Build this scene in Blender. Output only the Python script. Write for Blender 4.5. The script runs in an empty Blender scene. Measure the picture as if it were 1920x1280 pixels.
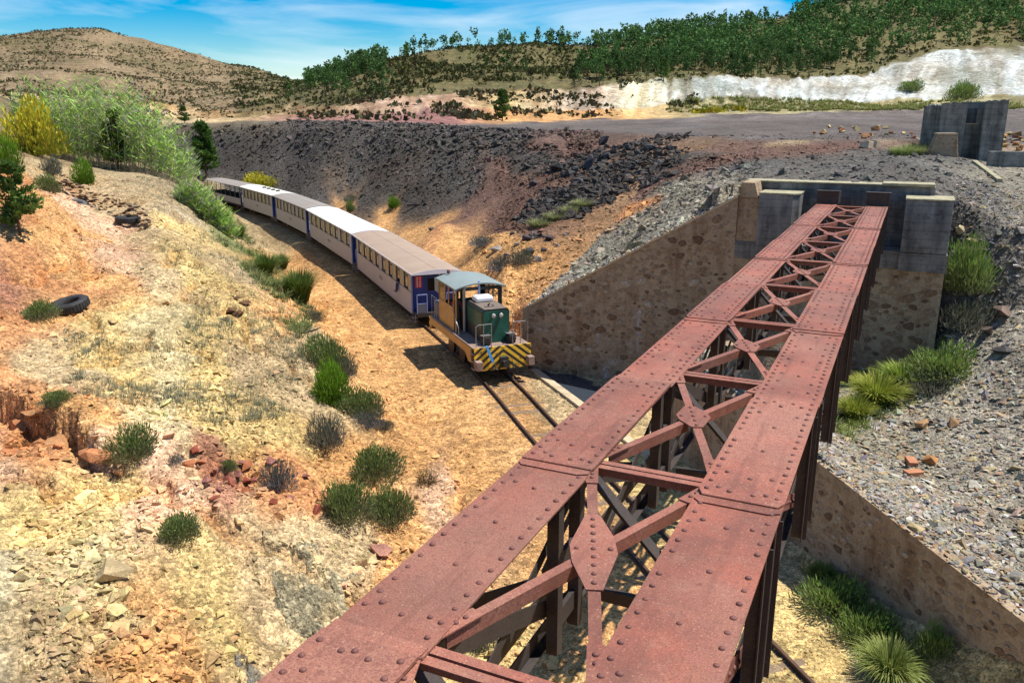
import bpy, bmesh, math, random
import numpy as np
from mathutils import Vector, Matrix

random.seed(7); RNG = np.random.default_rng(11)
scene = bpy.context.scene
COL = scene.collection
R = math.radians

# ---------------------------------------------------------------- camera, world, sun, exposure
F_PX = 1550.0; PITCH = math.atan((640 - 214) / F_PX)
cam_d = bpy.data.cameras.new('camera'); cam_d.sensor_width = 36.0; cam_d.lens = F_PX / 1920 * 36.0
cam_d.clip_start = 0.05; cam_d.clip_end = 6000
cam = bpy.data.objects.new('camera', cam_d); COL.objects.link(cam)
cam.location = (0, 0, 0); cam.rotation_euler = (math.pi / 2 - PITCH, 0, 0)
scene.camera = cam

SUN_EL = R(65); SUN_AZ = R(84)           # azimuth measured from +Y towards +X
world = bpy.data.worlds.new('World'); scene.world = world; world.use_nodes = True
wn = world.node_tree.nodes; wl = world.node_tree.links
for n_ in list(wn): wn.remove(n_)
def wnode(t, **k):
    n_ = wn.new(t)
    for a, b in k.items(): setattr(n_, a, b)
    return n_
w_out = wnode('ShaderNodeOutputWorld'); w_bg = wnode('ShaderNodeBackground')
w_bg.inputs['Strength'].default_value = 0.085
sky = wnode('ShaderNodeTexSky', sky_type='NISHITA', sun_disc=False, sun_elevation=SUN_EL, sun_rotation=SUN_AZ)
sky.altitude = 400; sky.air_density = 1.0; sky.dust_density = 0.2; sky.ozone_density = 3.0
hs = wnode('ShaderNodeHueSaturation'); hs.inputs['Saturation'].default_value = 2.1; hs.inputs['Value'].default_value = 1.05
wl.new(sky.outputs[0], hs.inputs['Color'])
tc = wnode('ShaderNodeTexCoord'); mp = wnode('ShaderNodeMapping')
mp.inputs['Scale'].default_value = (1.6, 1.6, 9.0); mp.inputs['Rotation'].default_value = (0.0, R(7), R(10))
wl.new(tc.outputs['Generated'], mp.inputs['Vector'])
nz = wnode('ShaderNodeTexNoise'); nz.inputs['Scale'].default_value = 1.7; nz.inputs['Detail'].default_value = 7; nz.inputs['Roughness'].default_value = 0.55; nz.inputs['Distortion'].default_value = 0.6
wl.new(mp.outputs[0], nz.inputs['Vector'])
cr = wnode('ShaderNodeValToRGB'); cr.color_ramp.elements[0].position = 0.46; cr.color_ramp.elements[1].position = 0.80
cr.color_ramp.elements[0].color = (0, 0, 0, 1); cr.color_ramp.elements[1].color = (0.85, 0.85, 0.85, 1)
wl.new(nz.outputs['Fac'], cr.inputs['Fac'])
mixw = wnode('ShaderNodeMixRGB'); mixw.inputs['Color2'].default_value = (9.0, 9.3, 9.6, 1)
wl.new(cr.outputs['Color'], mixw.inputs['Fac']); wl.new(hs.outputs[0], mixw.inputs['Color1'])
wl.new(mixw.outputs[0], w_bg.inputs['Color']); wl.new(w_bg.outputs[0], w_out.inputs['Surface'])

sun_d = bpy.data.lights.new('sun', 'SUN'); sun_d.energy = 5.0; sun_d.angle = R(0.5); sun_d.color = (1.0, 0.95, 0.86)
sun = bpy.data.objects.new('sun', sun_d); COL.objects.link(sun)
to_sun = Vector((math.cos(SUN_EL) * math.sin(SUN_AZ), math.cos(SUN_EL) * math.cos(SUN_AZ), math.sin(SUN_EL)))
sun.rotation_euler = to_sun.to_track_quat('Z', 'Y').to_euler()
sun.location = (60, 0, 80)
vs = scene.view_settings; vs.view_transform = 'Standard'; vs.look = 'None'; vs.exposure = 0.55; vs.gamma = 1.0
vs.use_curve_mapping = False

# ---------------------------------------------------------------- projection helpers (a pixel of the photo -> a place in the world)
K = 1.2                                   # survey units -> metres
cp, sp = math.cos(PITCH), math.sin(PITCH)
def ray(u, v):
    a = (u - 960) / F_PX; b = (640 - v) / F_PX
    return np.array([a, cp + b * sp, -sp + b * cp])
def at_z(u, v, z): r = ray(u, v); return r * (z / r[2])
def at_y(u, v, y): r = ray(u, v); return r * (y / r[1])
def project(x, y, z):
    d = y * cp - z * sp
    return 960 + F_PX * x / d, 640 - F_PX * (y * sp + z * cp) / d
Z_RAIL = -8.5 * K; Z_BED = Z_RAIL - 0.13
TH = R(25.479); BS, BC = math.sin(TH), math.cos(TH)
def sn(x, y): return x * BS + y * BC, x * BC - y * BS           # bridge axis coordinates: along, to the right
def xy(s, n): return s * BS + n * BC, s * BC - n * BS

# ---------------------------------------------------------------- materials
def lin(c):
    c = c / 255.0
    return c / 12.92 if c <= 0.04045 else ((c + 0.055) / 1.055) ** 2.4
def alb(rgb, k=0.70): return tuple(lin(c) * k for c in rgb)
MATS = {}
def new_mat(name):
    m = bpy.data.materials.new(name); m.use_nodes = True
    nt = m.node_tree; b = nt.nodes['Principled BSDF']; MATS[name] = m
    return m, nt, b
def nd(nt, t, **k):
    n_ = nt.nodes.new(t)
    for a, v_ in k.items(): setattr(n_, a, v_)
    return n_
def plain(name, col, rough=0.7, metal=0.0, var=0.25, scale=3.0, dirt=None, dirt_amt=0.5, bump=0.15, bscale=30.0, spec=0.4, coords='Object'):
    """painted / mineral surface: base colour with patchy variation, dirt stains and fine relief"""
    m, nt, b = new_mat(name)
    c = nd(nt, 'ShaderNodeTexCoord')
    n1 = nd(nt, 'ShaderNodeTexNoise'); n1.inputs['Scale'].default_value = scale; n1.inputs['Detail'].default_value = 6; n1.inputs['Roughness'].default_value = 0.6
    nt.links.new(c.outputs[coords], n1.inputs['Vector'])
    r1 = nd(nt, 'ShaderNodeValToRGB'); e = r1.color_ramp.elements
    e[0].position = 0.32; e[1].position = 0.68
    e[0].color = (*[x * (1 - var) for x in col], 1); e[1].color = (*[min(1, x * (1 + var * 0.6)) for x in col], 1)
    nt.links.new(n1.outputs['Fac'], r1.inputs['Fac'])
    out = r1.outputs['Color']
    if dirt:
        n2 = nd(nt, 'ShaderNodeTexNoise'); n2.inputs['Scale'].default_value = scale * 2.3; n2.inputs['Detail'].default_value = 8; n2.inputs['Roughness'].default_value = 0.7
        nt.links.new(c.outputs[coords], n2.inputs['Vector'])
        r2 = nd(nt, 'ShaderNodeValToRGB'); r2.color_ramp.elements[0].position = 0.5; r2.color_ramp.elements[1].position = 0.68
        r2.color_ramp.elements[1].color = (dirt_amt,) * 3 + (1,)
        nt.links.new(n2.outputs['Fac'], r2.inputs['Fac'])
        mx = nd(nt, 'ShaderNodeMixRGB'); mx.inputs['Color2'].default_value = (*dirt, 1)
        nt.links.new(r2.outputs['Color'], mx.inputs['Fac']); nt.links.new(out, mx.inputs['Color1']); out = mx.outputs['Color']
    nt.links.new(out, b.inputs['Base Color'])
    b.inputs['Roughness'].default_value = rough; b.inputs['Metallic'].default_value = metal
    b.inputs['Specular IOR Level'].default_value = spec
    if bump > 0:
        n3 = nd(nt, 'ShaderNodeTexNoise'); n3.inputs['Scale'].default_value = bscale; n3.inputs['Detail'].default_value = 5
        nt.links.new(c.outputs[coords], n3.inputs['Vector'])
        bp = nd(nt, 'ShaderNodeBump'); bp.inputs['Strength'].default_value = bump; bp.inputs['Distance'].default_value = 0.02
        nt.links.new(n3.outputs['Fac'], bp.inputs['Height']); nt.links.new(bp.outputs[0], b.inputs['Normal'])
    return m

def vcol_mat(name, rough=0.95, pebble=None, spec=0.15, transl=0.0, randvar=0.0, bump=0.4):
    """colour carried by the mesh (attribute Col), broken up by grain and pebbles"""
    m, nt, b = new_mat(name)
    at = nd(nt, 'ShaderNodeVertexColor', layer_name='Col')
    out = at.outputs['Color']
    c = nd(nt, 'ShaderNodeTexCoord')
    if pebble:
        hsum = None
        for sc, amt, ht in pebble:
            vo = nd(nt, 'ShaderNodeTexVoronoi'); vo.inputs['Scale'].default_value = sc; vo.inputs['Randomness'].default_value = 1.0
            nt.links.new(c.outputs['Object'], vo.inputs['Vector'])
            sep = nd(nt, 'ShaderNodeSeparateColor'); nt.links.new(vo.outputs['Color'], sep.inputs[0])
            mr = nd(nt, 'ShaderNodeMapRange'); mr.inputs['To Min'].default_value = 1 - amt; mr.inputs['To Max'].default_value = 1 + amt * 0.8
            nt.links.new(sep.outputs[0], mr.inputs['Value'])
            mu = nd(nt, 'ShaderNodeVectorMath', operation='SCALE'); nt.links.new(out, mu.inputs[0]); nt.links.new(mr.outputs[0], mu.inputs['Scale'])
            out = mu.outputs[0]
            # height: a rounded grain with its own level
            ml = nd(nt, 'ShaderNodeMath', operation='MULTIPLY_ADD'); ml.inputs[1].default_value = -1.0
            nt.links.new(vo.outputs['Distance'], ml.inputs[0]); nt.links.new(sep.outputs[1], ml.inputs[2])
            mh = nd(nt, 'ShaderNodeMath', operation='MULTIPLY'); mh.inputs[1].default_value = ht
            nt.links.new(ml.outputs[0], mh.inputs[0])
            if hsum is None: hsum = mh.outputs[0]
            else:
                ad = nd(nt, 'ShaderNodeMath', operation='ADD'); nt.links.new(hsum, ad.inputs[0]); nt.links.new(mh.outputs[0], ad.inputs[1]); hsum = ad.outputs[0]
        nn = nd(nt, 'ShaderNodeTexNoise'); nn.inputs['Scale'].default_value = 0.9; nn.inputs['Detail'].default_value = 9; nn.inputs['Roughness'].default_value = 0.72
        nt.links.new(c.outputs['Object'], nn.inputs['Vector'])
        mr = nd(nt, 'ShaderNodeMapRange'); mr.inputs['From Min'].default_value = 0.3; mr.inputs['From Max'].default_value = 0.7; mr.inputs['To Min'].default_value = 0.72; mr.inputs['To Max'].default_value = 1.22
        nt.links.new(nn.outputs['Fac'], mr.inputs['Value'])
        mu = nd(nt, 'ShaderNodeVectorMath', operation='SCALE'); nt.links.new(out, mu.inputs[0]); nt.links.new(mr.outputs[0], mu.inputs['Scale']); out = mu.outputs[0]
        bp = nd(nt, 'ShaderNodeBump'); bp.inputs['Strength'].default_value = bump; bp.inputs['Distance'].default_value = 1.0
        nt.links.new(hsum, bp.inputs['Height']); nt.links.new(bp.outputs[0], b.inputs['Normal'])
    if randvar > 0:
        oi = nd(nt, 'ShaderNodeObjectInfo')
        mr = nd(nt, 'ShaderNodeMapRange'); mr.inputs['To Min'].default_value = 1 - randvar; mr.inputs['To Max'].default_value = 1 + randvar
        nt.links.new(oi.outputs['Random'], mr.inputs['Value'])
        mu = nd(nt, 'ShaderNodeVectorMath', operation='SCALE'); nt.links.new(out, mu.inputs[0]); nt.links.new(mr.outputs[0], mu.inputs['Scale']); out = mu.outputs[0]
    nt.links.new(out, b.inputs['Base Color'])
    b.inputs['Roughness'].default_value = rough; b.inputs['Specular IOR Level'].default_value = spec
    if transl > 0:
        tr = nd(nt, 'ShaderNodeBsdfTranslucent'); nt.links.new(out, tr.inputs['Color'])
        ms = nd(nt, 'ShaderNodeMixShader'); ms.inputs[0].default_value = transl
        nt.links.new(b.outputs[0], ms.inputs[1]); nt.links.new(tr.outputs[0], ms.inputs[2])
        nt.links.new(ms.outputs[0], nt.nodes['Material Output'].inputs['Surface'])
    return m

vcol_mat('soil', pebble=[(2.6, 0.20, 0.08), (8.0, 0.38, 0.042), (22.0, 0.45, 0.018)], bump=1.0)
vcol_mat('far_soil', pebble=[(0.35, 0.22, 0.5), (1.3, 0.28, 0.2), (4.0, 0.2, 0.05)], bump=0.7)
vcol_mat('stone', pebble=[(14.0, 0.14, 0.012), (50.0, 0.12, 0.004)], bump=0.7)
vcol_mat('leaf', rough=0.7, spec=0.25, transl=0.28)
vcol_mat('leaf_far', rough=0.8, spec=0.15, transl=0.15, randvar=0.28)
# weathered red oxide paint on riveted steel
def rust_mat(name, base, dark, dust, fine, vary=0.0):
    m, nt, b = new_mat(name)
    c = nd(nt, 'ShaderNodeTexCoord')
    def noise(sc, det=6, ro=0.6):
        n_ = nd(nt, 'ShaderNodeTexNoise'); n_.inputs['Scale'].default_value = sc; n_.inputs['Detail'].default_value = det; n_.inputs['Roughness'].default_value = ro
        nt.links.new(c.outputs['Object'], n_.inputs['Vector']); return n_
    def ramp(src, p0, p1, c0, c1):
        r_ = nd(nt, 'ShaderNodeValToRGB'); e = r_.color_ramp.elements; e[0].position = p0; e[1].position = p1
        e[0].color = (*c0, 1); e[1].color = (*c1, 1); nt.links.new(src, r_.inputs['Fac']); return r_.outputs['Color']
    def mix(f_, a, c2):
        m_ = nd(nt, 'ShaderNodeMixRGB'); nt.links.new(f_, m_.inputs['Fac']); nt.links.new(a, m_.inputs['Color1']); m_.inputs['Color2'].default_value = (*c2, 1); return m_.outputs['Color']
    col = ramp(noise(1.3, 8, 0.65).outputs['Fac'], 0.38, 0.64, base, dark)
    col = mix(ramp(noise(3.3, 8, 0.7).outputs['Fac'], 0.52, 0.72, (0, 0, 0), (0.55,) * 3), col, dust)
    col = mix(ramp(noise(0.55, 4, 0.6).outputs['Fac'], 0.42, 0.62, (0, 0, 0), (0.60,) * 3), col, tuple(0.5 * q + 0.5 * l_ for q, l_ in zip(dust, (base[0] * .8, base[1] * 1.1, base[2] * 1.3))))
    col = mix(ramp(noise(26, 4, 0.65).outputs['Fac'], 0.50, 0.66, (0, 0, 0), (0.45,) * 3), col, fine)
    col = mix(ramp(noise(85, 3, 0.6).outputs['Fac'], 0.50, 0.62, (0, 0, 0), (0.70,) * 3), col, fine)
    col = mix(ramp(noise(60, 2, 0.5).outputs['Fac'], 0.60, 0.70, (0, 0, 0), (0.55,) * 3), col, tuple(min(1, x * 1.25) for x in dust))
    col = mix(ramp(noise(7.5, 6, 0.7).outputs['Fac'], 0.62, 0.72, (0, 0, 0), (0.65,) * 3), col, tuple(x * 0.45 for x in dark))
    # long drip and wear streaks along the plate
    mp_ = nd(nt, 'ShaderNodeMapping'); mp_.inputs['Scale'].default_value = (9.0, 0.8, 1.0); nt.links.new(c.outputs['Object'], mp_.inputs['Vector'])
    sn_ = nd(nt, 'ShaderNodeTexNoise'); sn_.inputs['Scale'].default_value = 1.0; sn_.inputs['Detail'].default_value = 6; nt.links.new(mp_.outputs[0], sn_.inputs['Vector'])
    col = mix(ramp(sn_.outputs['Fac'], 0.54, 0.70, (0, 0, 0), (0.50,) * 3), col, tuple(x * 0.75 for x in dark))
    if vary > 0:
        oi = nd(nt, 'ShaderNodeObjectInfo'); mr = nd(nt, 'ShaderNodeMapRange'); mr.inputs['To Min'].default_value = 1 - vary; mr.inputs['To Max'].default_value = 1 + vary; nt.links.new(oi.outputs['Random'], mr.inputs['Value'])
        mu = nd(nt, 'ShaderNodeVectorMath', operation='SCALE'); nt.links.new(col, mu.inputs[0]); nt.links.new(mr.outputs[0], mu.inputs['Scale']); col = mu.outputs[0]
    nt.links.new(col, b.inputs['Base Color'])
    rr = ramp(noise(9).outputs['Fac'], 0.3, 0.7, (0.55,) * 3, (0.8,) * 3); nt.links.new(rr, b.inputs['Roughness'])
    b.inputs['Specular IOR Level'].default_value = 0.42
    bp = nd(nt, 'ShaderNodeBump'); bp.inputs['Strength'].default_value = 0.55; bp.inputs['Distance'].default_value = 0.006
    nt.links.new(noise(60, 5, 0.7).outputs['Fac'], bp.inputs['Height']); nt.links.new(bp.outputs[0], b.inputs['Normal'])
    return m
rust_mat('rust_plate', (0.315, 0.096, 0.058), (0.165, 0.060, 0.040), (0.34, 0.185, 0.125), (0.135, 0.047, 0.033), vary=0.16)
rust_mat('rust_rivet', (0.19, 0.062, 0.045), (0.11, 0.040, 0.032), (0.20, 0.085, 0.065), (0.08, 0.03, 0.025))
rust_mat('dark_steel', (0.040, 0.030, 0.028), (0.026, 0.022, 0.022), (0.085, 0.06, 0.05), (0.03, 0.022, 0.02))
plain('rail_steel', (0.11, 0.062, 0.042), rough=0.5, metal=0.3, var=0.3)
plain('sleeper_wood', (0.20, 0.135, 0.085), var=0.4, scale=5)
def masonry_mat(name, mortar, stones, stain):
    m, nt, b = new_mat(name); c = nd(nt, 'ShaderNodeTexCoord'); mp_ = nd(nt, 'ShaderNodeMapping'); mp_.inputs['Scale'].default_value = (1, 1, 1.5); nt.links.new(c.outputs['Object'], mp_.inputs['Vector'])
    nw = nd(nt, 'ShaderNodeTexNoise'); nw.inputs['Scale'].default_value = 3.0; nw.inputs['Detail'].default_value = 4; nt.links.new(mp_.outputs[0], nw.inputs['Vector'])
    av = nd(nt, 'ShaderNodeVectorMath', operation='MULTIPLY_ADD'); av.inputs[1].default_value = (.28, .28, .28); nt.links.new(nw.outputs['Color'], av.inputs[0]); nt.links.new(mp_.outputs[0], av.inputs[2])
    vo = nd(nt, 'ShaderNodeTexVoronoi'); vo.inputs['Scale'].default_value = 4.6; nt.links.new(av.outputs[0], vo.inputs['Vector'])
    ve = nd(nt, 'ShaderNodeTexVoronoi', feature='DISTANCE_TO_EDGE'); ve.inputs['Scale'].default_value = 4.6; nt.links.new(av.outputs[0], ve.inputs['Vector'])
    sp_ = nd(nt, 'ShaderNodeSeparateColor'); nt.links.new(vo.outputs['Color'], sp_.inputs[0])
    r1 = nd(nt, 'ShaderNodeValToRGB'); e = r1.color_ramp.elements; e[0].color = (*stones[0], 1); e[1].color = (*stones[2], 1); q = e.new(.5); q.color = (*stones[1], 1); nt.links.new(sp_.outputs[0], r1.inputs['Fac'])
    r2 = nd(nt, 'ShaderNodeValToRGB'); r2.color_ramp.elements[0].position = .03; r2.color_ramp.elements[1].position = .16; nt.links.new(ve.outputs['Distance'], r2.inputs['Fac'])
    ga = nd(nt, 'ShaderNodeMath', operation='GREATER_THAN'); ga.inputs[1].default_value = .45; nt.links.new(sp_.outputs[1], ga.inputs[0])
    ml = nd(nt, 'ShaderNodeMath', operation='MULTIPLY'); nt.links.new(r2.outputs['Color'], ml.inputs[0]); nt.links.new(ga.outputs[0], ml.inputs[1]); m8 = nd(nt, 'ShaderNodeMath', operation='MULTIPLY'); m8.inputs[1].default_value = .55; nt.links.new(ml.outputs[0], m8.inputs[0])
    mx = nd(nt, 'ShaderNodeMixRGB'); mx.inputs['Color1'].default_value = (*mortar, 1); nt.links.new(m8.outputs[0], mx.inputs['Fac']); nt.links.new(r1.outputs['Color'], mx.inputs['Color2'])
    # rain and rust stains running down
    m2 = nd(nt, 'ShaderNodeMapping'); m2.inputs['Scale'].default_value = (1.3, 1.3, .28); nt.links.new(c.outputs['Object'], m2.inputs['Vector']); n2 = nd(nt, 'ShaderNodeTexNoise'); n2.inputs['Scale'].default_value = 1.2; n2.inputs['Detail'].default_value = 8; n2.inputs['Roughness'].default_value = .65; nt.links.new(m2.outputs[0], n2.inputs['Vector'])
    r3 = nd(nt, 'ShaderNodeValToRGB'); r3.color_ramp.elements[0].position = .46; r3.color_ramp.elements[1].position = .66; r3.color_ramp.elements[1].color = (.75, .75, .75, 1); nt.links.new(n2.outputs['Fac'], r3.inputs['Fac'])
    m3 = nd(nt, 'ShaderNodeMixRGB'); m3.inputs['Color2'].default_value = (*stain, 1); nt.links.new(r3.outputs['Color'], m3.inputs['Fac']); nt.links.new(mx.outputs[0], m3.inputs['Color1'])
    n4 = nd(nt, 'ShaderNodeTexNoise'); n4.inputs['Scale'].default_value = 16; n4.inputs['Detail'].default_value = 6; n4.inputs['Roughness'].default_value = .7; nt.links.new(c.outputs['Object'], n4.inputs['Vector']); mr = nd(nt, 'ShaderNodeMapRange'); mr.inputs['From Min'].default_value = .3; mr.inputs['From Max'].default_value = .7; mr.inputs['To Min'].default_value = .72; mr.inputs['To Max'].default_value = 1.25; nt.links.new(n4.outputs['Fac'], mr.inputs['Value'])
    mu = nd(nt, 'ShaderNodeVectorMath', operation='SCALE'); nt.links.new(m3.outputs[0], mu.inputs[0]); nt.links.new(mr.outputs[0], mu.inputs['Scale']); nt.links.new(mu.outputs[0], b.inputs['Base Color'])
    ad = nd(nt, 'ShaderNodeMath', operation='ADD'); nt.links.new(m8.outputs[0], ad.inputs[0]); nt.links.new(n4.outputs['Fac'], ad.inputs[1]); bp = nd(nt, 'ShaderNodeBump'); bp.inputs['Strength'].default_value = .8; bp.inputs['Distance'].default_value = .03; nt.links.new(ad.outputs[0], bp.inputs['Height']); nt.links.new(bp.outputs[0], b.inputs['Normal'])
    b.inputs['Roughness'].default_value = .95; b.inputs['Specular IOR Level'].default_value = .1
masonry_mat('masonry', (0.37, 0.28, 0.19), ((0.15, 0.092, 0.058), (0.24, 0.165, 0.105), (0.32, 0.26, 0.20)), (0.20, 0.115, 0.062))
def shutter_concrete(name, col, dark):
    plain(name, col, var=0.3, scale=1.6, dirt=dark, dirt_amt=0.8, bump=0.5, bscale=18, rough=0.95, spec=0.1)
    nt = MATS[name].node_tree; b = nt.nodes['Principled BSDF']; src = b.inputs['Base Color'].links[0].from_socket; c = nd(nt, 'ShaderNodeTexCoord')
    wv = nd(nt, 'ShaderNodeTexWave', bands_direction='Z'); wv.inputs['Scale'].default_value = 1.15; wv.inputs['Distortion'].default_value = 1.2; wv.inputs['Detail'].default_value = 3; nt.links.new(c.outputs['Object'], wv.inputs['Vector'])
    r_ = nd(nt, 'ShaderNodeValToRGB'); r_.color_ramp.elements[0].color = (.80, .80, .80, 1); r_.color_ramp.elements[1].position = .14; nt.links.new(wv.outputs['Fac'], r_.inputs['Fac'])
    m2 = nd(nt, 'ShaderNodeMapping'); m2.inputs['Scale'].default_value = (2.2, 2.2, .3); nt.links.new(c.outputs['Object'], m2.inputs['Vector']); n2 = nd(nt, 'ShaderNodeTexNoise'); n2.inputs['Scale'].default_value = 1.5; n2.inputs['Detail'].default_value = 7; nt.links.new(m2.outputs[0], n2.inputs['Vector'])
    r3 = nd(nt, 'ShaderNodeValToRGB'); r3.color_ramp.elements[0].position = .35; r3.color_ramp.elements[0].color = (.55, .55, .57, 1); r3.color_ramp.elements[1].position = .62; nt.links.new(n2.outputs['Fac'], r3.inputs['Fac'])
    a1 = nd(nt, 'ShaderNodeMixRGB', blend_type='MULTIPLY'); a1.inputs['Fac'].default_value = 1; nt.links.new(src, a1.inputs['Color1']); nt.links.new(r_.outputs['Color'], a1.inputs['Color2'])
    a2 = nd(nt, 'ShaderNodeMixRGB', blend_type='MULTIPLY'); a2.inputs['Fac'].default_value = 1; nt.links.new(a1.outputs[0], a2.inputs['Color1']); nt.links.new(r3.outputs['Color'], a2.inputs['Color2']); nt.links.new(a2.outputs[0], b.inputs['Base Color'])
plain('masonry_stone', (0.17, 0.105, 0.07), var=0.5, scale=6, dirt=(0.20, 0.15, 0.11), dirt_amt=0.5, bump=0.7, bscale=22, rough=0.95, spec=0.1)
shutter_concrete('grey_concrete', (0.22, 0.22, 0.215), (0.085, 0.085, 0.085))
shutter_concrete('tower_concrete', (0.26, 0.27, 0.245), (0.10, 0.10, 0.09))
plain('lichen_concrete', (0.36, 0.33, 0.22), var=0.35, scale=5, dirt=(0.20, 0.18, 0.14), dirt_amt=0.7, bump=0.5, rough=0.95, spec=0.1)
plain('pale_concrete', (0.50, 0.40, 0.27), var=0.25, scale=3, dirt=(0.26, 0.19, 0.12), dirt_amt=0.6, bump=0.4, rough=0.95, spec=0.1)
plain('black_shadow_gap', (0.02, 0.02, 0.02), bump=0)
plain('white_deposit', (0.42, 0.36, 0.34), var=0.4, scale=7, dirt=(0.24, 0.17, 0.13), dirt_amt=0.8, bump=0.4, rough=0.95, spec=0.1)
plain('tyre_rubber', (0.022, 0.023, 0.026), rough=0.75, dirt=(0.12, 0.09, 0.065), dirt_amt=0.45, scale=5)
plain('tyre_pale', (0.10, 0.10, 0.105), rough=0.8, dirt=(0.2, 0.16, 0.12), dirt_amt=0.5, scale=5)
plain('cream_panel', (0.37, 0.365, 0.395), rough=0.45, var=0.06, scale=1.5, dirt=(0.36, 0.30, 0.26), dirt_amt=0.25, bump=0.03)
plain('car_yellow', (0.38, 0.335, 0.20), rough=0.5, var=0.12, bump=0.03)
plain('frame_greyblue', (0.10, 0.115, 0.165), rough=0.5, var=0.1, bump=0.02)
plain('blue_paint', (0.030, 0.062, 0.24), rough=0.4, var=0.12, bump=0.02)
plain('pale_blue_paint', (0.24, 0.30, 0.55), rough=0.45, var=0.1, bump=0.02)
plain('roof_brown', (0.33, 0.238, 0.172), rough=0.7, var=0.10, scale=0.8, dirt=(0.28, 0.225, 0.18), dirt_amt=0.5, bump=0.06)
plain('roof_white', (0.74, 0.74, 0.73), rough=0.55, var=0.05, scale=1.2, dirt=(0.58, 0.56, 0.52), dirt_amt=0.35, bump=0.03)
plain('roof_grey', (0.255, 0.222, 0.19), rough=0.7, var=0.12, scale=0.8, dirt=(0.25, 0.22, 0.19), dirt_amt=0.5, bump=0.06)
plain('roof_offwhite', (0.66, 0.64, 0.56), rough=0.6, var=0.06, scale=1.2, dirt=(0.48, 0.46, 0.40), dirt_amt=0.4, bump=0.03)
plain('trim_white', (0.72, 0.72, 0.76), rough=0.45, var=0.06, bump=0)
plain('underframe', (0.030, 0.027, 0.026), rough=0.7, dirt=(0.11, 0.075, 0.05), dirt_amt=0.5)
plain('notice_paper', (0.72, 0.74, 0.78), rough=0.6, var=0.03, bump=0)
plain('red_sign', (0.55, 0.03, 0.04), rough=0.5, var=0.05, bump=0)
plain('emblem_dark', (0.12, 0.10, 0.12), rough=0.5, bump=0)
plain('loco_green', (0.012, 0.095, 0.066), rough=0.42, var=0.3, scale=3, dirt=(0.045, 0.05, 0.038), dirt_amt=0.7, bump=0.03)
plain('loco_dark', (0.020, 0.028, 0.026), rough=0.5, var=0.3, dirt=(0.09, 0.06, 0.035), dirt_amt=0.4, bump=0.05)
plain('loco_roof', (0.225, 0.265, 0.255), rough=0.55, var=0.10, scale=1.2, dirt=(0.16, 0.21, 0.19), dirt_amt=0.5, bump=0.05)
plain('loco_ochre', (0.50, 0.265, 0.075), rough=0.5, var=0.12, scale=2, dirt=(0.32, 0.17, 0.07), dirt_amt=0.5, bump=0.05)
plain('loco_deck', (0.28, 0.195, 0.155), rough=0.8, var=0.3, dirt=(0.12, 0.08, 0.06), dirt_amt=0.6)
plain('hood_top', (0.17, 0.125, 0.10), rough=0.7, var=0.3, dirt=(0.05, 0.09, 0.075), dirt_amt=0.6)
plain('handrail', (0.30, 0.29, 0.29), rough=0.4, metal=0.4, var=0.1, bump=0)
plain('white_plastic', (0.80, 0.80, 0.82), rough=0.4, var=0.03, bump=0)
plain('blue_cloth', (0.10, 0.36, 0.75), rough=0.9, var=0.2)
plain('lamp_glass', (0.42, 0.42, 0.40), rough=0.12, var=0.02, bump=0, spec=0.8)
plain('skin', (0.45, 0.24, 0.16), rough=0.6, var=0.05, bump=0)
plain('red_shirt', (0.42, 0.035, 0.05), rough=0.9, var=0.1, bump=0)
plain('navy_shirt', (0.04, 0.05, 0.12), rough=0.9, var=0.1, bump=0)
plain('hair_dark', (0.03, 0.02, 0.015), rough=0.8, bump=0)
plain('bark', (0.13, 0.085, 0.055), rough=0.95, var=0.4, bump=0.5, spec=0.1)
plain('timber', (0.06, 0.05, 0.045), rough=0.95, var=0.4, bump=0.4, spec=0.1)
plain('brick_red', (0.44, 0.20, 0.11), rough=0.95, var=0.25, scale=8, spec=0.1)
plain('beam_concrete', (0.52, 0.42, 0.30), rough=0.95, var=0.25, scale=3, spec=0.1)
def glass_mat():
    m, nt, b = new_mat('dark_glass')
    b.inputs['Base Color'].default_value = (0.016, 0.015, 0.018, 1); b.inputs['Roughness'].default_value = 0.08; b.inputs['Specular IOR Level'].default_value = 0.55
def water_mat():
    m, nt, b = new_mat('puddle_water')
    b.inputs['Base Color'].default_value = (0.035, 0.045, 0.06, 1); b.inputs['Roughness'].default_value = 0.12
    c = nd(nt, 'ShaderNodeTexCoord'); n_ = nd(nt, 'ShaderNodeTexNoise'); n_.inputs['Scale'].default_value = 5
    nt.links.new(c.outputs['Object'], n_.inputs['Vector'])
    bp = nd(nt, 'ShaderNodeBump'); bp.inputs['Strength'].default_value = 0.1; nt.links.new(n_.outputs['Fac'], bp.inputs['Height']); nt.links.new(bp.outputs[0], b.inputs['Normal'])
glass_mat(); water_mat()
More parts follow.
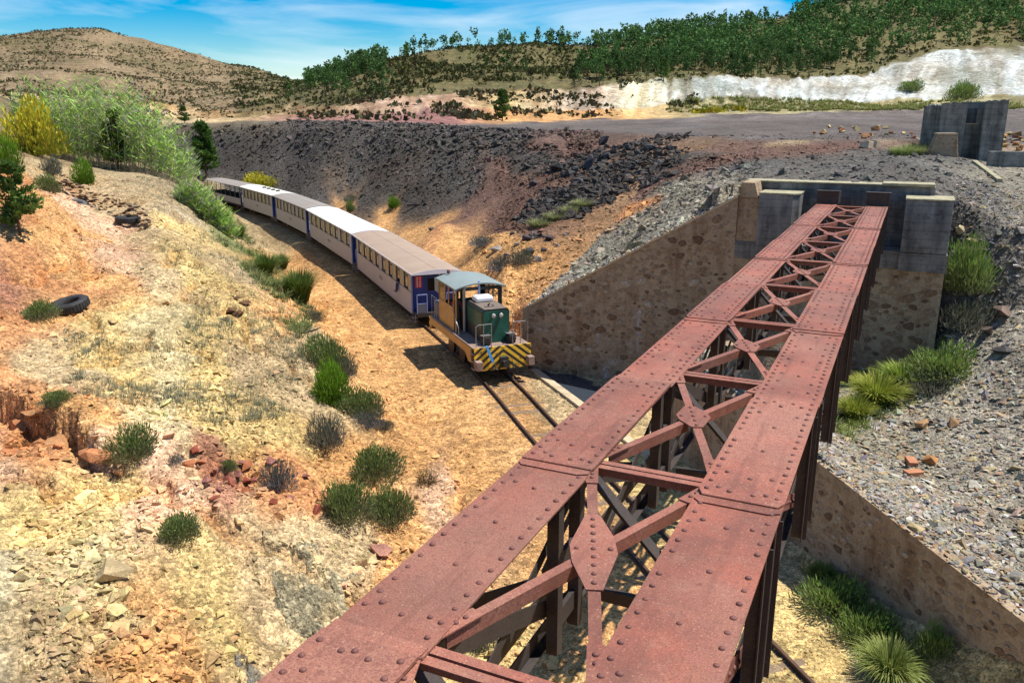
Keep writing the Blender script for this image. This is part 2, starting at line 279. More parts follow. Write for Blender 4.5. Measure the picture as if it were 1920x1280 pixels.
def chevron_mat():
    m, nt, b = new_mat('chevron_paint')
    c = nd(nt, 'ShaderNodeTexCoord'); s = nd(nt, 'ShaderNodeSeparateXYZ'); nt.links.new(c.outputs['Object'], s.inputs[0])
    ab = nd(nt, 'ShaderNodeMath', operation='ABSOLUTE'); nt.links.new(s.outputs['X'], ab.inputs[0])
    ml = nd(nt, 'ShaderNodeMath', operation='MULTIPLY'); ml.inputs[1].default_value = 0.72; nt.links.new(ab.outputs[0], ml.inputs[0])
    ad = nd(nt, 'ShaderNodeMath', operation='ADD'); nt.links.new(ml.outputs[0], ad.inputs[0]); nt.links.new(s.outputs['Z'], ad.inputs[1])
    fr = nd(nt, 'ShaderNodeMath', operation='MODULO'); fr.inputs[1].default_value = 0.25; nt.links.new(ad.outputs[0], fr.inputs[0])
    gt = nd(nt, 'ShaderNodeMath', operation='GREATER_THAN'); gt.inputs[1].default_value = 0.118; nt.links.new(fr.outputs[0], gt.inputs[0])
    n_ = nd(nt, 'ShaderNodeTexNoise'); n_.inputs['Scale'].default_value = 6; n_.inputs['Detail'].default_value = 8; n_.inputs['Roughness'].default_value = 0.75
    nt.links.new(c.outputs['Object'], n_.inputs['Vector'])
    rp = nd(nt, 'ShaderNodeValToRGB'); rp.color_ramp.elements[0].position = 0.52; rp.color_ramp.elements[1].position = 0.62
    nt.links.new(n_.outputs['Fac'], rp.inputs['Fac'])
    mx = nd(nt, 'ShaderNodeMixRGB'); mx.inputs['Color1'].default_value = (0.035, 0.022, 0.018, 1); mx.inputs['Color2'].default_value = (0.86, 0.55, 0.04, 1)
    nt.links.new(gt.outputs[0], mx.inputs['Fac'])
    m2 = nd(nt, 'ShaderNodeMixRGB'); m2.inputs['Color2'].default_value = (0.13, 0.06, 0.035, 1)
    nt.links.new(rp.outputs['Color'], m2.inputs['Fac']); nt.links.new(mx.outputs[0], m2.inputs['Color1'])
    nt.links.new(m2.outputs[0], b.inputs['Base Color']); b.inputs['Roughness'].default_value = 0.55
chevron_mat()

# ---------------------------------------------------------------- object helpers
def tag(o, label=None, cat=None, group=None, kind=None):
    if label: o['label'] = label
    if cat: o['category'] = cat
    if group: o['group'] = group
    if kind: o['kind'] = kind
    return o
def empty(name, loc=(0, 0, 0), rz=0.0, parent=None):
    o = bpy.data.objects.new(name, None); COL.objects.link(o); o.location = loc; o.rotation_euler = (0, 0, rz)
    o.empty_display_size = 0.2
    if parent: o.parent = parent
    return o
def mesh_np(name, verts, faces, mat=None, cols=None, smooth=False, mats=None):
    """faces: (N,3) or (N,4) int array, or a list of such arrays"""
    verts = np.asarray(verts, dtype=np.float32)
    fl = faces if isinstance(faces, list) else [faces]
    fl = [np.asarray(f_, dtype=np.int32) for f_ in fl if len(f_)]
    me = bpy.data.meshes.new(name)
    me.vertices.add(len(verts)); me.vertices.foreach_set('co', verts.ravel())
    loops = np.concatenate([f_.ravel() for f_ in fl]); counts = np.concatenate([np.full(len(f_), f_.shape[1], np.int32) for f_ in fl])
    starts = np.concatenate([[0], np.cumsum(counts)[:-1]]).astype(np.int32)
    me.loops.add(len(loops)); me.loops.foreach_set('vertex_index', loops)
    me.polygons.add(len(counts)); me.polygons.foreach_set('loop_start', starts)
    try: me.polygons.foreach_set('loop_total', counts)
    except Exception: pass
    if cols is not None:
        ca = me.color_attributes.new('Col', 'FLOAT_COLOR', 'POINT')
        c4 = np.ones((len(verts), 4), np.float32); c4[:, :3] = cols
        ca.data.foreach_set('color', c4.ravel())
    me.polygons.foreach_set('use_smooth', np.full(len(counts), bool(smooth)))
    me.update(calc_edges=True)
    if mat: me.materials.append(MATS[mat])
    return me
def add(name, me, parent=None, loc=None, rz=None):
    o = bpy.data.objects.new(name, me); COL.objects.link(o)
    if parent: o.parent = parent
    if loc is not None: o.location = loc
    if rz is not None: o.rotation_euler = (0, 0, rz)
    return o
class MB:
    """collects boxes, bars, prisms, tubes; build() links them as one mesh object"""
    def __init__(s): s.bm = bmesh.new()
    def box(s, x0, x1, y0, y1, z0, z1, bev=0.0):
        v = [s.bm.verts.new(p_) for p_ in ((x0, y0, z0), (x1, y0, z0), (x1, y1, z0), (x0, y1, z0), (x0, y0, z1), (x1, y0, z1), (x1, y1, z1), (x0, y1, z1))]
        f_ = [s.bm.faces.new([v[i] for i in q]) for q in ((3, 2, 1, 0), (4, 5, 6, 7), (0, 1, 5, 4), (1, 2, 6, 5), (2, 3, 7, 6), (3, 0, 4, 7))]
        if bev > 0:
            ed = list({e for a in f_ for e in a.edges})
            bmesh.ops.bevel(s.bm, geom=ed, offset=bev, segments=2, profile=0.5, affect='EDGES')
        return s
    def prism(s, pts, d):
        """closed polygon pts (3d, planar), extruded by vector d"""
        d = Vector(d); a = [s.bm.verts.new(p_) for p_ in pts]; b = [s.bm.verts.new(Vector(p_) + d) for p_ in pts]
        n_ = len(pts); nrm = Vector((0, 0, 0))
        for i in range(n_): nrm += Vector(pts[i]).cross(Vector(pts[(i + 1) % n_]))
        fl = nrm.dot(d) > 0
        s.bm.faces.new(a[::-1] if fl else a); s.bm.faces.new(b if fl else b[::-1])
        for i in range(n_):
            q = [a[i], a[(i + 1) % n_], b[(i + 1) % n_], b[i]]; s.bm.faces.new(q if fl else q[::-1])
        return s
    def bar(s, p0, p1, w, h, up=(0, 0, 1)):
        """rectangular bar from p0 to p1, w across, h along up"""
        p0, p1 = Vector(p0), Vector(p1); d = (p1 - p0); dn = d.normalized(); up = Vector(up)
        if abs(dn.dot(up)) > 0.98: up = Vector((0, 1, 0))
        sd = dn.cross(up).normalized(); u2 = sd.cross(dn).normalized()
        q = [p0 + sd * (a * w / 2) + u2 * (b * h / 2) for a, b in ((-1, -1), (1, -1), (1, 1), (-1, 1))]
        return s.prism(q, d)
    def tube(s, pts, r, n_=8):
        pts = [Vector(p_) for p_ in pts]; rings = []
        for i, p_ in enumerate(pts):
            t = (pts[min(i + 1, len(pts) - 1)] - pts[max(i - 1, 0)]).normalized()
            a = t.cross(Vector((0, 0, 1)) if abs(t.z) < 0.9 else Vector((1, 0, 0))).normalized(); b = t.cross(a)
            rr = r[i] if isinstance(r, (list, tuple)) else r
            rings.append([s.bm.verts.new(p_ + (a * math.cos(2 * math.pi * k / n_) + b * math.sin(2 * math.pi * k / n_)) * rr) for k in range(n_)])
        for i in range(len(rings) - 1):
            for k in range(n_): s.bm.faces.new([rings[i][k], rings[i][(k + 1) % n_], rings[i + 1][(k + 1) % n_], rings[i + 1][k]])
        s.bm.faces.new(rings[0][::-1]); s.bm.faces.new(rings[-1]); return s
    def lathe(s, prof, c, axis='Z', n_=20):
        """prof: list of (r, h) revolved about an axis through c"""
        c = Vector(c); rings = []
        for r_, h_ in prof:
            ring = []
            for k in range(n_):
                a = 2 * math.pi * k / n_; x, y = r_ * math.cos(a), r_ * math.sin(a)
                p_ = {'Z': (x, y, h_), 'Y': (x, h_, y), 'X': (h_, x, y)}[axis]
                ring.append(s.bm.verts.new(c + Vector(p_)))
            rings.append(ring)
        for i in range(len(rings) - 1):
            for k in range(n_): s.bm.faces.new([rings[i][k], rings[i][(k + 1) % n_], rings[i + 1][(k + 1) % n_], rings[i + 1][k]])
        s.bm.faces.new(rings[0][::-1]); s.bm.faces.new(rings[-1]); return s
    def mesh(s, name, mat, smooth=False):
        bmesh.ops.recalc_face_normals(s.bm, faces=s.bm.faces[:])
        me = bpy.data.meshes.new(name); s.bm.to_mesh(me); s.bm.free(); me.materials.append(MATS[mat])
        if smooth:
            for p_ in me.polygons: p_.use_smooth = True
        return me
    def build(s, name, mat, parent=None, smooth=False): return add(name, s.mesh(name, mat, smooth), parent)
def copy_tree(o, parent=None):
    c = o.copy(); COL.objects.link(c)
    if parent: c.parent = parent
    for ch in list(o.children): copy_tree(ch, c)
    return c

# ---------------------------------------------------------------- numpy noise
PERM = RNG.random((256, 256)).astype(np.float32)
def vnoise(x, y):
    xi = np.floor(x).astype(np.int64); yi = np.floor(y).astype(np.int64); fx = x - xi; fy = y - yi
    fx = fx * fx * (3 - 2 * fx); fy = fy * fy * (3 - 2 * fy)
    g = lambda a, b: PERM[a & 255, b & 255]
    return (g(xi, yi) * (1 - fx) + g(xi + 1, yi) * fx) * (1 - fy) + (g(xi, yi + 1) * (1 - fx) + g(xi + 1, yi + 1) * fx) * fy - 0.5
def fbm(x, y, sc, octv=4, gain=0.5):
    t = np.zeros_like(x); a = 1.0; f_ = 1.0 / sc
    for i in range(octv):
        t += a * vnoise(x * f_ + 17.3 * i, y * f_ + 9.1 * i); a *= gain; f_ *= 2.03
    return t
def smooth(e0, e1, x):
    t = np.clip((x - e0) / (e1 - e0), 0, 1); return t * t * (3 - 2 * t)

# ================================================================ TERRAIN
# survey of the place: (photo column, photo row, 'd' distance or 'z' level, soil colour); distances in survey units
yel = (228, 196, 128); ylp = (226, 204, 150); ora = (230, 173, 108); org = (216, 152, 98); red = (190, 134, 104); tan = (206, 178, 132)
blk = (94, 88, 82); brn = (128, 98, 84); gry = (172, 162, 144); drk = (114, 109, 102); wht = (222, 226, 224); pur = (156, 128, 120); scr = (158, 150, 132)
olv = (152, 130, 98); pnk = (236, 190, 150); mix1 = (190, 168, 130); plt = (122, 112, 106); hil = (118, 108, 70); grn = (140, 142, 88)
SURV_A = [
 # foreground slope on the left
 (-500, 1280, 'd', 8.6, tan), (0, 1280, 'd', 9.3, (196, 180, 146)), (150, 1280, 'd', 9.6, tan), (300, 1280, 'd', 10.0, ora), (450, 1280, 'd', 10.6, tan), (580, 1280, 'd', 11.3, tan),
 (0, 1600, 'd', 7.0, tan), (400, 1700, 'd', 7.4, tan), (700, 1800, 'z', -8.6, ora),
 (0, 1120, 'd', 10.7, (200, 184, 146)), (200, 1090, 'd', 11.4, ylp), (400, 1100, 'd', 12.0, yel), (520, 1060, 'd', 13.2, tan), (600, 1060, 'd', 13.8, tan), (660, 1010, 'd', 15.0, tan),
 (0, 950, 'd', 13.0, yel), (150, 940, 'd', 13.7, yel), (300, 900, 'd', 14.8, pnk), (260, 900, 'd', 14.6, pnk), (420, 890, 'd', 15.6, red), (560, 920, 'd', 15.9, org), (640, 900, 'd', 17.2, ora),
 (-400, 900, 'd', 12.5, org), (0, 830, 'd', 15.8, pnk), (60, 790, 'd', 16.9, org), (130, 820, 'd', 15.9, org), (230, 800, 'd', 16.9, ora), (330, 800, 'd', 17.2, ylp), (450, 790, 'd', 18.4, yel), (540, 800, 'd', 19.2, yel), (600, 830, 'd', 19.3, ora),
 (0, 700, 'd', 19.6, org), (100, 690, 'd', 20.8, tan), (200, 680, 'd', 21.2, yel), (320, 690, 'd', 21.4, ylp), (430, 690, 'd', 22.2, yel), (520, 690, 'd', 23.3, tan), (600, 720, 'd', 23.3, tan),
 (-400, 600, 'd', 20, org), (0, 600, 'd', 23.6, org), (100, 590, 'd', 25.3, ora), (200, 600, 'd', 24.8, yel), (320, 600, 'd', 25.4, ylp), (430, 600, 'd', 27.0, yel), (510, 600, 'd', 29.0, ora), (560, 620, 'd', 29.2, tan),
 (0, 520, 'd', 26.5, red), (100, 520, 'd', 28.5, org), (190, 520, 'd', 29.5, ora), (240, 480, 'd', 33.0, pnk), (300, 500, 'd', 31.5, tan), (380, 500, 'd', 33.5, yel), (460, 520, 'd', 36, tan),
 (0, 450, 'd', 29, red), (80, 440, 'd', 31.0, ora), (170, 430, 'd', 36.0, ora), (230, 430, 'd', 39.5, pnk), (290, 430, 'd', 38.5, tan), (350, 430, 'd', 43.0, yel), (410, 440, 'd', 49.0, grn),
 (-400, 400, 'd', 28, org), (0, 380, 'd', 33, org), (80, 370, 'd', 38, ora), (150, 385, 'd', 43.5, pnk), (230, 375, 'd', 44.5, tan), (300, 375, 'd', 46.5, mix1), (360, 385, 'd', 55.0, mix1),
 (0, 320, 'd', 42, org), (60, 320, 'd', 46.0, tan), (130, 325, 'd', 52.0, tan), (220, 330, 'd', 57.0, mix1), (310, 335, 'd', 60.0, mix1), (370, 355, 'd', 70.0, mix1),
 (-500, 250, 'd', 50, olv), (0, 265, 'd', 56, olv), (60, 280, 'd', 60, olv), (150, 290, 'd', 70, olv), (260, 285, 'd', 80, mix1), (340, 300, 'd', 90, mix1),
 (-500, 150, 'd', 80, olv), (0, 182, 'd', 88, olv), (70, 225, 'd', 88, olv),
 # toe of the bank, then the flat formation of the railway
 (770, 1280, 'z', -8.62, ora), (760, 1130, 'z', -8.62, ora), (770, 1040, 'z', -8.62, ora), (810, 930, 'z', -8.62, pnk), (780, 870, 'z', -8.62, ora), (755, 800, 'z', -8.62, ora), (720, 730, 'z', -8.62, ora),
 (675, 660, 'z', -8.62, ora), (625, 605, 'z', -8.62, ora), (580, 545, 'z', -8.62, ora), (525, 490, 'z', -8.62, ora), (470, 447, 'z', -8.62, tan), (440, 425, 'z', -8.62, tan),
 (900, 900, 'z', -8.62, ora), (850, 760, 'z', -8.62, ora), (760, 640, 'z', -8.62, ora), (660, 540, 'z', -8.62, ora), (1000, 1000, 'z', -8.62, ora), (930, 1280, 'z', -8.62, yel), (1100, 1100, 'z', -8.62, ora),
 (1300, 1280, 'z', -8.62, yel), (1500, 1230, 'z', -8.62, yel), (1250, 900, 'z', -8.62, yel), (1000, 780, 'z', -8.62, ora), (1400, 1000, 'z', -8.62, tan), (1600, 1280, 'z', -8.62, ylp),
 (1700, 1700, 'z', -8.62, yel), (1000, 1900, 'z', -8.62, ora),
 # right of the train
 (960, 600, 'z', -8.6, ora), (905, 540, 'z', -8.5, ora), (870, 480, 'z', -8.5, ora), (800, 440, 'z', -8.4, ora), (720, 410, 'z', -8.3, ora), (640, 385, 'z', -8.2, ora),
 (975, 560, 'd', 31.5, org), (945, 500, 'd', 38.0, ora), (900, 445, 'd', 46.0, ora), (830, 415, 'd', 56.0, org), (870, 408, 'd', 60.0, brn), (960, 430, 'd', 47.0, brn),
 (480, 334, 'd', 95.0, blk), (560, 344, 'd', 87.0, blk), (640, 353, 'd', 80.5, blk), (720, 362, 'd', 74.0, blk), (800, 372, 'd', 68.5, blk), (850, 378, 'd', 66.0, blk), (590, 368, 'd', 80, blk), (690, 372, 'd', 72.5, blk),
 (1060, 745, 'z', -8.62, tan), (1110, 725, 'z', -8.62, tan), (1160, 730, 'z', -8.62, tan), (1080, 705, 'z', -8.62, tan), (1250, 780, 'z', -8.62, tan), (1040, 715, 'z', -8.62, tan),
 # slag bank
 (540, 352, 'd', 90.0, blk), (450, 340, 'd', 97.0, blk), (380, 330, 'd', 103.0, blk), (760, 375, 'd', 70.0, blk), (870, 385, 'd', 63.5, brn),
 (440, 290, 'd', 106.0, blk), (560, 300, 'd', 97.0, blk), (680, 310, 'd', 85.0, blk), (800, 320, 'd', 75.0, blk), (920, 330, 'd', 67.0, brn),
 (330, 236, 'd', 128.0, blk), (440, 234, 'd', 115.0, blk), (560, 236, 'd', 104.0, blk), (650, 238, 'd', 94.0, blk), (750, 242, 'd', 87.0, blk), (850, 247, 'd', 81.0, blk), (950, 252, 'd', 76.0, blk), (1050, 258, 'd', 72, brn),
 (1000, 330, 'd', 62, brn), (980, 380, 'd', 56, brn), (1000, 290, 'd', 68.0, blk),
]
SURV_B = [
 (870, 385, 'd', 63.5, brn), (960, 430, 'd', 47.0, brn), (945, 500, 'd', 38.0, ora), (900, 445, 'd', 46.0, ora), (975, 560, 'd', 31.5, org), (905, 540, 'z', -8.5, ora),
 (985, 590, 'z', -6.75, gry), (1000, 572, 'z', -6.45, gry), (1100, 522, 'z', -5.35, scr), (1200, 468, 'z', -4.28, scr), (1300, 415, 'z', -3.32, scr), (1380, 372, 'z', -2.55, scr),
 (1020, 530, 'd', 31.5, scr), (1060, 490, 'd', 33.5, scr), (1000, 500, 'd', 35.5, org), (1150, 455, 'd', 32.0, scr), (1250, 405, 'd', 30.0, scr), (1330, 365, 'd', 29.5, scr),
 (1010, 460, 'd', 40.0, gry), (1080, 430, 'd', 38.0, org), (1180, 400, 'd', 36.0, org), (1270, 350, 'd', 35.0, scr), (1000, 430, 'd', 44.0, blk), (1060, 395, 'd', 43.0, grn), (1150, 370, 'd', 41.0, blk),
 (1250, 330, 'd', 40.0, brn), (1330, 310, 'd', 39.5, brn), (1000, 380, 'd', 53.0, brn), (1050, 330, 'd', 50.0, blk), (1120, 290, 'd', 52.0, blk), (1200, 275, 'd', 55.0, blk), (1260, 285, 'd', 50.0, blk),
 (980, 330, 'd', 63.0, brn), (1000, 290, 'd', 68.0, blk), (1050, 258, 'd', 72.0, brn), (950, 252, 'd', 76.0, blk), (1150, 258, 'd', 68.0, plt), (1280, 262, 'd', 60.0, brn), (1400, 268, 'd', 56.0, brn),
 (1350, 345, 'z', -2.05, gry), (1400, 343, 'z', -1.98, drk), (1500, 343, 'z', -1.95, drk), (1600, 343, 'z', -1.95, drk), (1720, 345, 'z', -1.98, drk), (1760, 362, 'z', -2.25, drk),
 (1450, 310, 'd', 34.0, drk), (1600, 308, 'd', 33.0, drk), (1720, 310, 'd', 31.0, drk), (1400, 290, 'd', 44.0, brn), (1550, 280, 'd', 46.0, brn), (1680, 285, 'd', 40.0, drk), (1800, 295, 'd', 37.0, drk),
 (1600, 270, 'd', 52.0, brn), (1750, 268, 'd', 50.0, brn), (1450, 258, 'd', 60.0, tan), (1700, 256, 'd', 58.0, tan), (1900, 270, 'd', 50.0, org), (1900, 300, 'd', 42.0, red), (1860, 330, 'd', 33.0, scr),
 (2200, 300, 'd', 40.0, scr), (2200, 260, 'd', 55.0, brn), (1920, 340, 'd', 31.5, scr), (1850, 360, 'd', 29.0, drk),
]
 
SURV_B += [(u, v, 'd', d, blk) for u, v, d in ((1080, 345, 46.5), (1110, 320, 47.5), (1150, 300, 49), (1180, 320, 45.5), (1210, 300, 48), (1235, 300, 47), (1100, 375, 43), (1060, 365, 46), (1030, 385, 46), (1140, 340, 44.5))]
SURV_C = [
 (1610, 770, 'z', -7.35, grn), (1680, 735, 'z', -7.1, grn), (1745, 700, 'z', -6.75, grn), (11.62 * K, 22.3 * K, 'w', -6.65 * K, grn), (10.6 * K, 22.8 * K, 'w', -7.05 * K, grn), (9.0 * K, 23.4 * K, 'w', -7.3 * K, gry), (12.6 * K, 22.4 * K, 'w', -6.1 * K, gry), (13.5 * K, 23.6 * K, 'w', -5.0 * K, gry), (1700, 800, 'd', 18.8, gry), (1600, 850, 'd', 16.8, gry), (1800, 700, 'd', 20.3, gry), (1900, 700, 'd', 19.3, gry),
 (1800, 850, 'd', 16.6, gry), (1900, 850, 'd', 15.9, gry), (1900, 1000, 'd', 13.4, gry), (1800, 580, 'd', 22.8, gry), (1900, 560, 'd', 22.3, gry), (1840, 480, 'd', 24.8, scr), (1920, 450, 'd', 25.5, scr),
 (1850, 410, 'd', 27.0, drk), (1920, 380, 'd', 29.0, scr), (1820, 400, 'd', 26.6, drk), (2200, 500, 'd', 22.0, scr), (2200, 800, 'd', 14.5, gry), (2300, 1100, 'd', 10.5, gry), (2200, 350, 'd', 32, scr),
 (1860, 330, 'd', 33.0, scr), (1920, 340, 'd', 31.5, scr), (1850, 360, 'd', 29.0, drk), (2200, 300, 'd', 40.0, scr), (1400, 720, 'z', -6.9, gry), (1250, 740, 'z', -7.2, gry),
]
LW_P = np.array([5.87, 14.85]) * K; LW_T = np.array([0.30, -0.954]) / math.hypot(0.30, 0.954); LW_M = np.array([-LW_T[1], LW_T[0]])   # low wall: point, run, outward to the right
def lw_hit(u, v):
    r = ray(u, v); t = (LW_P @ LW_M) / (r[:2] @ LW_M); return r * t
_a, _b = lw_hit(1545, 875), lw_hit(1900, 1150)
def lw_top(t):               # level of the low wall's top along its run
    ta, tb = (_a[:2] - LW_P) @ LW_T, (_b[:2] - LW_P) @ LW_T
    return _a[2] + (_b[2] - _a[2]) * (t - ta) / (tb - ta)
LW_T0, LW_T1 = -6.0 * K, 10.5 * K
for tt in np.linspace(LW_T0, LW_T1, 7):
    p_ = LW_P + LW_T * tt + LW_M * 0.25; SURV_C.append((p_[0], p_[1], 'w', lw_top(tt) + 0.03, gry))

def soil_alb(c, sat=0.95, k=0.74):
    q = np.array([lin(x) for x in c]) * k; l = q @ np.array([.3, .55, .15]); return l + (q - l) * sat
def survey(lst):
    P, C = [], []
    for u, v, kind, val, c in lst:
        if kind == 'd': P.append(at_y(u, v, val * K))
        elif kind == 'z': P.append(at_z(u, v, val * K))
        else: P.append(np.array([u, v, val]))
        C.append(soil_alb(c))
    return np.array(P), np.array(C)
def lp(x, y):
    d = np.hypot(x, y); return np.stack([np.arctan2(x, y) * 3.0, np.log(np.maximum(d, 0.5))], -1)
class TPS:
    def __init__(s, P, lam=2e-3):
        s.q = lp(P[:, 0], P[:, 1]); n_ = len(P); A = np.zeros((n_ + 3, n_ + 3))
        A[:n_, :n_] = s.phi(s.q[:, None] - s.q[None]) + np.eye(n_) * lam
        A[:n_, n_] = 1; A[:n_, n_ + 1:] = s.q; A[n_, :n_] = 1; A[n_ + 1:, :n_] = s.q.T
        s.w = np.linalg.solve(A, np.concatenate([P[:, 2], np.zeros(3)]))
    @staticmethod
    def phi(d): r2 = (d ** 2).sum(-1) + 1e-12; return 0.5 * r2 * np.log(r2)
    def __call__(s, x, y):
        q = lp(x, y); out = np.empty(len(q))
        for i in range(0, len(q), 20000):
            qq = q[i:i + 20000]; out[i:i + 20000] = s.phi(qq[:, None] - s.q[None]) @ s.w[:-3] + s.w[-3] + qq @ s.w[-2:]
        return out
PA, CA = survey(SURV_A); PB, CB = survey(SURV_B); PC, CC = survey(SURV_C)
tA, tB, tC = TPS(PA), TPS(PB), TPS(PC)
def idw(P, C, x, y):
    q = lp(x, y); qp = lp(P[:, 0], P[:, 1]); out = np.empty((len(q), 3))
    for i in range(0, len(q), 20000):
        d2 = ((q[i:i + 20000, None] - qp[None]) ** 2).sum(-1); w = 1.0 / (d2 + 4e-4) ** 2.2
        out[i:i + 20000] = (w @ C) / w.sum(1, keepdims=True)
    return out
# far country: per photo column, knots (row, distance) from the lip of the slag bank to the skyline
FAR = [
 (-500, [(150, 82), (190, 120), (190, 220), (170, 300), (120, 450), (80, 650)]),
 (0,    [(180, 92), (216, 150), (206, 220), (180, 320), (124, 480), (73, 680)]),
 (100,  [(245, 92), (226, 150), (212, 230), (185, 320), (120, 500), (60, 700)]),
 (200,  [(265, 95), (236, 150), (218, 250), (190, 330), (118, 520), (57, 730)]),
 (330,  [(236, 128), (232, 170), (224, 260), (200, 350), (150, 550), (89, 740)]),
 (440,  [(234, 115), (229, 160), (223, 240), (206, 300), (172, 470), (124, 720)]),
 (560,  [(236, 104), (228, 150), (216, 220), (197, 280), (172, 350), (154, 700)]),
 (650,  [(238, 94), (226, 140), (213, 190), (192, 230), (160, 320), (138, 420)]),
 (750,  [(242, 87), (229, 140), (206, 185), (178, 230), (140, 330), (108, 430)]),
 (850,  [(247, 81), (233, 160), (193, 200), (170, 240), (130, 350), (93, 450)]),
 (950,  [(252, 76), (230, 185), (206, 215), (166, 250), (128, 360), (90, 460)]),
 (1100, [(256, 71), (226, 210), (206, 235), (160, 265), (128, 380), (94, 480)]),
 (1200, [(259, 66), (222, 220), (202, 245), (155, 275), (118, 390), (82, 500)]),
 (1300, [(262, 60), (218, 230), (194, 255), (152, 285), (112, 400), (67, 520)]),
 (1450, [(268, 56), (214, 230), (191, 260), (145, 300), (98, 420), (46, 540)]),
 (1600, [(265, 54), (211, 230), (184, 265), (133, 310), (70, 430), (-10, 560)]),
 (1750, [(266, 52), (209, 230), (180, 265), (98, 340), (20, 450), (-70, 580)]),
 (1920, [(270, 50), (207, 230), (177, 265), (82, 350), (-10, 450), (-130, 600)]),
 (2500, [(275, 48), (205, 230), (172, 265), (55, 350), (-50, 450), (-200, 600)]),
]
def farcols(u):          # soil of each stretch between two knots
    h2 = (122, 112, 72)
    if u < 300: return [olv, tan, (176, 150, 110), olv, olv, olv]
    if u < 500: return [mix1, tan, (196, 162, 114), olv, olv, olv]
    if u < 700: return [plt, (168, 122, 108), (160, 128, 92), hil, hil, hil]
    if u < 900: return [plt, (164, 118, 110), (186, 150, 122), hil, hil, hil]
    if u < 1000: return [plt, (222, 170, 108), (220, 190, 130), hil, hil, hil]
    if u < 1180: return [plt, (228, 172, 112), (196, 174, 158), hil, hil, hil]
    if u < 1250: return [plt, (228, 182, 118), (222, 208, 168), hil, h2, h2]
    return [plt, (178, 166, 122), (204, 204, 194), h2, (112, 110, 68), (100, 104, 62)]
f_az = np.array([math.atan2(*ray(u, 214)[:2]) for u, _ in FAR])
f_D = np.array([[d * K for _, d in k] for _, k in FAR]); f_Z = np.array([[at_y(u, v, d * K)[2] for v, d in k] for u, k in FAR])
f_R = np.array([[math.hypot(*at_y(u, v, d * K)[:2]) for v, d in k] for u, k in FAR])
f_C = np.array([[soil_alb(c) for c in farcols(u)] for u, _ in FAR])
f_R = np.concatenate([f_R, f_R[:, -1:] * 1.35, f_R[:, -1:] * 2.2], 1); f_Z = np.concatenate([f_Z, f_Z[:, -1:] * 0.75 - 6, f_Z[:, -1:] * 0 - 10], 1)
f_C = np.concatenate([f_C, f_C[:, -1:], f_C[:, -1:]], 1)
def far_eval(az, r):
    """level and colour of the far country at azimuth, range"""
    NK = f_R.shape[1]
    Rk = np.stack([np.interp(az, f_az, f_R[:, k]) for k in range(NK)], -1); Zk = np.stack([np.interp(az, f_az, f_Z[:, k]) for k in range(NK)], -1)
    Ck = np.stack([np.stack([np.interp(az, f_az, f_C[:, k, c]) for c in range(3)], -1) for k in range(NK)], -2)
    z = Zk[:, 0].copy(); col = Ck[:, 0].copy()
    for k in range(NK - 1):
        t = np.clip((r - Rk[:, k]) / (Rk[:, k + 1] - Rk[:, k]), 0, 1); m = r >= Rk[:, k]
        ts = t * 0.6 + (t * t * (3 - 2 * t)) * 0.4
        z = np.where(m, Zk[:, k] + (Zk[:, k + 1] - Zk[:, k]) * ts, z)
        tc_ = smooth(0.86, 1.0, t + 0.35 * fbm(np.sin(az) * r, np.cos(az) * r, 18, 3))[:, None]
        col = np.where(m[:, None], Ck[:, k] * (1 - tc_) + Ck[:, k + 1] * tc_, col)
    return z, col, Rk
# railway centre line
TRK = np.array([(5.9, 5.0), (4.45, 10.0), (2.65, 15.9), (0.9, 21.6), (-0.55, 26.45), (-2.95, 33.1), (-7.7, 45.1), (-13.15, 57.3), (-18.3, 67.3), (-23.8, 76.1), (-31.5, 86.5), (-42.0, 98.0)]) * K
def catmull(P, n_=24):
    out = []
    Q = np.vstack([2 * P[0] - P[1], P, 2 * P[-1] - P[-2]])
    for i in range(1, len(Q) - 2):
        for t in np.linspace(0, 1, n_, endpoint=False):
            a, b, c, d = Q[i - 1], Q[i], Q[i + 1], Q[i + 2]
            out.append(0.5 * ((2 * b) + (-a + c) * t + (2 * a - 5 * b + 4 * c - d) * t * t + (-a + 3 * b - 3 * c + d) * t ** 3))
    out.append(P[-1]); return np.array(out)
CL = catmull(TRK); CLs = np.concatenate([[0], np.cumsum(np.hypot(*np.diff(CL, axis=0).T))])
def track_at(s):
    p_ = np.array([np.interp(s, CLs, CL[:, 0]), np.interp(s, CLs, CL[:, 1])]); q = np.array([np.interp(s + 0.5, CLs, CL[:, 0]), np.interp(s + 0.5, CLs, CL[:, 1])])
    q0 = np.array([np.interp(s - 0.5, CLs, CL[:, 0]), np.interp(s - 0.5, CLs, CL[:, 1])]); d = q - q0
    return p_, d / np.hypot(*d)
def s_of_y(y): return np.interp(y, CL[:, 1], CLs)
def track_lat(x, y):
    """signed distance from the track centre, positive to the photo's right"""
    out = np.empty(len(x)); P0 = CL[::6]; 
    for i in range(0, len(x), 20000):
        xx = np.stack([x[i:i + 20000], y[i:i + 20000]], -1); d = xx[:, None] - P0[None]; k = (d ** 2).sum(-1).argmin(1)
        k = np.clip(k, 1, len(P0) - 2); t = P0[k + 1] - P0[k - 1]; t /= np.hypot(t[:, 0], t[:, 1])[:, None]; dd = xx - P0[k]
        out[i:i + 20000] = dd[:, 0] * t[:, 1] - dd[:, 1] * t[:, 0]
    return out
S_W = 30.3; N_WING = -13.95; N_AB0 = -5.5; N_AB1 = 1.30      # abutment plane and its ends, bridge axes
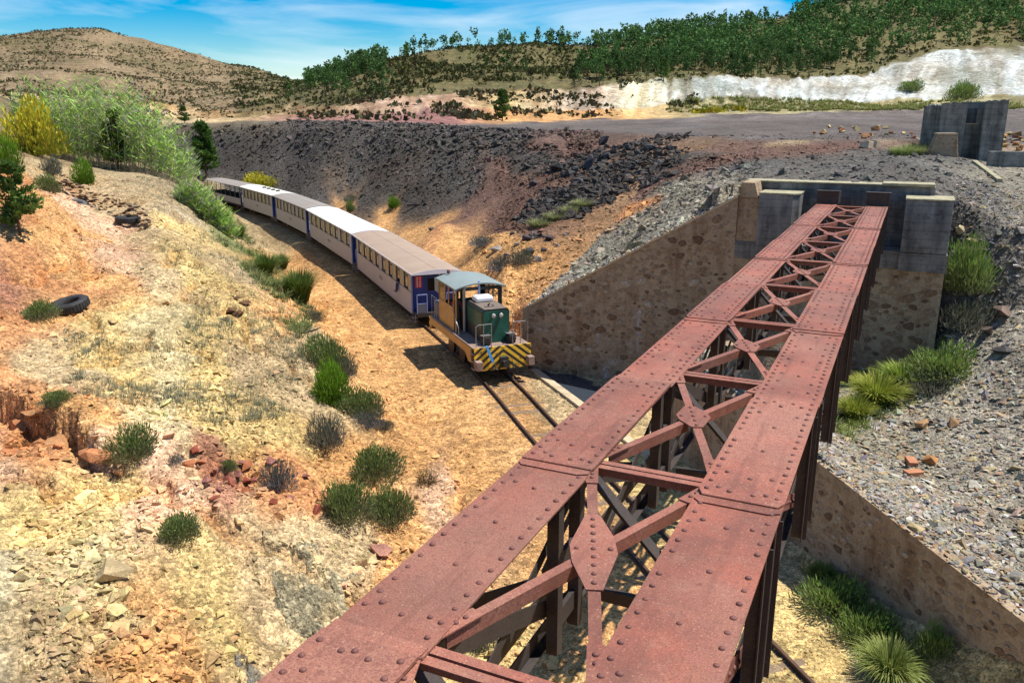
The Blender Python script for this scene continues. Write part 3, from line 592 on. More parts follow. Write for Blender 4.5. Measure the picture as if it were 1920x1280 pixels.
def ground(x, y, full=False, detail=True):
    x = np.atleast_1d(np.asarray(x, float)); y = np.atleast_1d(np.asarray(y, float))
    s, n_ = sn(x, y); az = np.arctan2(x, y); r = np.hypot(x, y)
    wx = x + fbm(x, y, 2.2 + r * 0.03) * (1.2 + r * 0.035); wy = y + fbm(y + 31, x, 2.2 + r * 0.03) * (1.2 + r * 0.035)
    zf, cf, Rk = far_eval(az, r)
    near = r < Rk[:, 0] * 1.13
    lw = (x - LW_P[0]) * LW_M[0] + (y - LW_P[1]) * LW_M[1]
    inab = (n_ > N_AB0) & (n_ < N_AB1)
    behind = s > np.where(inab, 31.75, S_W + 0.35)
    nA = near & ((s < S_W + 0.5) | (n_ < N_WING + 0.2)); nB = near & (s > S_W - 0.3) & (n_ > N_WING - 1.7); nC = near & (n_ > N_AB0 - 0.4) & (lw > 0.05)
    def part(fn, m, k=0):
        o_ = np.zeros((len(x), k)) if k else np.zeros(len(x))
        if m.any(): o_[m] = fn(m)
        return o_
    zA = part(lambda m: tA(x[m], y[m]), nA); zB = part(lambda m: tB(x[m], y[m]), nB); zC = part(lambda m: tC(x[m], y[m]), nC)
    wB = smooth(N_WING - 1.6, N_WING + 0.1, n_) * smooth(S_W - 0.2, S_W + 0.4, s); wB = np.where(n_ > N_WING + 0.1, behind.astype(float), wB)
    isC = (~behind) & (lw > 0.13) & (n_ > N_AB0 - 0.3)
    z = zA * (1 - wB) + zB * wB
    lat = n_ - N_AB1
    wR = smooth(0.0, 7.0, lat)
    zr = np.minimum(zB * (1 - wR) + zC * wR, zC + 1.15 * np.maximum(s - S_W - 0.35, 0) + 0.0)
    z = np.where(behind & (lat > 0), zr, z)
    z = np.where(isC, zC, z)
    # formation of the railway
    tl = track_lat(x, y)
    bed = (~isC) & (~(behind & (n_ > N_WING)))
    wt = (1 - smooth(2.0, 3.6, np.abs(tl))) * bed * (r < 150)
    z = z * (1 - wt) + Z_BED * wt
    # far country
    wf = smooth(0.93, 1.12, r / Rk[:, 0])
    z = z * (1 - wf) + zf * wf
    # relief of its own
    if detail:
        slag = np.clip(1 - np.abs(r / Rk[:, 0] - 0.86) / 0.2, 0, 1) * smooth(0.36, 0.20, az) * smooth(-0.45, -0.36, az)
        rough = 0.10 + 0.25 * slag
        amp = rough * (1 - wt) * smooth(6, 14, r) + 0.012
        plateau = wf * (1 - smooth(Rk[:, 1] * 0.95, Rk[:, 1] * 1.05, r)) * smooth(0.0, 0.1, az + 0.2)
        amp = amp * (1 - 0.75 * plateau)
        z = z + amp * fbm(x, y, 1.7, 4, 0.55) * 1.3
        far = smooth(150, 300, r)
        z = z + far * (fbm(x, y, 70, 5, 0.5) * 7.0 * smooth(230, 420, r) + fbm(x, y, 14, 4, 0.55) * 1.6)
        # erosion gullies on the cut faces
        cut = smooth(Rk[:, 1], Rk[:, 2], r) * (1 - smooth(Rk[:, 3], Rk[:, 3] * 1.1, r))
        z = z + cut * np.abs(fbm(az * 900 + fbm(x, y, 25, 3) * 9, r * 0.05, 6.0, 3)) * -3.4 * smooth(-0.2, -0.1, az) * (0.4 + fbm(x, y, 40, 3))
        # bank on the left: ledges and rills
        bank = (r < 75) * smooth(-2.5, -6, tl) * (1 - wB)
        rid = np.abs(fbm(x + 3, y * .8, 5.0, 4, 0.55)); gul = 1 - smooth(0.0, 0.10, rid)
        z = z + bank * (np.floor(fbm(x, y, 5.5, 4) * 8) / 8 * 0.42 + fbm(x, y, 0.8, 4, 0.65) * 0.20 - 0.30 * gul)
    # undercut ledge of orange bedrock at the left
    e0 = np.array(at_y(10, 800, 16.7 * K)[:2]); e1 = np.array(at_y(262, 892, 15.0 * K)[:2]); ed = e1 - e0; el = np.hypot(*ed); ed = ed / el; en = np.array([-ed[1], ed[0]])
    tt_ = ((x - e0[0]) * ed[0] + (y - e0[1]) * ed[1]) / el; dd_ = (x - e0[0]) * en[0] + (y - e0[1]) * en[1] + fbm(x, y, 1.1, 4) * 0.7
    z = z + (0.62 * smooth(0.0, 0.13, dd_) * (1 - smooth(0.5, 3.2, dd_)) - 0.28 * np.exp(-((dd_ + .12) / .25) ** 2)) * smooth(-.55, -.05, tt_) * (1 - smooth(.8, 1.08, tt_)) * (r < 40)
    if not full: return z
    stk_ = fbm(az * 700 + fbm(x, y, 30, 3) * 14, r * .06, 5.0, 4, .6); cutc = (smooth(Rk[:, 1], Rk[:, 2], r) * (1 - smooth(Rk[:, 3] * .97, Rk[:, 3] * 1.03, r)))[:, None]
    cA = part(lambda m: idw(PA, CA, wx[m], wy[m]), nA, 3); cB = part(lambda m: idw(PB, CB, wx[m], wy[m]), nB, 3); cC = part(lambda m: idw(PC, CC, wx[m], wy[m]), nC, 3)
    col = cA * (1 - wB[:, None]) + cB * wB[:, None]
    wr = (wR * (behind & (lat > 0)))[:, None]; col = col * (1 - wr) + cC * wr
    col = np.where(isC[:, None], cC, col)
    cf = cf * (1 + cutc * stk_[:, None] * np.array([.55, .68, .80])) * (1 + cutc * .5 * fbm(x, y, 22, 4)[:, None] * np.array([.5, .8, 1.1]))
    col = col * (1 - wf[:, None]) + cf * wf[:, None]
    # soil variation: paler and redder drifts
    v1 = fbm(x + 5, y, 3.0 + r * 0.02, 4, 0.6); v2 = fbm(x, y + 77, 1.1 + r * 0.02, 4, 0.6)
    tint = np.stack([1 + 0.22 * v1, 1 + 0.26 * v1, 1 + 0.32 * v1], -1) * (1 + 0.28 * v2)[:, None]
    col = col * tint
    bank_c = ((r < 75) * smooth(-2.5, -5, tl) * (1 - wB))[:, None]; rid = np.abs(fbm(x + 3, y * .8, 5.0, 4, 0.55)); gul = (1 - smooth(0.0, 0.10, rid))[:, None]
    col = col * (1 - bank_c * gul * np.array([0.10, 0.22, 0.34]))
    # the roadbed: tawny ballast, darker oil-stained strip between the rails
    strip = np.exp(-(tl / 0.75) ** 2) * bed * (r < 150)
    col = col * (1 - 0.28 * strip[:, None])
    return z, np.clip(col, 0.01, 0.9), dict(tl=tl, r=r, az=az, Rk=Rk, isC=isC, behind=behind, wf=wf)

NA = 700; az_g = np.linspace(R(-46), R(46), NA)
r_g = np.concatenate([np.exp(np.linspace(math.log(5.0), math.log(70.0), 440, endpoint=False)), np.exp(np.linspace(math.log(70.0), math.log(1500.0), 220))]); NR = len(r_g)
AZ, RR = np.meshgrid(az_g, r_g); gx = (RR * np.sin(AZ)).ravel(); gy = (RR * np.cos(AZ)).ravel()
gz, gc, gi = ground(gx, gy, True)
# scrub and dry grass tint on the far hills
hillm = smooth(250, 330, gi['r']); sc1 = fbm(gx, gy, 26, 5, 0.62)
hm = (hillm * smooth(0.02, 0.22, sc1))[:, None]
gc = gc * (1 - hm * 0.45) + np.array(alb((96, 98, 58))) * hm * 0.45
gv = np.stack([gx, gy, gz], -1); idx = np.arange(NA * NR).reshape(NR, NA)
quads = np.stack([idx[:-1, :-1], idx[:-1, 1:], idx[1:, 1:], idx[1:, :-1]], -1)
kring = int(np.searchsorted(r_g, 165.0))
def sub(q, name, mat):
    q = q.reshape(-1, 4); u_, inv = np.unique(q.ravel(), return_inverse=True)
    me = mesh_np(name, gv[u_], inv.reshape(-1, 4), mat, gc[u_], smooth=True); o = add(name, me); tag(o, kind='structure'); return o
sub(quads[:kring], 'ground', 'soil'); sub(quads[kring:], 'hills', 'far_soil')
# country behind and beside the photographer, and out to the horizon
th_ = np.linspace(0, 2 * math.pi, 97)[:-1]; rings = [0.0, 5.2, 40, 300, 1500, 5000]; vv = [(0, 0, -10.75)]; ff = []
for k, rr_ in enumerate(rings[1:]):
    for t in th_: vv.append((rr_ * math.sin(t), rr_ * math.cos(t), -10.75 - (0 if rr_ < 30 else 4.5 + rr_ * 0.004)))
for k in range(96): ff.append((0, 1 + k, 1 + (k + 1) % 96, 0))
q_ = [(1 + (k - 1) * 96 + j, 1 + k * 96 + j, 1 + k * 96 + (j + 1) % 96, 1 + (k - 1) * 96 + (j + 1) % 96) for k in range(1, len(rings) - 1) for j in range(96)]
me = mesh_np('plain', vv, [np.array([(a, b, c) for a, b, c, _ in ff]), np.array(q_)], 'soil', np.tile(np.array(alb(ora)), (len(vv), 1)))
tag(add('plain', me), kind='structure')

def hit(u, v, rmin=6.0, rmax=1200.0):
    """where the sight line through a pixel of the photo meets the ground"""
    r = ray(u, v); h = math.hypot(r[0], r[1]); d = np.exp(np.linspace(math.log(rmin), math.log(rmax), 500)); t = d / h
    zz = ground(r[0] * t, r[1] * t); below = np.nonzero(r[2] * t < zz)[0]
    k = below[0] if len(below) else len(d) - 1
    k0 = max(k - 1, 0); a0 = r[2] * t[k0] - zz[k0]; a1 = r[2] * t[k] - zz[k]; w = 0.5 if abs(a0 - a1) < 1e-9 else np.clip(a0 / (a0 - a1), 0, 1)
    tt = t[k0] + (t[k] - t[k0]) * w
    return Vector((r[0] * tt, r[1] * tt, float(ground(r[0] * tt, r[1] * tt)[0])))

# ================================================================ RETAINING WALLS AND ABUTMENT
def rubble_meshes(k, mat='masonry_stone'):
    out = []
    for i in range(k):
        n_ = random.randint(7, 9); a0 = random.random() * 6; pts = []
        for j in range(n_):
            a = a0 + 2 * math.pi * j / n_; rr_ = 1.0 + random.uniform(-0.28, 0.22); pts.append((rr_ * math.cos(a), 0.62 * rr_ * math.sin(a)))
        v = [(x, 0.0, z) for x, z in pts] + [(x * 0.86, -1.0, z * 0.86) for x, z in pts] + [(random.uniform(-.1, .1), -1.25, random.uniform(-.1, .1))]
        f3 = [(n_ + j, n_ + (j + 1) % n_, 2 * n_) for j in range(n_)]; f4 = [(j, (j + 1) % n_, n_ + (j + 1) % n_, n_ + j) for j in range(n_)]
        out.append(mesh_np('stone', v, [np.array(f4), np.array(f3)], mat))
    return out
def stone_face_mat():
    m, nt, b = new_mat('rubble_face'); oi = nd(nt, 'ShaderNodeObjectInfo'); c = nd(nt, 'ShaderNodeTexCoord')
    r_ = nd(nt, 'ShaderNodeValToRGB'); e = r_.color_ramp.elements; e[0].color = (0.12, 0.072, 0.047, 1); e[1].color = (0.38, 0.32, 0.25, 1); q = e.new(0.35); q.color = (0.19, 0.12, 0.076, 1); q = e.new(0.75); q.color = (0.28, 0.20, 0.135, 1)
    nt.links.new(oi.outputs['Random'], r_.inputs['Fac']); n_ = nd(nt, 'ShaderNodeTexNoise'); n_.inputs['Scale'].default_value = 3.0; n_.inputs['Detail'].default_value = 6; nt.links.new(c.outputs['Object'], n_.inputs['Vector'])
    mr = nd(nt, 'ShaderNodeMapRange'); mr.inputs['From Min'].default_value = .3; mr.inputs['From Max'].default_value = .7; mr.inputs['To Min'].default_value = .6; mr.inputs['To Max'].default_value = 1.4; nt.links.new(n_.outputs['Fac'], mr.inputs['Value'])
    mu = nd(nt, 'ShaderNodeVectorMath', operation='SCALE'); nt.links.new(r_.outputs['Color'], mu.inputs[0]); nt.links.new(mr.outputs[0], mu.inputs['Scale']); nt.links.new(mu.outputs[0], b.inputs['Base Color'])
    b.inputs['Roughness'].default_value = .95; b.inputs['Specular IOR Level'].default_value = .1
stone_face_mat()
STONES = rubble_meshes(10, 'rubble_face')
def lay_stones(parent, count, place, smin, smax, mind, proud=0.022, taken=None, rz=0.0):
    """rubble showing in the mortar: place() -> (local position, accepted)"""
    pts = [] if taken is None else taken; tries = 0; made = 0
    while made < count and tries < count * 40:
        tries += 1; p_, ok = place()
        if not ok: continue
        sz = smin + (smax - smin) * random.random() ** 2.2
        if any((p_ - q).length < (sz + t) * mind for q, t in pts): continue
        pts.append((p_, sz)); made += 1
        o = add('stone', random.choice(STONES), parent, p_); o.rotation_euler = (0, random.uniform(-0.4, 0.4), rz)
        o.scale = (sz, proud * random.uniform(0.6, 1.5), sz)
def axes(name, n0, s0, z0, **k):
    x, y = xy(s0, n0); return empty(name, (x, y, z0), -TH, **k)
# --- tall wing wall falling away to the left of the abutment
ww = axes('wing_wall', -9.7, 30.2, -10.5)
tag(ww, 'tall brown rubble masonry wing wall sloping down beside the locomotive', 'wall')
def ztop_w(n_): return -7.8 + (n_ + 13.9) / 8.4 * 4.95
b = MB(); prof = [(-13.9, -10.6), (-5.5, -10.6), (-5.5, ztop_w(-5.5)), (-13.9, ztop_w(-13.9))]
b.prism([(n_ + 9.7, 0.0, z + 10.5) for n_, z in prof], (0, 0.7, 0)); b.build('wall_body', 'masonry', ww)
b = MB(); b.prism([(n_ + 9.7, -0.035, z + 10.5) for n_, z in ((-13.93, ztop_w(-13.93) + 0.004), (-5.5, ztop_w(-5.5) + 0.004), (-5.5, ztop_w(-5.5) + 0.09), (-13.93, ztop_w(-13.93) + 0.09))], (0, 0.76, 0)); b.build('coping', 'pale_concrete', ww)
def pw():
    n_ = random.uniform(-13.7, -5.7); z = random.uniform(-10.3, ztop_w(n_) - 0.3); return Vector((n_ + 9.7, 0.0, z + 10.5)), True
lay_stones(ww, 298, pw, 0.07, 0.26, 0.74)
for (n_, z, w_, h_) in ((-8.95, -7.3, 0.16, 1.7), (-10.6, -8.4, 0.12, 0.7), (-8.5, -9.2, 0.14, 0.8), (-10.2, -9.7, 0.25, 0.9)):
    b = MB(); pts = []
    for k in range(15): t = k / 14; pts.append((n_ + 9.7 - w_ * random.uniform(.25, .75) * (1.1 - .8 * t), -0.006, z + 10.5 - h_ * t))
    for k in range(15): t = 1 - k / 14; pts.append((n_ + 9.7 + w_ * random.uniform(.25, .75) * (1.1 - .8 * t), -0.006, z + 10.5 - h_ * t))
    b.prism(pts, (0, 0.02, 0)); b.build('lime_streak', 'white_deposit', ww)
# --- abutment of the bridge
ab = axes('bridge_abutment', -2.1, 30.2, -10.5)
tag(ab, 'concrete and rubble masonry abutment carrying the far end of the bridge', 'abutment')
def B(m, n0, n1, s0, s1, z0, z1, bev=0): m.box(n0 + 2.1, n1 + 2.1, s0 - 30.2, s1 - 30.2, z0 + 10.5, z1 + 10.5, bev); return m
B(MB(), -5.5, 1.30, 30.2, 32.0, -10.6, -5.003).build('masonry_face', 'masonry', ab)
B(MB(), -5.5, 1.32, 30.17, 32.0, -4.998, -4.40, 0.02).build('bearing_shelf', 'grey_concrete', ab)
B(MB(), -5.46, 0.75, 31.35, 32.1, -4.398, -2.36, 0.02).build('back_wall', 'grey_concrete', ab)
b = MB(); B(b, -5.46, -0.9, 31.31, 32.2, -2.358, -2.31, 0.012); B(b, -0.9, 0.72, 31.26, 32.15, -2.358, -2.26, 0.02); b.build('coping', 'lichen_concrete', ab)
b = MB(); b.prism([(n_ + 2.1, s_ - 30.2, -4.397 + 10.5) for n_, s_ in ((-4.75, 30.0), (-3.62, 30.0), (-3.42, 30.25), (-3.42, 31.34), (-4.75, 31.34))], (0, 0, 1.72)); b.build('left_pier', 'grey_concrete', ab)
b = MB(); b.prism([(n_ + 2.1, s_ - 30.2, -5.9 + 10.5) for n_, s_ in ((-4.72, 30.02), (-3.64, 30.02), (-3.45, 30.18), (-4.72, 30.18))], (0, 0, 1.5)); b.build('pier_base', 'grey_concrete', ab)
b = MB(); b.prism([(n_ + 2.1, s_ - 30.2, -2.674 + 10.5) for n_, s_ in ((-4.77, 29.98), (-3.60, 29.98), (-3.40, 30.24), (-3.40, 31.34), (-4.77, 31.34))], (0, 0, 0.045)); b.build('pier_cap', 'lichen_concrete', ab)
B(MB(), -0.10, 1.29, 30.05, 31.34, -4.397, -2.70, 0.02).build('right_pier', 'grey_concrete', ab)
b = MB(); B(b, -0.12, 1.32, 30.03, 31.5, -2.697, -2.64, 0.015); b.build('pier_cap', 'lichen_concrete', ab)
B(MB(), -0.11, 1.33, 30.06, 30.168, -5.02, -4.42).build('pier_base', 'grey_concrete', ab)
b = MB(); b.prism([(n_ + 2.1, s_, z + 10.5) for n_, s_, z in ((-5.48, -0.05, -2.84), (-4.80, -0.05, -2.84), (-4.95, -0.05, -2.32), (-5.40, -0.05, -2.32))], (0, 1.2, 0)); b.build('end_block', 'masonry', ab)
B(MB(), -5.49, -4.76, 30.24, 31.34, -4.396, -2.86).build('infill_wall', 'masonry', ab)
def pa():
    n_ = random.uniform(-5.3, 1.1); z = random.uniform(-8.9, -5.25); return Vector((n_ + 2.1, 0.0, z + 10.5)), True
lay_stones(ab, 190, pa, 0.09, 0.34, 0.74)
# --- low retaining wall along the track on the right
lwz0 = -10.5; lt = math.atan2(LW_T[1], LW_T[0]); mid = LW_P + LW_T * 1.0
lw_o = empty('retaining_wall', (mid[0], mid[1], lwz0), lt)
tag(lw_o, 'low brown masonry retaining wall holding back the scree right of the bridge', 'wall')
b = MB(); t0, t1 = LW_T0 - 1.0, LW_T1 - 1.0
b.prism([(t0, 0.0, -0.1), (t1, 0.0, -0.1), (t1, 0.0, lw_top(t1 + 1.0) - lwz0), (t0, 0.0, lw_top(t0 + 1.0) - lwz0)], (0, 0.24, 0)); b.build('wall_body', 'masonry', lw_o)
b = MB(); b.prism([(t0 - 0.003, 0.30, -0.1), (t0 - 0.003, 5.6, -0.1), (t0 - 0.003, 5.6, lw_top(t0) - lwz0), (t0 - 0.003, 0.30, lw_top(t0 + 1) - lwz0)], (0.5, 0, 0)); b.build('return_wall', 'masonry', lw_o)
def pl():
    t = random.uniform(-1.5, t1 - 1.0); z = random.uniform(0.15, lw_top(t + 1) - lwz0 - 0.15); return Vector((t, 0.0, z)), True
lay_stones(lw_o, 270, pl, 0.05, 0.20, 0.76)

# ================================================================ RAILWAY TRACK
trk = empty('railway_track', (*track_at(s_of_y(26.45 * K))[0], Z_BED)); tag(trk, 'narrow gauge railway track of two rusty rails running under the bridge', 'track')
org_ = Vector(trk.location); GA = 0.60
for sg in (-1, 1):
    prof = [(-0.06, -0.13), (0.06, -0.13), (0.06, -0.115), (0.012, -0.10), (0.012, -0.04), (0.034, -0.03), (0.034, 0.0), (-0.034, 0.0), (-0.034, -0.03), (-0.012, -0.04), (-0.012, -0.10), (-0.06, -0.115)]
    ss = np.arange(0.5, CLs[-1] - 1, 0.6); V = []; 
    for s_ in ss:
        p_, d = track_at(s_); nn = np.array([d[1], -d[0]])
        for a, z in prof: V.append((p_[0] + nn[0] * (sg * GA + a) - org_.x, p_[1] + nn[1] * (sg * GA + a) - org_.y, Z_RAIL + z - org_.z))
    n_ = len(prof); Q = [(i * n_ + k, i * n_ + (k + 1) % n_, (i + 1) * n_ + (k + 1) % n_, (i + 1) * n_ + k) for i in range(len(ss) - 1) for k in range(n_)]
    add('rail', mesh_np('rail', V, np.array(Q), 'rail_steel'), trk)
slp = MB().box(-0.95, 0.95, -0.11, 0.11, -0.12, 0.0, 0.015).mesh('sleeper', 'sleeper_wood')
for s_ in np.arange(2.0, 46.0, 0.75):
    p_, d = track_at(s_); o = add('sleeper', slp, trk, (p_[0] - org_.x, p_[1] - org_.y, Z_BED - org_.z - random.uniform(-0.012, 0.02)), math.atan2(-d[0], d[1]) + random.uniform(-.02, .02))
# drain with a concrete kerb at the foot of the wing wall
kb = empty('drain_kerb', (0.74 * K, 27.43 * K, Z_BED)); tag(kb, 'pale concrete drain kerb beside the rails at the wing wall foot', 'kerb')
b = MB(); k0 = Vector((0, 0, 0)); k1 = Vector((2.9 * K, -7.7 * K, 0)); b.bar(k0 + Vector((0, 0, 0.03)), k1 + Vector((0, 0, 0.03)), 0.34, 0.16); b.build('kerb_stone', 'pale_concrete', kb)
w = [at_z(u, v, Z_BED + 0.035)[:2] for u, v in ((1008, 692), (1096, 757), (1150, 770), (1150, 728), (1040, 692))]
wtr = mesh_np('drain_water', [(x, y, Z_BED + 0.05) for x, y in w], np.array([(0, 1, 2), (0, 2, 3), (0, 3, 4)]), 'puddle_water'); tag(add('drain_water', wtr), kind='structure')

# ================================================================ TRUSS BRIDGE
H = 2.94
br = axes('truss_bridge', -1.72, 15.0, -H)
tag(br, 'rust red riveted steel truss bridge with two plated chords crossing above the railway', 'bridge')
def L(n_, s_, z): return (n_ + 1.72, s_ - 15.0, z + H)
CH = {'L': (-2.837, -2.184), 'R': (-1.279, -0.612)}
JT = [-2.6, 0.35] + [2.94 * q for q in (1.127, 2.11, 2.955, 4.08, 5.04, 6.09, 7.02, 8.15, 9.12)] + [30.05]
PN = [JT[0], JT[1]] + [2.94 * (0.18 + k) for k in range(1, 10)] + [29.9]      # panel points
def rivet_mesh(name, r_, h_):
    n_ = 10; v = []; f4 = []; f3 = []
    for k, (q, z) in enumerate(((1.0, 0.0), (0.92, 0.45), (0.6, 0.85))):
        for j in range(n_): a = 2 * math.pi * j / n_; v.append((r_ * q * math.cos(a), r_ * q * math.sin(a), h_ * z))
    v.append((0, 0, h_))
    for k in range(2):
        for j in range(n_): f4.append((k * n_ + j, k * n_ + (j + 1) % n_, (k + 1) * n_ + (j + 1) % n_, (k + 1) * n_ + j))
    for j in range(n_): f3.append((2 * n_ + j, 2 * n_ + (j + 1) % n_, 3 * n_))
    return v, f4, f3
RV, RF4, RF3 = rivet_mesh('rivet', 0.0225, 0.017)
RIVET = mesh_np('rivet', RV, [np.array(RF4), np.array(RF3)], 'rust_rivet', smooth=True)
far_riv = []
for side, (n0, n1) in CH.items():
    for k in range(len(JT) - 1):
        a, c = JT[k], JT[k + 1]
        if side == 'R' and k >= 2: a += random.uniform(-0.06, 0.02); 
        thick = 0.024; up = 0.0 if k % 2 == 0 else 0.0275
        ch = random.choice((0.0, 0.05, 0.09)) if k > 1 else 0.0
        e = 0.006
        pts = [(n0 + ch, a - (0.055 if up else -0.012)), (n1 - ch * 0.8, a - (0.055 if up else -0.012)), (n1 + e, a + ch), (n1, c - ch * 0.5 + (0.055 if up else -0.012)), (n1 - ch * 0.6, c + (0.055 if up else -0.012)), (n0 + ch * 0.5, c + (0.055 if up else -0.012)), (n0 - e, c - 0.1), (n0, a + ch)]
        b = MB(); b.prism([L(n_, s_, -H - 0.024 + up) for n_, s_ in pts], (0, 0, thick))
        bmesh.ops.bevel(b.bm, geom=b.bm.edges[:], offset=0.004, segments=1, affect='EDGES')
        # plates are a little dished and uneven
        pl_ = b.build('cover_plate', 'rust_plate', br)
        if up:
            b = MB(); b.prism([L(n_, s_, -H - 0.0255) for n_, s_ in ((n0 + 0.01, a + 0.02), (n1 - 0.01, a + 0.02), (n1 - 0.01, c - 0.02), (n0 + 0.01, c - 0.02))], (0, 0, 0.0275)); b.build('packing_plate', 'rust_plate', pl_)
        if up:      # splice strips showing beyond the lap at both ends
            for ea, eb in ((a - 0.17, a - 0.056), (c + 0.056, c + 0.17)):
                q = 0.05 if ea < a else 0.0
                b = MB(); b.prism([L(n_, s_, -H + 0.0025) for n_, s_ in ((n0 + q, ea), (n1 - 0.09 if ea < a else n1 - .01, ea), (n1 - 0.004, ea + 0.05), (n1 - 0.004, eb - .001), (n0 + 0.004, eb - .001), (n0 + 0.004, ea + 0.05))], (0, 0, 0.010)); b.build('splice_strip', 'rust_plate', pl_)
        rv = []
        len_ = c - a; zt = -H + up
        near_pl = k < 5
        sp_ = 0.155 if near_pl else 0.15
        m = int((len_ - 0.12) / sp_)
        for j in range(m + 1):
            s_ = a + 0.06 + j * (len_ - 0.12) / m; t = j / m
            rv.append((n0 + 0.062, s_)); rv.append((n1 - 0.062, s_ + 0.03))
            if (t < 0.22 or t > 0.78 or k >= 4) and j % 2 == 0: rv.append((n0 + 0.15, s_ + 0.06)); rv.append((n1 - 0.15, s_ + 0.05))
            if j % 4 == 2: rv.append(((n0 + n1) / 2 + random.uniform(-.02, .02), s_))
        for q in (0.36, 0.64): rv.append((n0 + (n1 - n0) * q, a + 0.07)); rv.append((n0 + (n1 - n0) * q, c - 0.09))
        for n_, s_ in rv:
            if s_ > c - 0.03 or s_ < a + 0.03 or (not up and (s_ > c - 0.19 or s_ < a + 0.19)): continue
            if random.random() < 0.03: continue
            if 2 <= k <= 4 and s_ > 3.0:
                o = add('rivet', RIVET, pl_, L(n_ + random.uniform(-.004, .004), s_, zt - 0.001)); q = random.uniform(0.85, 1.12); o.scale = (q, q, random.uniform(0.7, 1.15))
            else: far_riv.append(L(n_, s_, zt - 0.001))
def join_rivets(lst, name, parent, nrm=None):
    base = np.array(RV); V = []; F4 = []; F3 = []
    for i, p_ in enumerate(lst):
        v = base.copy()
        if nrm is not None:      # rivet head looking along nrm (local x)
            v = np.stack([v[:, 2] * nrm, v[:, 1], v[:, 0]], -1)
        V.append(v + np.array(p_)); F4.append(np.array(RF4) + i * len(base)); F3.append(np.array(RF3) + i * len(base))
    o = add(name, mesh_np(name, np.concatenate(V), [np.concatenate(F4), np.concatenate(F3)], 'rust_rivet', smooth=True), parent); tag(o, kind='stuff'); return o
join_rivets(far_riv, 'rivets', br)
# chord webs, bottom chords
for side, (n0, n1) in CH.items():
    nc = (n0 + n1) / 2
    for sg in (-1, 1):
        q = L(nc + sg * 0.10, 0, 0)[0]
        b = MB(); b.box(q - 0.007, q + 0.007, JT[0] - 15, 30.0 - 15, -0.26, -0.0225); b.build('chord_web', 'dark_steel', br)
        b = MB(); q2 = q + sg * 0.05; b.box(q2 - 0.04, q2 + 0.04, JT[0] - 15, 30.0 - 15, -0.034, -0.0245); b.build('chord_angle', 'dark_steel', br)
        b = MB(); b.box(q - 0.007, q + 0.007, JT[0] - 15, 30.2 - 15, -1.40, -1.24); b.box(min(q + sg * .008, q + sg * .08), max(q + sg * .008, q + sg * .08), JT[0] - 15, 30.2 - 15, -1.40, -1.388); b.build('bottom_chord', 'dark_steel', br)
side_riv = []
for side, (n0, n1) in CH.items():
    nc = (n0 + n1) / 2; xe = n1 - 0.075 + 1.72
    for k, s_ in enumerate(PN):
        if s_ < 1: continue
        p_ = empty('post', (xe, s_ - 15 - 0.62, -1.39), 0, br)
        for sg in (-1, 1):
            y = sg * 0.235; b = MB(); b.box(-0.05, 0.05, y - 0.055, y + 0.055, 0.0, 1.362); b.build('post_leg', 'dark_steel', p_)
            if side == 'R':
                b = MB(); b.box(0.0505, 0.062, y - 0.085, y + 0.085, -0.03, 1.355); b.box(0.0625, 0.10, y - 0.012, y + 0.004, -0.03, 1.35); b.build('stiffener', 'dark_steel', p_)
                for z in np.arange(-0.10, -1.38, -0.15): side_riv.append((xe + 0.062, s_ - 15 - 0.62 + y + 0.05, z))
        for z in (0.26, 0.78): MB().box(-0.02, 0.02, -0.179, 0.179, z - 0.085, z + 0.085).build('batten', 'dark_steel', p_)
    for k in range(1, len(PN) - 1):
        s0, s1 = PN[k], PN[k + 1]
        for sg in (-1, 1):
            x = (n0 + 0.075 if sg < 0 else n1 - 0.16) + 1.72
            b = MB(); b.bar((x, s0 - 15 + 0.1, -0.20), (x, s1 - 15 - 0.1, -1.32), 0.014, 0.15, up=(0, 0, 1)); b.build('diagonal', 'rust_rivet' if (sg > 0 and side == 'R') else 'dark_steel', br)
            b = MB(); b.bar((x - 0.016, s1 - 15 - 0.1, -0.20), (x - 0.016, s0 - 15 + 0.1, -1.32), 0.012, 0.10, up=(0, 0, 1)); b.build('diagonal', 'dark_steel', br)
            if sg > 0 and side == 'R':
                for t in np.linspace(0.06, 0.94, 13): side_riv.append((x + 0.007, (s0 + 0.1) * (1 - t) + (s1 - 0.1) * t - 15, -0.20 * (1 - t) - 1.32 * t))
join_rivets(side_riv, 'side_rivets', br, nrm=1.0)
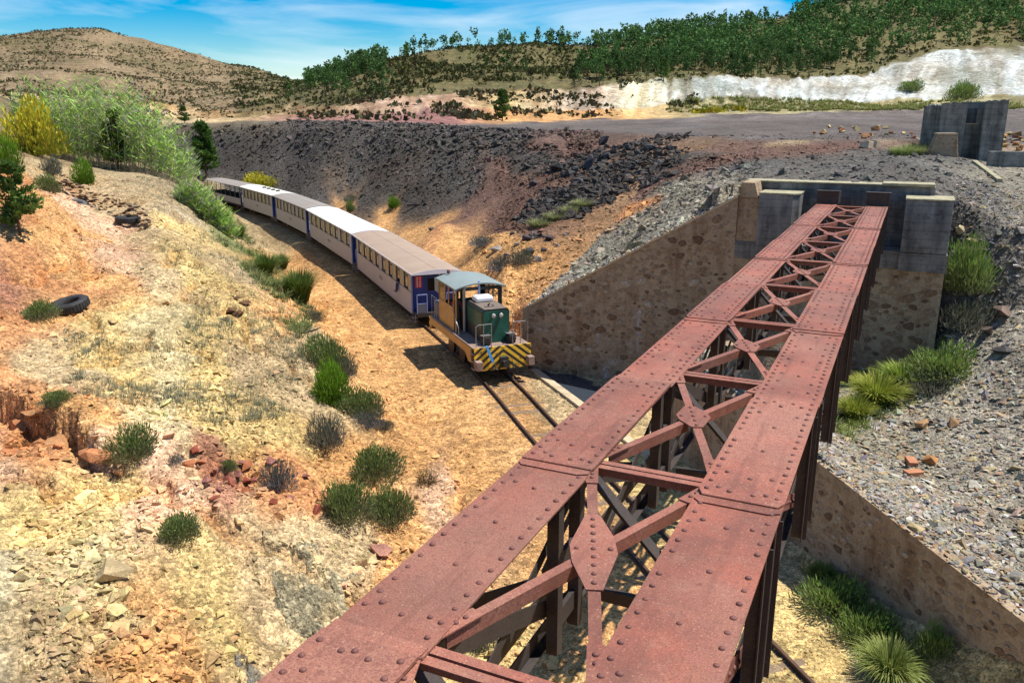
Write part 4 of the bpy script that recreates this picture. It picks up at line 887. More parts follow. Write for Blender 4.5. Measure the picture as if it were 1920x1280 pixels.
# cross struts and the lateral bracing between the chords
nl, nr = CH['L'][1], CH['R'][0]
brace_riv = []
for k in range(1, len(PN)):
    s_ = PN[k] + (0.0 if k < len(PN) - 1 else -0.05)
    b = MB(); x0, x1 = nl + 1.72 - 0.04, nr + 1.72 + 0.04; y = s_ - 15; dz = -0.024
    b.box(x0, x1, y - 0.085, y - 0.012, dz - 0.012, dz); b.box(x0, x1, y + 0.012, y + 0.085, dz - 0.012, dz)
    b.box(x0, x1, y - 0.0235, y - 0.0125, dz - 0.10, dz - 0.0125); b.box(x0, x1, y + 0.0125, y + 0.0235, dz - 0.10, dz - 0.0125)
    st = b.build('cross_strut', 'rust_plate', br)
    b = MB(); b.box(x0 + .01, x1 - .01, y - 0.03, y + 0.03, -1.36, -1.24); b.build('bottom_strut', 'dark_steel', br)
    b = MB(); b.bar((x0 - .1, y + .06, -0.14), (x1, y + .06, -1.25), 0.03, 0.15, up=(0, 1, 0)); b.build('sway_brace', 'dark_steel', br)
    if k == len(PN) - 1: break
    a, c = PN[k] + 0.22, PN[k + 1] - 0.16
    A0 = Vector((nl + 1.72 - 0.03, c - 15, -0.030)); A1 = Vector((nr + 1.72 + 0.03, a - 15, -0.030))
    B0 = Vector((nl + 1.72 - 0.03, a - 15, -0.030)); B1 = Vector((nr + 1.72 + 0.03, c - 15, -0.030))
    b = MB(); b.bar(A0, A1, 0.082, 0.012); b.build('lateral_brace', 'rust_plate', br)
    dv = (B1 - B0).normalized(); m0 = (B0 + B1) / 2; sdv = Vector((dv.y, -dv.x, 0))
    for pa_, pb_ in ((B0, m0 - dv * 0.13), (m0 + dv * 0.13, B1)):
        b = MB(); b.bar(pa_ - Vector((0, 0, 0.001)), pb_ - Vector((0, 0, 0.001)), 0.075, 0.012)
        b.bar(pa_ + sdv * 0.031 - Vector((0, 0, 0.052)), pb_ + sdv * 0.031 - Vector((0, 0, 0.052)), 0.012, 0.090); b.build('lateral_brace', 'rust_plate', br)
    # long centre gusset and corner gussets
    da = (A1 - A0).normalized(); sa = Vector((-da.y, da.x, 0)); zz = Vector((0, 0, 0.0075))
    hl = 0.52 if k == 2 else 0.30
    g = [m0 + da * t * hl + sa * q + zz for t, q in ((-1, -0.055), (-0.1, -0.17), (0.35, -0.15), (1, -0.055), (1, 0.055), (0.1, 0.17), (-0.35, 0.15), (-1, 0.055))]
    b = MB(); b.prism(g, (0, 0, 0.011)); b.build('centre_gusset', 'rust_plate', br)
    top = zz + Vector((0, 0, 0.011))
    for t in np.linspace(-0.85, 0.85, 9 if k == 2 else 5): brace_riv.append(tuple(m0 + da * t * hl + top))
    for q in (-0.12, 0.12): brace_riv.append(tuple(m0 + sa * q + top))
    for (P, dd, ax) in ((A0, da, 1), (B0, dv, 1), (A1, -da, -1), (B1, -dv, -1)):
        sp2 = Vector((-dd.y, dd.x, 0)); q = P + dd * 0.28
        e0 = Vector((P.x, P.y - 0.17, P.z)); e1 = Vector((P.x, P.y + 0.17, P.z))
        pts = [e0, q - sp2 * (0.05 * ax) , q + sp2 * (0.05 * ax), e1]
        if (pts[1] - e0).length > (pts[2] - e0).length: pts = [e0, pts[2], pts[1], e1]
        b = MB(); b.prism([p_ + Vector((0, 0, 0.0075)) for p_ in pts], (0, 0, 0.0105)); b.build('gusset', 'rust_plate', br)
        brace_riv += [tuple(P + dd * t + top) for t in (0.10, 0.18)]
for p_ in brace_riv[:120]:
    o = add('rivet', RIVET, br, p_); q = random.uniform(0.8, 1.0); o.scale = (q, q, q)
if brace_riv[120:]: join_rivets(brace_riv[120:], 'bracing_rivets', br)
# end shoes standing on the chord ends against the abutment
for side, (n0, n1) in CH.items():
    b = MB(); x0, x1 = n0 + 1.72 - 0.02, n1 + 1.72 + 0.02
    b.box(x0, x1, 15.10, 15.13, 0.002, 0.42); b.box(x0 + .01, x0 + .03, 15.135, 16.1, 0.0, 0.40); b.box(x1 - .03, x1 - .01, 15.135, 16.1, 0.0, 0.40); b.box(x0 - .03, x1 + .03, 15.05, 15.30, 0.424, 0.450); b.build('end_shoe', 'dark_steel', br)
    b = MB(); b.box(x0 + .06, x1 - .06, 15.22, 16.0, -1.46, -1.405, 0.01); b.build('bearing', 'dark_steel', br)
# near abutment under the photographer
na = axes('near_abutment', -1.0, -3.0, -10.8); tag(na, 'masonry abutment of the near bridge end where the photographer stands', 'abutment')
b = MB(); b.box(-3.5, 2.5, -3.0, 2.9, 0, 6.35, 0.05); b.build('masonry_face', 'masonry', na)
b = MB(); b.box(-3.5, 2.5, -3.0, 0.35, 6.353, 8.9, 0.05); b.build('back_wall', 'grey_concrete', na)

# ================================================================ TRAIN
def veh_root(name, y_mid=None, s=None):
    s = s_of_y(y_mid) if s is None else s
    p_, d = track_at(s); d = -d                                   # local +y points down the line, towards the bridge
    return empty(name, (p_[0], p_[1], Z_RAIL), math.atan2(-d[0], d[1]))
def wheel_meshes(rw):
    t = MB(); t.lathe([(rw * 0.82, -0.06), (rw, -0.06), (rw, 0.04), (rw * 1.08, 0.045), (rw * 1.08, 0.065), (rw * 0.82, 0.065)], (0, 0, 0), 'X', 22)
    tm = t.mesh('tyre', 'rail_steel'); c = MB(); c.lathe([(rw * 0.80, -0.03), (rw * 0.80, 0.03), (0.12, 0.05), (0.10, -0.06)], (0, 0, 0), 'X', 18); return tm, c.mesh('wheel_centre', 'underframe')
WT, WC = wheel_meshes(0.34)
def wheel(parent, x, y, z=0.34):
    o = add('wheel', WC, parent, (x, y, z)); o2 = add('tyre', WT, o)
    if x < 0: o.rotation_euler = (0, 0, math.pi)
def roof_mesh(hw, y0, y1, z0, rise, mat, th=0.05, n_=12):
    V = []; Q = []
    for y in (y0, y1):
        for k in range(n_ + 1): a = -1 + 2 * k / n_; V.append((a * hw, y, z0 + rise * (1 - a * a)))
        for k in range(n_ + 1): a = -1 + 2 * k / n_; V.append((a * hw, y, z0 + rise * (1 - a * a) - th))
    m = 2 * (n_ + 1); o = n_ + 1
    for k in range(n_):
        Q += [(k, k + 1, m + k + 1, m + k), (o + k + 1, o + k, m + o + k, m + o + k + 1), (k + 1, k, o + k, o + k + 1), (m + k, m + k + 1, m + o + k + 1, m + o + k)]
    Q += [(0, m, m + o, o), (n_, o + n_, m + o + n_, m + n_)]
    return mesh_np('roof', V, np.array(Q), mat)
def text_obj(name, txt, size, mat, parent, loc, rot):
    cu = bpy.data.curves.new(name, 'FONT'); cu.body = txt; cu.size = size; cu.extrude = 0.003; cu.align_x = 'CENTER'; cu.align_y = 'CENTER'
    to = bpy.data.objects.new(name + '_tmp', cu); COL.objects.link(to); bpy.context.view_layer.update()
    me = bpy.data.meshes.new_from_object(to.evaluated_get(bpy.context.evaluated_depsgraph_get())); bpy.data.objects.remove(to)
    me.materials.clear(); me.materials.append(MATS[mat]); o = add(name, me, parent, loc); o.rotation_euler = rot; return o
def carriage(name, label, ya, yb, roof, trim, vents=False, nwin=8, front_plat=True):
    sa, sb = s_of_y(ya * K), s_of_y(yb * K); ln = sb - sa; c = veh_root(name, s=(sa + sb) / 2)
    tag(c, label, 'railway carriage', 'carriages of the tourist train')
    hl = ln / 2 - 0.12; hb = hl - 0.75; W = 1.12; zf, zs, zw, zt = 0.62, 1.62, 1.66, 2.52      # floor, sill, window foot, window head
    MB().box(-1.0, 1.0, -hl, hl, 0.46, 0.60).build('underframe', 'underframe', c)
    MB().box(-W + .06, W - .06, -hl, hl, 0.602, 0.66).build('floor', 'underframe', c)
    for sg in (1, -1):
        x0, x1 = sorted((sg * W, sg * (W - 0.05)))
        MB().box(x0, x1, -hb, hb, 0.50, zs, 0.008).build('side_panel', 'cream_panel', c)
        x0b, x1b = sorted((sg * (W + 0.018), sg * (W - 0.03)))
        MB().box(x0b, x1b, -hb, hb, zs + 0.002, zs + 0.045).build('waist_rail', 'frame_greyblue', c)
        MB().box(x0, x1, -hb, hb, zt + 0.002, 2.70).build('cantrail', 'frame_greyblue', c)
        p = 2 * (hb - 0.12) / nwin
        for i in range(nwin):
            yc = -hb + 0.12 + p * (i + 0.5); ww_ = p * 0.23
            xw0, xw1 = sorted((sg * (W + 0.006), sg * (W - 0.06)))
            b = MB()
            b.box(xw0, xw1, yc - ww_ - 0.05, yc - ww_, zw + .002, zt - .002); b.box(xw0, xw1, yc + ww_, yc + ww_ + 0.05, zw + .002, zt - .002)
            b.box(xw0, xw1, yc - ww_ + .001, yc + ww_ - .001, zt - 0.19, zt - 0.14); b.box(xw0, xw1 + (0.05 if sg > 0 else 0), yc - ww_ + .001, yc + ww_ - .001, zw + .002, zw + 0.05)
            w_ = b.build('window', 'frame_greyblue', c)
            xg0, xg1 = sorted((sg * (W - 0.035), sg * (W - 0.045))); MB().box(xg0, xg1, yc - ww_ + .002, yc + ww_ - .002, zw + .052, zt - 0.004).build('pane', 'dark_glass', w_)
            # panel between two windows
            ya_, yb_ = yc + ww_ + 0.052, yc + p - ww_ - 0.052
            if i == nwin - 1: yb_ = hb - 0.002
            MB().box(x0, x1, ya_, yb_, zw + .003, zt - .003).build('window_pillar', 'car_yellow' if i % 2 == 0 or random.random() < .5 else 'cream_panel', c)
            if i == 0: MB().box(x0, x1, -hb + .002, yc - ww_ - 0.052, zw + .003, zt - .003).build('window_pillar', 'car_yellow', c)
        # corner posts
        for e in (-1, 1):
            y0, y1 = sorted((e * (hb + 0.002), e * (hb + 0.09))); MB().box(min(x0, x1) - .01, max(x0, x1) + .01, y0, y1, 0.52, 2.70).build('corner_post', 'pale_blue_paint', c)
        # badge in the middle of the side
        x = sg * (W + 0.004); b = MB()
        for k in range(10):
            a0, a1 = 2 * math.pi * k / 10, 2 * math.pi * (k + 1) / 10
            b.bar((x, 0.15 * math.cos(a0), 1.17 + 0.11 * math.sin(a0)), (x, 0.15 * math.cos(a1), 1.17 + 0.11 * math.sin(a1)), 0.035, 0.008, up=(1, 0, 0))
        for s2 in (-1, 1):
            b.bar((x, s2 * 0.20, 1.12), (x, s2 * 0.42, 1.17), 0.04, 0.008, up=(1, 0, 0)); b.bar((x, s2 * 0.22, 1.22), (x, s2 * 0.40, 1.09), 0.03, 0.008, up=(1, 0, 0)); b.bar((x, s2 * 0.30, 1.06), (x, s2 * 0.36, 1.25), 0.03, 0.008, up=(1, 0, 0))
        b.build('badge', 'emblem_dark', c)
    for e in (-1, 1):
        y0, y1 = sorted((e * hb, e * (hb - 0.05)))
        b = MB(); b.box(-W + .051, -0.40, y0, y1, 0.665, 2.68); b.box(0.40, W - .051, y0, y1, 0.665, 2.68); b.box(-0.40, 0.40, y0, y1, 2.45, 2.68)
        ew = b.build('end_wall', 'blue_paint', c)
        yd0, yd1 = sorted((e * (hb - 0.02), e * (hb - 0.04))); d_ = MB().box(-0.398, 0.398, yd0, yd1, 0.67, 2.448).build('door', 'blue_paint', c)
        yg = sorted((e * (hb - 0.018), e * (hb - 0.012))); MB().box(-0.26, 0.26, yg[0], yg[1], 1.65, 2.3).build('pane', 'dark_glass', d_)
        # platform rail, steps
        yp = e * (hl - 0.06); b = MB()
        for x in (-1.0, -0.5, 0.5, 1.0): b.bar((x, yp, 0.66), (x, yp, 1.62), 0.035, 0.035)
        for x0, x1 in ((-1.0, -0.5), (0.5, 1.0)): b.bar((x0, yp, 1.62), (x1, yp, 1.62), 0.045, 0.045); b.bar((x0, yp, 1.15), (x1, yp, 1.15), 0.03, 0.03)
        b.build('platform_railing', 'pale_blue_paint', c)
        for x0_ in (-1.0, 0.5): MB().box(x0_, x0_ + .5, yp - .012, yp + .012, 0.68, 1.12).build('platform_apron', 'frame_greyblue', c)
        for sg in (-1, 1):
            b = MB(); ys = e * (hb + 0.38)
            for k in range(2): b.box(min(sg * (W - .15), sg * (W + .08)), max(sg * (W - .15), sg * (W + .08)), ys - 0.22, ys + 0.22, 0.20 + 0.2 * k, 0.225 + 0.2 * k)
            b.bar((sg * (W - .04), ys - .2, 0.2), (sg * (W - .04), ys - .2, 0.6), 0.02, 0.04); b.bar((sg * (W - .04), ys + .2, 0.2), (sg * (W - .04), ys + .2, 0.6), 0.02, 0.04)
            b.build('step', 'handrail', c)
    b = MB(); 
    rf = add('roof', roof_mesh(W + 0.13, -hl, hl, 2.72, 0.17, roof), c)
    b = MB()
    for sg in (-1, 1): b.box(min(sg * (W + .131), sg * (W + .15)), max(sg * (W + .131), sg * (W + .15)), -hl, hl, 2.66, 2.73)
    for e in (-1, 1):
        y0, y1 = sorted((e * (hl + .002), e * (hl + .02)))
        pts = [(-(W + .15), y0, 2.655), (W + .15, y0, 2.655), (W + .15, y0, 2.725)] + [(a * (W + .13), y0, 2.724 + 0.175 * (1 - a * a)) for a in (0.7, 0.35, 0, -0.35, -0.7)] + [(-(W + .15), y0, 2.725)]
        b.prism(pts, (0, y1 - y0, 0))
    b.build('roof_edge', trim, rf)
    MB().box(-0.02, 0.02, -hl + .3, hl - .3, 2.888, 2.899).build('roof_seam', roof, rf)
    if vents:
        for k in range(4): MB().box(-0.16, 0.16, -hl * 0.15 + k * 1.55 - 0.18, -hl * 0.15 + k * 1.55 + 0.18, 2.88, 3.02, 0.015).build('roof_vent', 'loco_dark', rf)
    for e in (-1, 1):
        bg = MB(); yb_ = e * (hl - 2.2); bg.box(-0.72, -0.62, yb_ - 1.0, yb_ + 1.0, 0.26, 0.42); bg.box(0.62, 0.72, yb_ - 1.0, yb_ + 1.0, 0.26, 0.42); bg.box(-0.62, 0.62, yb_ - 0.12, yb_ + 0.12, 0.28, 0.455); bo = bg.build('bogie', 'underframe', c)
        for yy in (-0.65, 0.65):
            for sg in (-1, 1): wheel(bo, sg * 0.60, yb_ + yy)
    b = MB(); b.box(-0.10, 0.10, hl, hl + 0.16, 0.44, 0.58); b.box(-0.10, 0.10, -hl - 0.16, -hl, 0.44, 0.58); b.build('coupling', 'underframe', c)
    c.scale = (1.02, 1.0, 0.97)
    return c, hl, hb
CY = [33.5, 45.4, 57.6, 67.5, 76.2, 84.5]
c1, hl1, hb1 = carriage('passenger_carriage', 'cream carriage with brown roof coupled right behind the green locomotive', CY[0], CY[1], 'roof_brown', 'trim_white', nwin=8)
c2, hl2, hb2 = carriage('passenger_carriage', 'cream carriage with bright white roof, second behind the locomotive', CY[1], CY[2], 'roof_white', 'roof_white', nwin=8)
c3, hl3, hb3 = carriage('passenger_carriage', 'cream carriage with dull grey-brown roof, third behind the locomotive', CY[2], CY[3], 'roof_grey', 'roof_grey', nwin=8)
c4, hl4, hb4 = carriage('passenger_carriage', 'cream carriage with off-white roof carrying four black vents', CY[3], CY[4], 'roof_offwhite', 'roof_offwhite', vents=True, nwin=8)
# red notice on the front end of the first carriage, white notices on the ends of others
b = MB(); b.box(0.55, 0.90, hb1 + .002, hb1 + .014, 1.85, 2.45); rs = b.build('notice', 'red_sign', c1); rs['label'] = 'red notice with rows of white marks on the blue end wall'
b = MB()
for i in range(2):
    for k in range(5): b.box(0.61 + 0.14 * i, 0.69 + 0.14 * i, hb1 + .0145, hb1 + .018, 1.90 + 0.11 * k, 1.95 + 0.11 * k)
b.build('notice_marks', 'notice_paper', rs)
b = MB(); b.lathe([(0.05, 0), (0.05, 0.05), (0.02, 0.07)], (-0.35, hb1, 2.5), 'Y', 12); b.build('end_lamp', 'lamp_glass', c1)
for c_, hb_, x in ((c2, hb2, 0.76), (c3, hb3, 0.78), (c4, hb4, 0.78)):
    b = MB(); b.box(x - .15, x + .15, -hb_ - .014, -hb_ - .002, 1.55, 1.80); b.box(x - .15, x + .15, -hb_ - .014, -hb_ - .002, 1.0, 1.48); b.build('notice', 'notice_paper', c_)
# side doors seen as blue recesses with white notices at the carriage ends
for c_, hb_, e in ((c2, hb2, -1), (c4, hb4, -1)):
    y0, y1 = sorted((e * (hb_ + .10), e * (hb_ + .62)))
    s_ = MB().box(1.05, 1.10, y0, y1, 0.66, 2.68).build('vestibule_screen', 'blue_paint', c_)
    b = MB(); b.box(1.1005, 1.108, y0 + .06, y1 - .06, 1.55, 1.80); b.box(1.1005, 1.108, y0 + .06, y1 - .06, 1.0, 1.48); b.build('notice', 'notice_paper', s_)
# open-sided last carriage
sa, sb = s_of_y(CY[4] * K), s_of_y(CY[5] * K); ln = sb - sa; c5 = veh_root('open_carriage', s=(sa + sb) / 2); tag(c5, 'open-sided carriage with grey roof on posts at the tail of the train', 'railway carriage', 'carriages of the tourist train')
hl = ln / 2 - .12; c5.scale = (1.02, 1.0, 0.97)
MB().box(-1.05, 1.05, -hl, hl, 0.48, 0.66).build('underframe', 'underframe', c5)
add('roof', roof_mesh(1.27, -hl, hl, 2.72, 0.15, 'roof_grey'), c5)
for sg in (-1, 1):
    MB().box(min(sg * 1.06, sg * 1.11), max(sg * 1.06, sg * 1.11), -hl + .1, hl - .1, 0.662, 1.35).build('side_panel', 'cream_panel', c5)
    for k in range(8): y = -hl + .2 + k * (2 * hl - .4) / 7; MB().box(sg * 1.08 - .03, sg * 1.08 + .03, y - .03, y + .03, 1.352, 2.70).build('roof_post', 'frame_greyblue', c5)
for k in range(7):
    y = -hl + 0.8 + k * (2 * hl - 1.4) / 7; b = MB(); b.box(-0.95, 0.95, y, y + .42, 1.02, 1.07); b.box(-0.95, 0.95, y - .04, y, 1.0, 1.5); b.build('bench', 'timber', c5)
for e in (-1, 1):
    bg = MB(); yb_ = e * (hl - 2.0); bg.box(-0.72, -0.62, yb_ - 1.0, yb_ + 1.0, 0.26, 0.42); bg.box(0.62, 0.72, yb_ - 1.0, yb_ + 1.0, 0.26, 0.42); bo = bg.build('bogie', 'underframe', c5)
    for yy in (-0.65, 0.65):
        for sg in (-1, 1): wheel(bo, sg * 0.60, yb_ + yy)

# --- locomotive (local +y is its front, +x its right side, the one facing the camera's left)
s_front = s_of_y(26.05 * K); LL = 5.75
lo = veh_root('diesel_locomotive', s=s_front + LL / 2 * 1.08); lo.scale = (1.06, 1.08, 1.17); lo.rotation_euler.z += R(2.5); tag(lo, 'small green diesel locomotive with ochre side and black-yellow striped front beam', 'locomotive')
f = LL / 2; W = 1.13
b = MB(); b.box(-0.75, 0.75, -f + .1, f - .12, 0.55, 0.95); b.build('frame', 'underframe', lo)
b = MB(); b.box(-W + .02, W - .02, -f, f - .06, 1.12, 1.17); b.build('deck', 'loco_deck', lo)
for sg in (-1, 1):
    b = MB(); x = sg * (W - .06); b.prism([(x, -f, 0.70), (x, -f + 0.22, 0.70), (x, -f + .32, 0.86), (x, f - 1.15, 0.86), (x, f - .75, 0.62), (x, f - .45, 0.62), (x, f - .45, 1.118), (x, -f, 1.118)], (sg * .05, 0, 0)); b.build('side_sill', 'loco_ochre', lo)
    b = MB()
    for k in range(3): b.box(min(sg * (W - .28), sg * (W - .01)), max(sg * (W - .28), sg * (W - .01)), f - .44, f - .12, 0.42 + .26 * k, 0.45 + .26 * k)
    b.build('step', 'handrail', lo)
    for yy in (-1.35, 0.05, 1.45): wheel(lo, sg * 0.60, yy)
# striped front beam with cut lower corners
b = MB(); yb = f - .055
b.prism([(x, yb, z) for x, z in ((-W, 1.20), (W, 1.20), (W, 0.62), (W - .18, 0.40), (-W + .18, 0.40), (-W, 0.62))], (0, .05, 0)); fb = b.build('buffer_beam', 'chevron_paint', lo)
b = MB(); b.prism([(x, -f, z) for x, z in ((-W, 1.12), (W, 1.12), (W, 0.62), (-W, 0.62))], (0, -.05, 0)); b.build('rear_beam', 'chevron_paint', lo)
for sg in (-1, 1):
    b = MB(); b.box(sg * (W - .10) - .12, sg * (W - .10) + .12, f + .002, f + .30, 0.50, 0.80, 0.015); b.build('buffer_block', 'loco_deck', fb)
b = MB(); b.box(-0.16, 0.16, f + .002, f + .14, 0.48, 0.86, 0.02); b.box(-0.10, 0.10, f + .14, f + .34, 0.60, 0.74, 0.02); b.lathe([(0.12, 0), (0.12, .05)], (0, f + .34, 0.67), 'Y', 14); b.build('coupling', 'underframe', fb)
b = MB(); b.tube([(-0.35, f + .03, 0.62), (-0.36, f + .12, 0.46), (-0.24, f + .14, 0.42), (-0.16, f + .10, 0.50)], 0.03, 8); b.tube([(0.34, f + .03, 0.62), (0.36, f + .12, 0.46), (0.25, f + .14, 0.42)], 0.03, 8); b.build('brake_hose', 'loco_dark', fb)
b = MB(); b.bar((0.66, f + .03, 1.25), (0.42, f + .05, 0.68), 0.10, 0.03, up=(0, 1, 0)); b.bar((0.68, f - .02, 1.245), (0.66, f + .03, 1.25), 0.10, 0.03); b.build('blue_strap', 'blue_cloth', fb)
# hood
hy0, hy1 = f - 2.55, f - 0.72; HW = 0.54
hd = MB(); hd.prism([(x, hy1, z) for x, z in ((-HW, 1.171), (HW, 1.171), (HW, 2.24), (HW - .07, 2.33), (-HW + .07, 2.33), (-HW, 2.24))], (0, hy0 - hy1, 0)); hood = hd.build('hood', 'loco_dark', lo)
b = MB(); b.prism([(x, hy1 + .002, z) for x, z in ((-HW + .02, 1.19), (HW - .02, 1.19), (HW - .02, 2.19), (HW - .09, 2.26), (-HW + .09, 2.26), (-HW + .02, 2.19))], (0, .03, 0)); b.build('nose_panel', 'loco_green', hood)
b = MB(); b.box(-HW + .08, HW - .08, hy0 + .1, hy1 - .02, 2.332, 2.342); b.build('hood_top', 'hood_top', hood)
b = MB(); b.box(HW + .001, HW + .012, hy0 + .1, hy1 - .1, 1.65, 2.2); b.build('hood_door', 'loco_green', hood)
b = MB(); b.tube([(0.1 + .2 * math.cos(a), hy1 - .55 + .2 * math.sin(a), 2.352) for a in np.linspace(0.3, 3.6, 12)], 0.012, 6); b.bar((0.1, hy1 - .6, 2.35), (0.06, hy1 - .5, 2.44), 0.03, 0.05); b.build('filler_handle', 'underframe', hood)
for x in (-0.15, 0.15):
    b = MB(); b.lathe([(0.05, 0), (0.085, 0.04), (0.095, 0.10), (0.085, 0.105)], (x, hy1 + .035, 2.13), 'Y', 18); hl_ = b.build('headlight', 'underframe', hood, smooth=False)
    b = MB(); b.lathe([(0.083, 0.106), (0.06, 0.118), (0.02, 0.125)], (x, hy1 + .035, 2.13), 'Y', 18); b.build('lens', 'lamp_glass', hl_, smooth=True)
for sg in (-1, 1):
    b = MB(); x = sg * 0.50; b.box(x - .16, x + .16, hy1 + .04, hy1 + .36, 1.172, 1.42, 0.03); b.lathe([(0.15, 0), (0.15, 0.06), (0.09, 0.08)], (x, hy1 + .36, 1.36), 'Y', 16); sb_ = b.build('sand_box', 'underframe', lo)
    b = MB(); b.prism([(x - .17, hy1 + .05, 1.46), (x + .17, hy1 + .05, 1.46), (x + .17, hy1 + .36, 1.50), (x - .17, hy1 + .36, 1.50)], (0, 0, 0.03)); b.build('box_lid', 'handrail', sb_)
b = MB(); b.box(-0.36, 0.36, hy0 + .12, hy0 + .66, 2.345, 2.53, 0.06); b.box(-0.30, 0.30, hy0 + .2, hy0 + .6, 2.531, 2.55, 0.008); b.build('cooling_unit', 'white_plastic', hood)
b = MB(); b.tube([(0.02, hy0 + .04, 2.34), (0.02, hy0 + .04, 3.0)], 0.045, 10); b.build('exhaust_pipe', 'pale_blue_paint', hood)
b = MB(); b.tube([(HW + .10, hy0 + .02, 1.2), (HW + .10, hy0 + .02, 2.75), (HW + .02, hy0 + .02, 2.85)], 0.06, 10); b.build('vertical_pipe', 'handrail', lo)
# cab
cy0, cy1 = -f + 0.95, hy0 - 0.02; CWd = 0.97; zr = 2.78
for sg in (-1, 1):
    x0, x1 = sorted((sg * CWd, sg * (CWd - .04)))
    b = MB(); b.box(x0, x1, cy0, cy1 - .30, 0.88, 2.02); cs = b.build('cab_side', 'loco_ochre', lo)
    b = MB()
    for y in (cy0, (cy0 + cy1) / 2 - .35, (cy0 + cy1) / 2 + .12, cy1 - .36): b.box(x0, x1, y, y + .06, 2.022, zr - .08)
    b.box(x0, x1, cy0, cy1 - .30, zr - .078, zr)
    b.box(x0, x1, cy1 - .08, cy1, 1.172, zr); b.build('window_frame', 'loco_ochre' if sg > 0 else 'loco_dark', cs)
    xg0, xg1 = sorted((sg * (CWd - .018), sg * (CWd - .024))); MB().box(xg0, xg1, cy0 + .062, (cy0 + cy1) / 2 - .352, 2.03, zr - .08).build('pane', 'dark_glass', cs)
    if sg > 0: text_obj('number', '931', 0.20, 'cream_panel', cs, (CWd + .001, (cy0 + cy1) / 2 - .10, 1.55), (R(90), 0, R(90)))
b = MB(); b.box(-CWd + .041, CWd - .041, cy0, cy0 + .04, 1.172, 1.95); b.box(-CWd + .041, CWd - .041, cy0, cy0 + .04, zr - .1, zr); b.box(-CWd + .041, -CWd + .14, cy0, cy0 + .04, 1.951, zr - .101); b.box(CWd - .14, CWd - .041, cy0, cy0 + .04, 1.951, zr - .101); b.box(-.05, .05, cy0, cy0 + .04, 1.951, zr - .101); b.build('cab_rear_wall', 'loco_green', lo)
b = MB(); b.box(-CWd + .041, -HW - .12, cy1 - .05, cy1 - .01, 1.172, 1.85); b.box(-CWd + .041, CWd - .041, cy1 - .05, cy1 - .01, zr - .12, zr); b.box(-CWd + .041, -CWd + .16, cy1 - .05, cy1 - .01, 1.851, zr - .121); b.box(-HW - .0, HW, cy1 - .05, cy1 - .012, 1.172, 2.30); b.box(CWd - .13, CWd - .041, cy1 - .05, cy1 - .01, 1.172, zr - .121); b.build('cab_front_wall', 'loco_dark', lo)
rf = add('cab_roof', roof_mesh(CWd + .09, cy0 - .12, cy1 + .22, zr + .01, 0.17, 'loco_roof', 0.05, 14), lo)
b = MB(); b.lathe([(0.07, 0), (0.07, .10), (0.03, .14)], (0.55, cy0 + .05, zr + .17), 'Z', 10); b.build('roof_horn', 'rust_rivet', rf)
b = MB(); b.prism([(x, cy0 - .13, z) for x, z in ((CWd - .36, 2.20), (CWd - .02, 2.20), (CWd - .02, 2.68), (CWd - .36, 2.72))], (0, -.52, 0)); b.build('rear_locker', 'loco_roof', lo)
b = MB(); b.box(0.35, CWd - .05, -f + .08, cy0 - .14, 1.172, 1.78, 0.03); b.build('rear_box', 'frame_greyblue', lo)
b = MB(); b.box(-.62, .62, cy1 - .55, cy1 - .06, 1.172, 1.95, 0.02); b.build('control_desk', 'loco_dark', lo)
# handrails
def rail_obj(paths, name='handrail', parent=lo, r=0.014):
    b = MB()
    for p_ in paths: b.tube(p_, r, 6)
    return b.build(name, 'handrail', parent)
for sg in (-1, 1):
    x = sg * (W - .10)
    rail_obj([[(x, f - .10, 1.17), (x, f - .10, 1.92), (x - sg * .10, f - .10, 1.98), (sg * .42, f - .10, 1.98)], [(sg * .42, f - .10, 1.17), (sg * .42, f - .10, 1.98)], [(x - sg * .3, f - .10, 1.17), (x - sg * .3, f - .10, 1.98)]])
    rail_obj([[(x, hy0 + .1, 1.17), (x, hy0 + .1, 1.55), (x, hy0 - .05, 1.85), (x, hy0 - .25, 1.95), (x, hy0 - .28, 2.2)], [(x, hy0 + .45, 1.1), (x, hy0 + .45, 1.45), (x, hy0 + .2, 1.62), (x, hy0 + .1, 1.62)]])
    rail_obj([[(x, -f + .08, 1.17), (x, -f + .08, 1.98), (x, cy0 - .1, 1.98)], [(x, -f + .45, 1.17), (x, -f + .45, 1.98)], [(x, cy0 - .2, 1.17), (x, cy0 - .2, 1.98)]])
rail_obj([[(-W + .1, f - 1.6, 1.17), (-W + .1, f - 1.6, 1.9), (-W + .1, f - 2.2, 1.95)]]); rail_obj([[(-W + .1, f - .8, 1.17), (-W + .1, f - .8, 1.9)]])

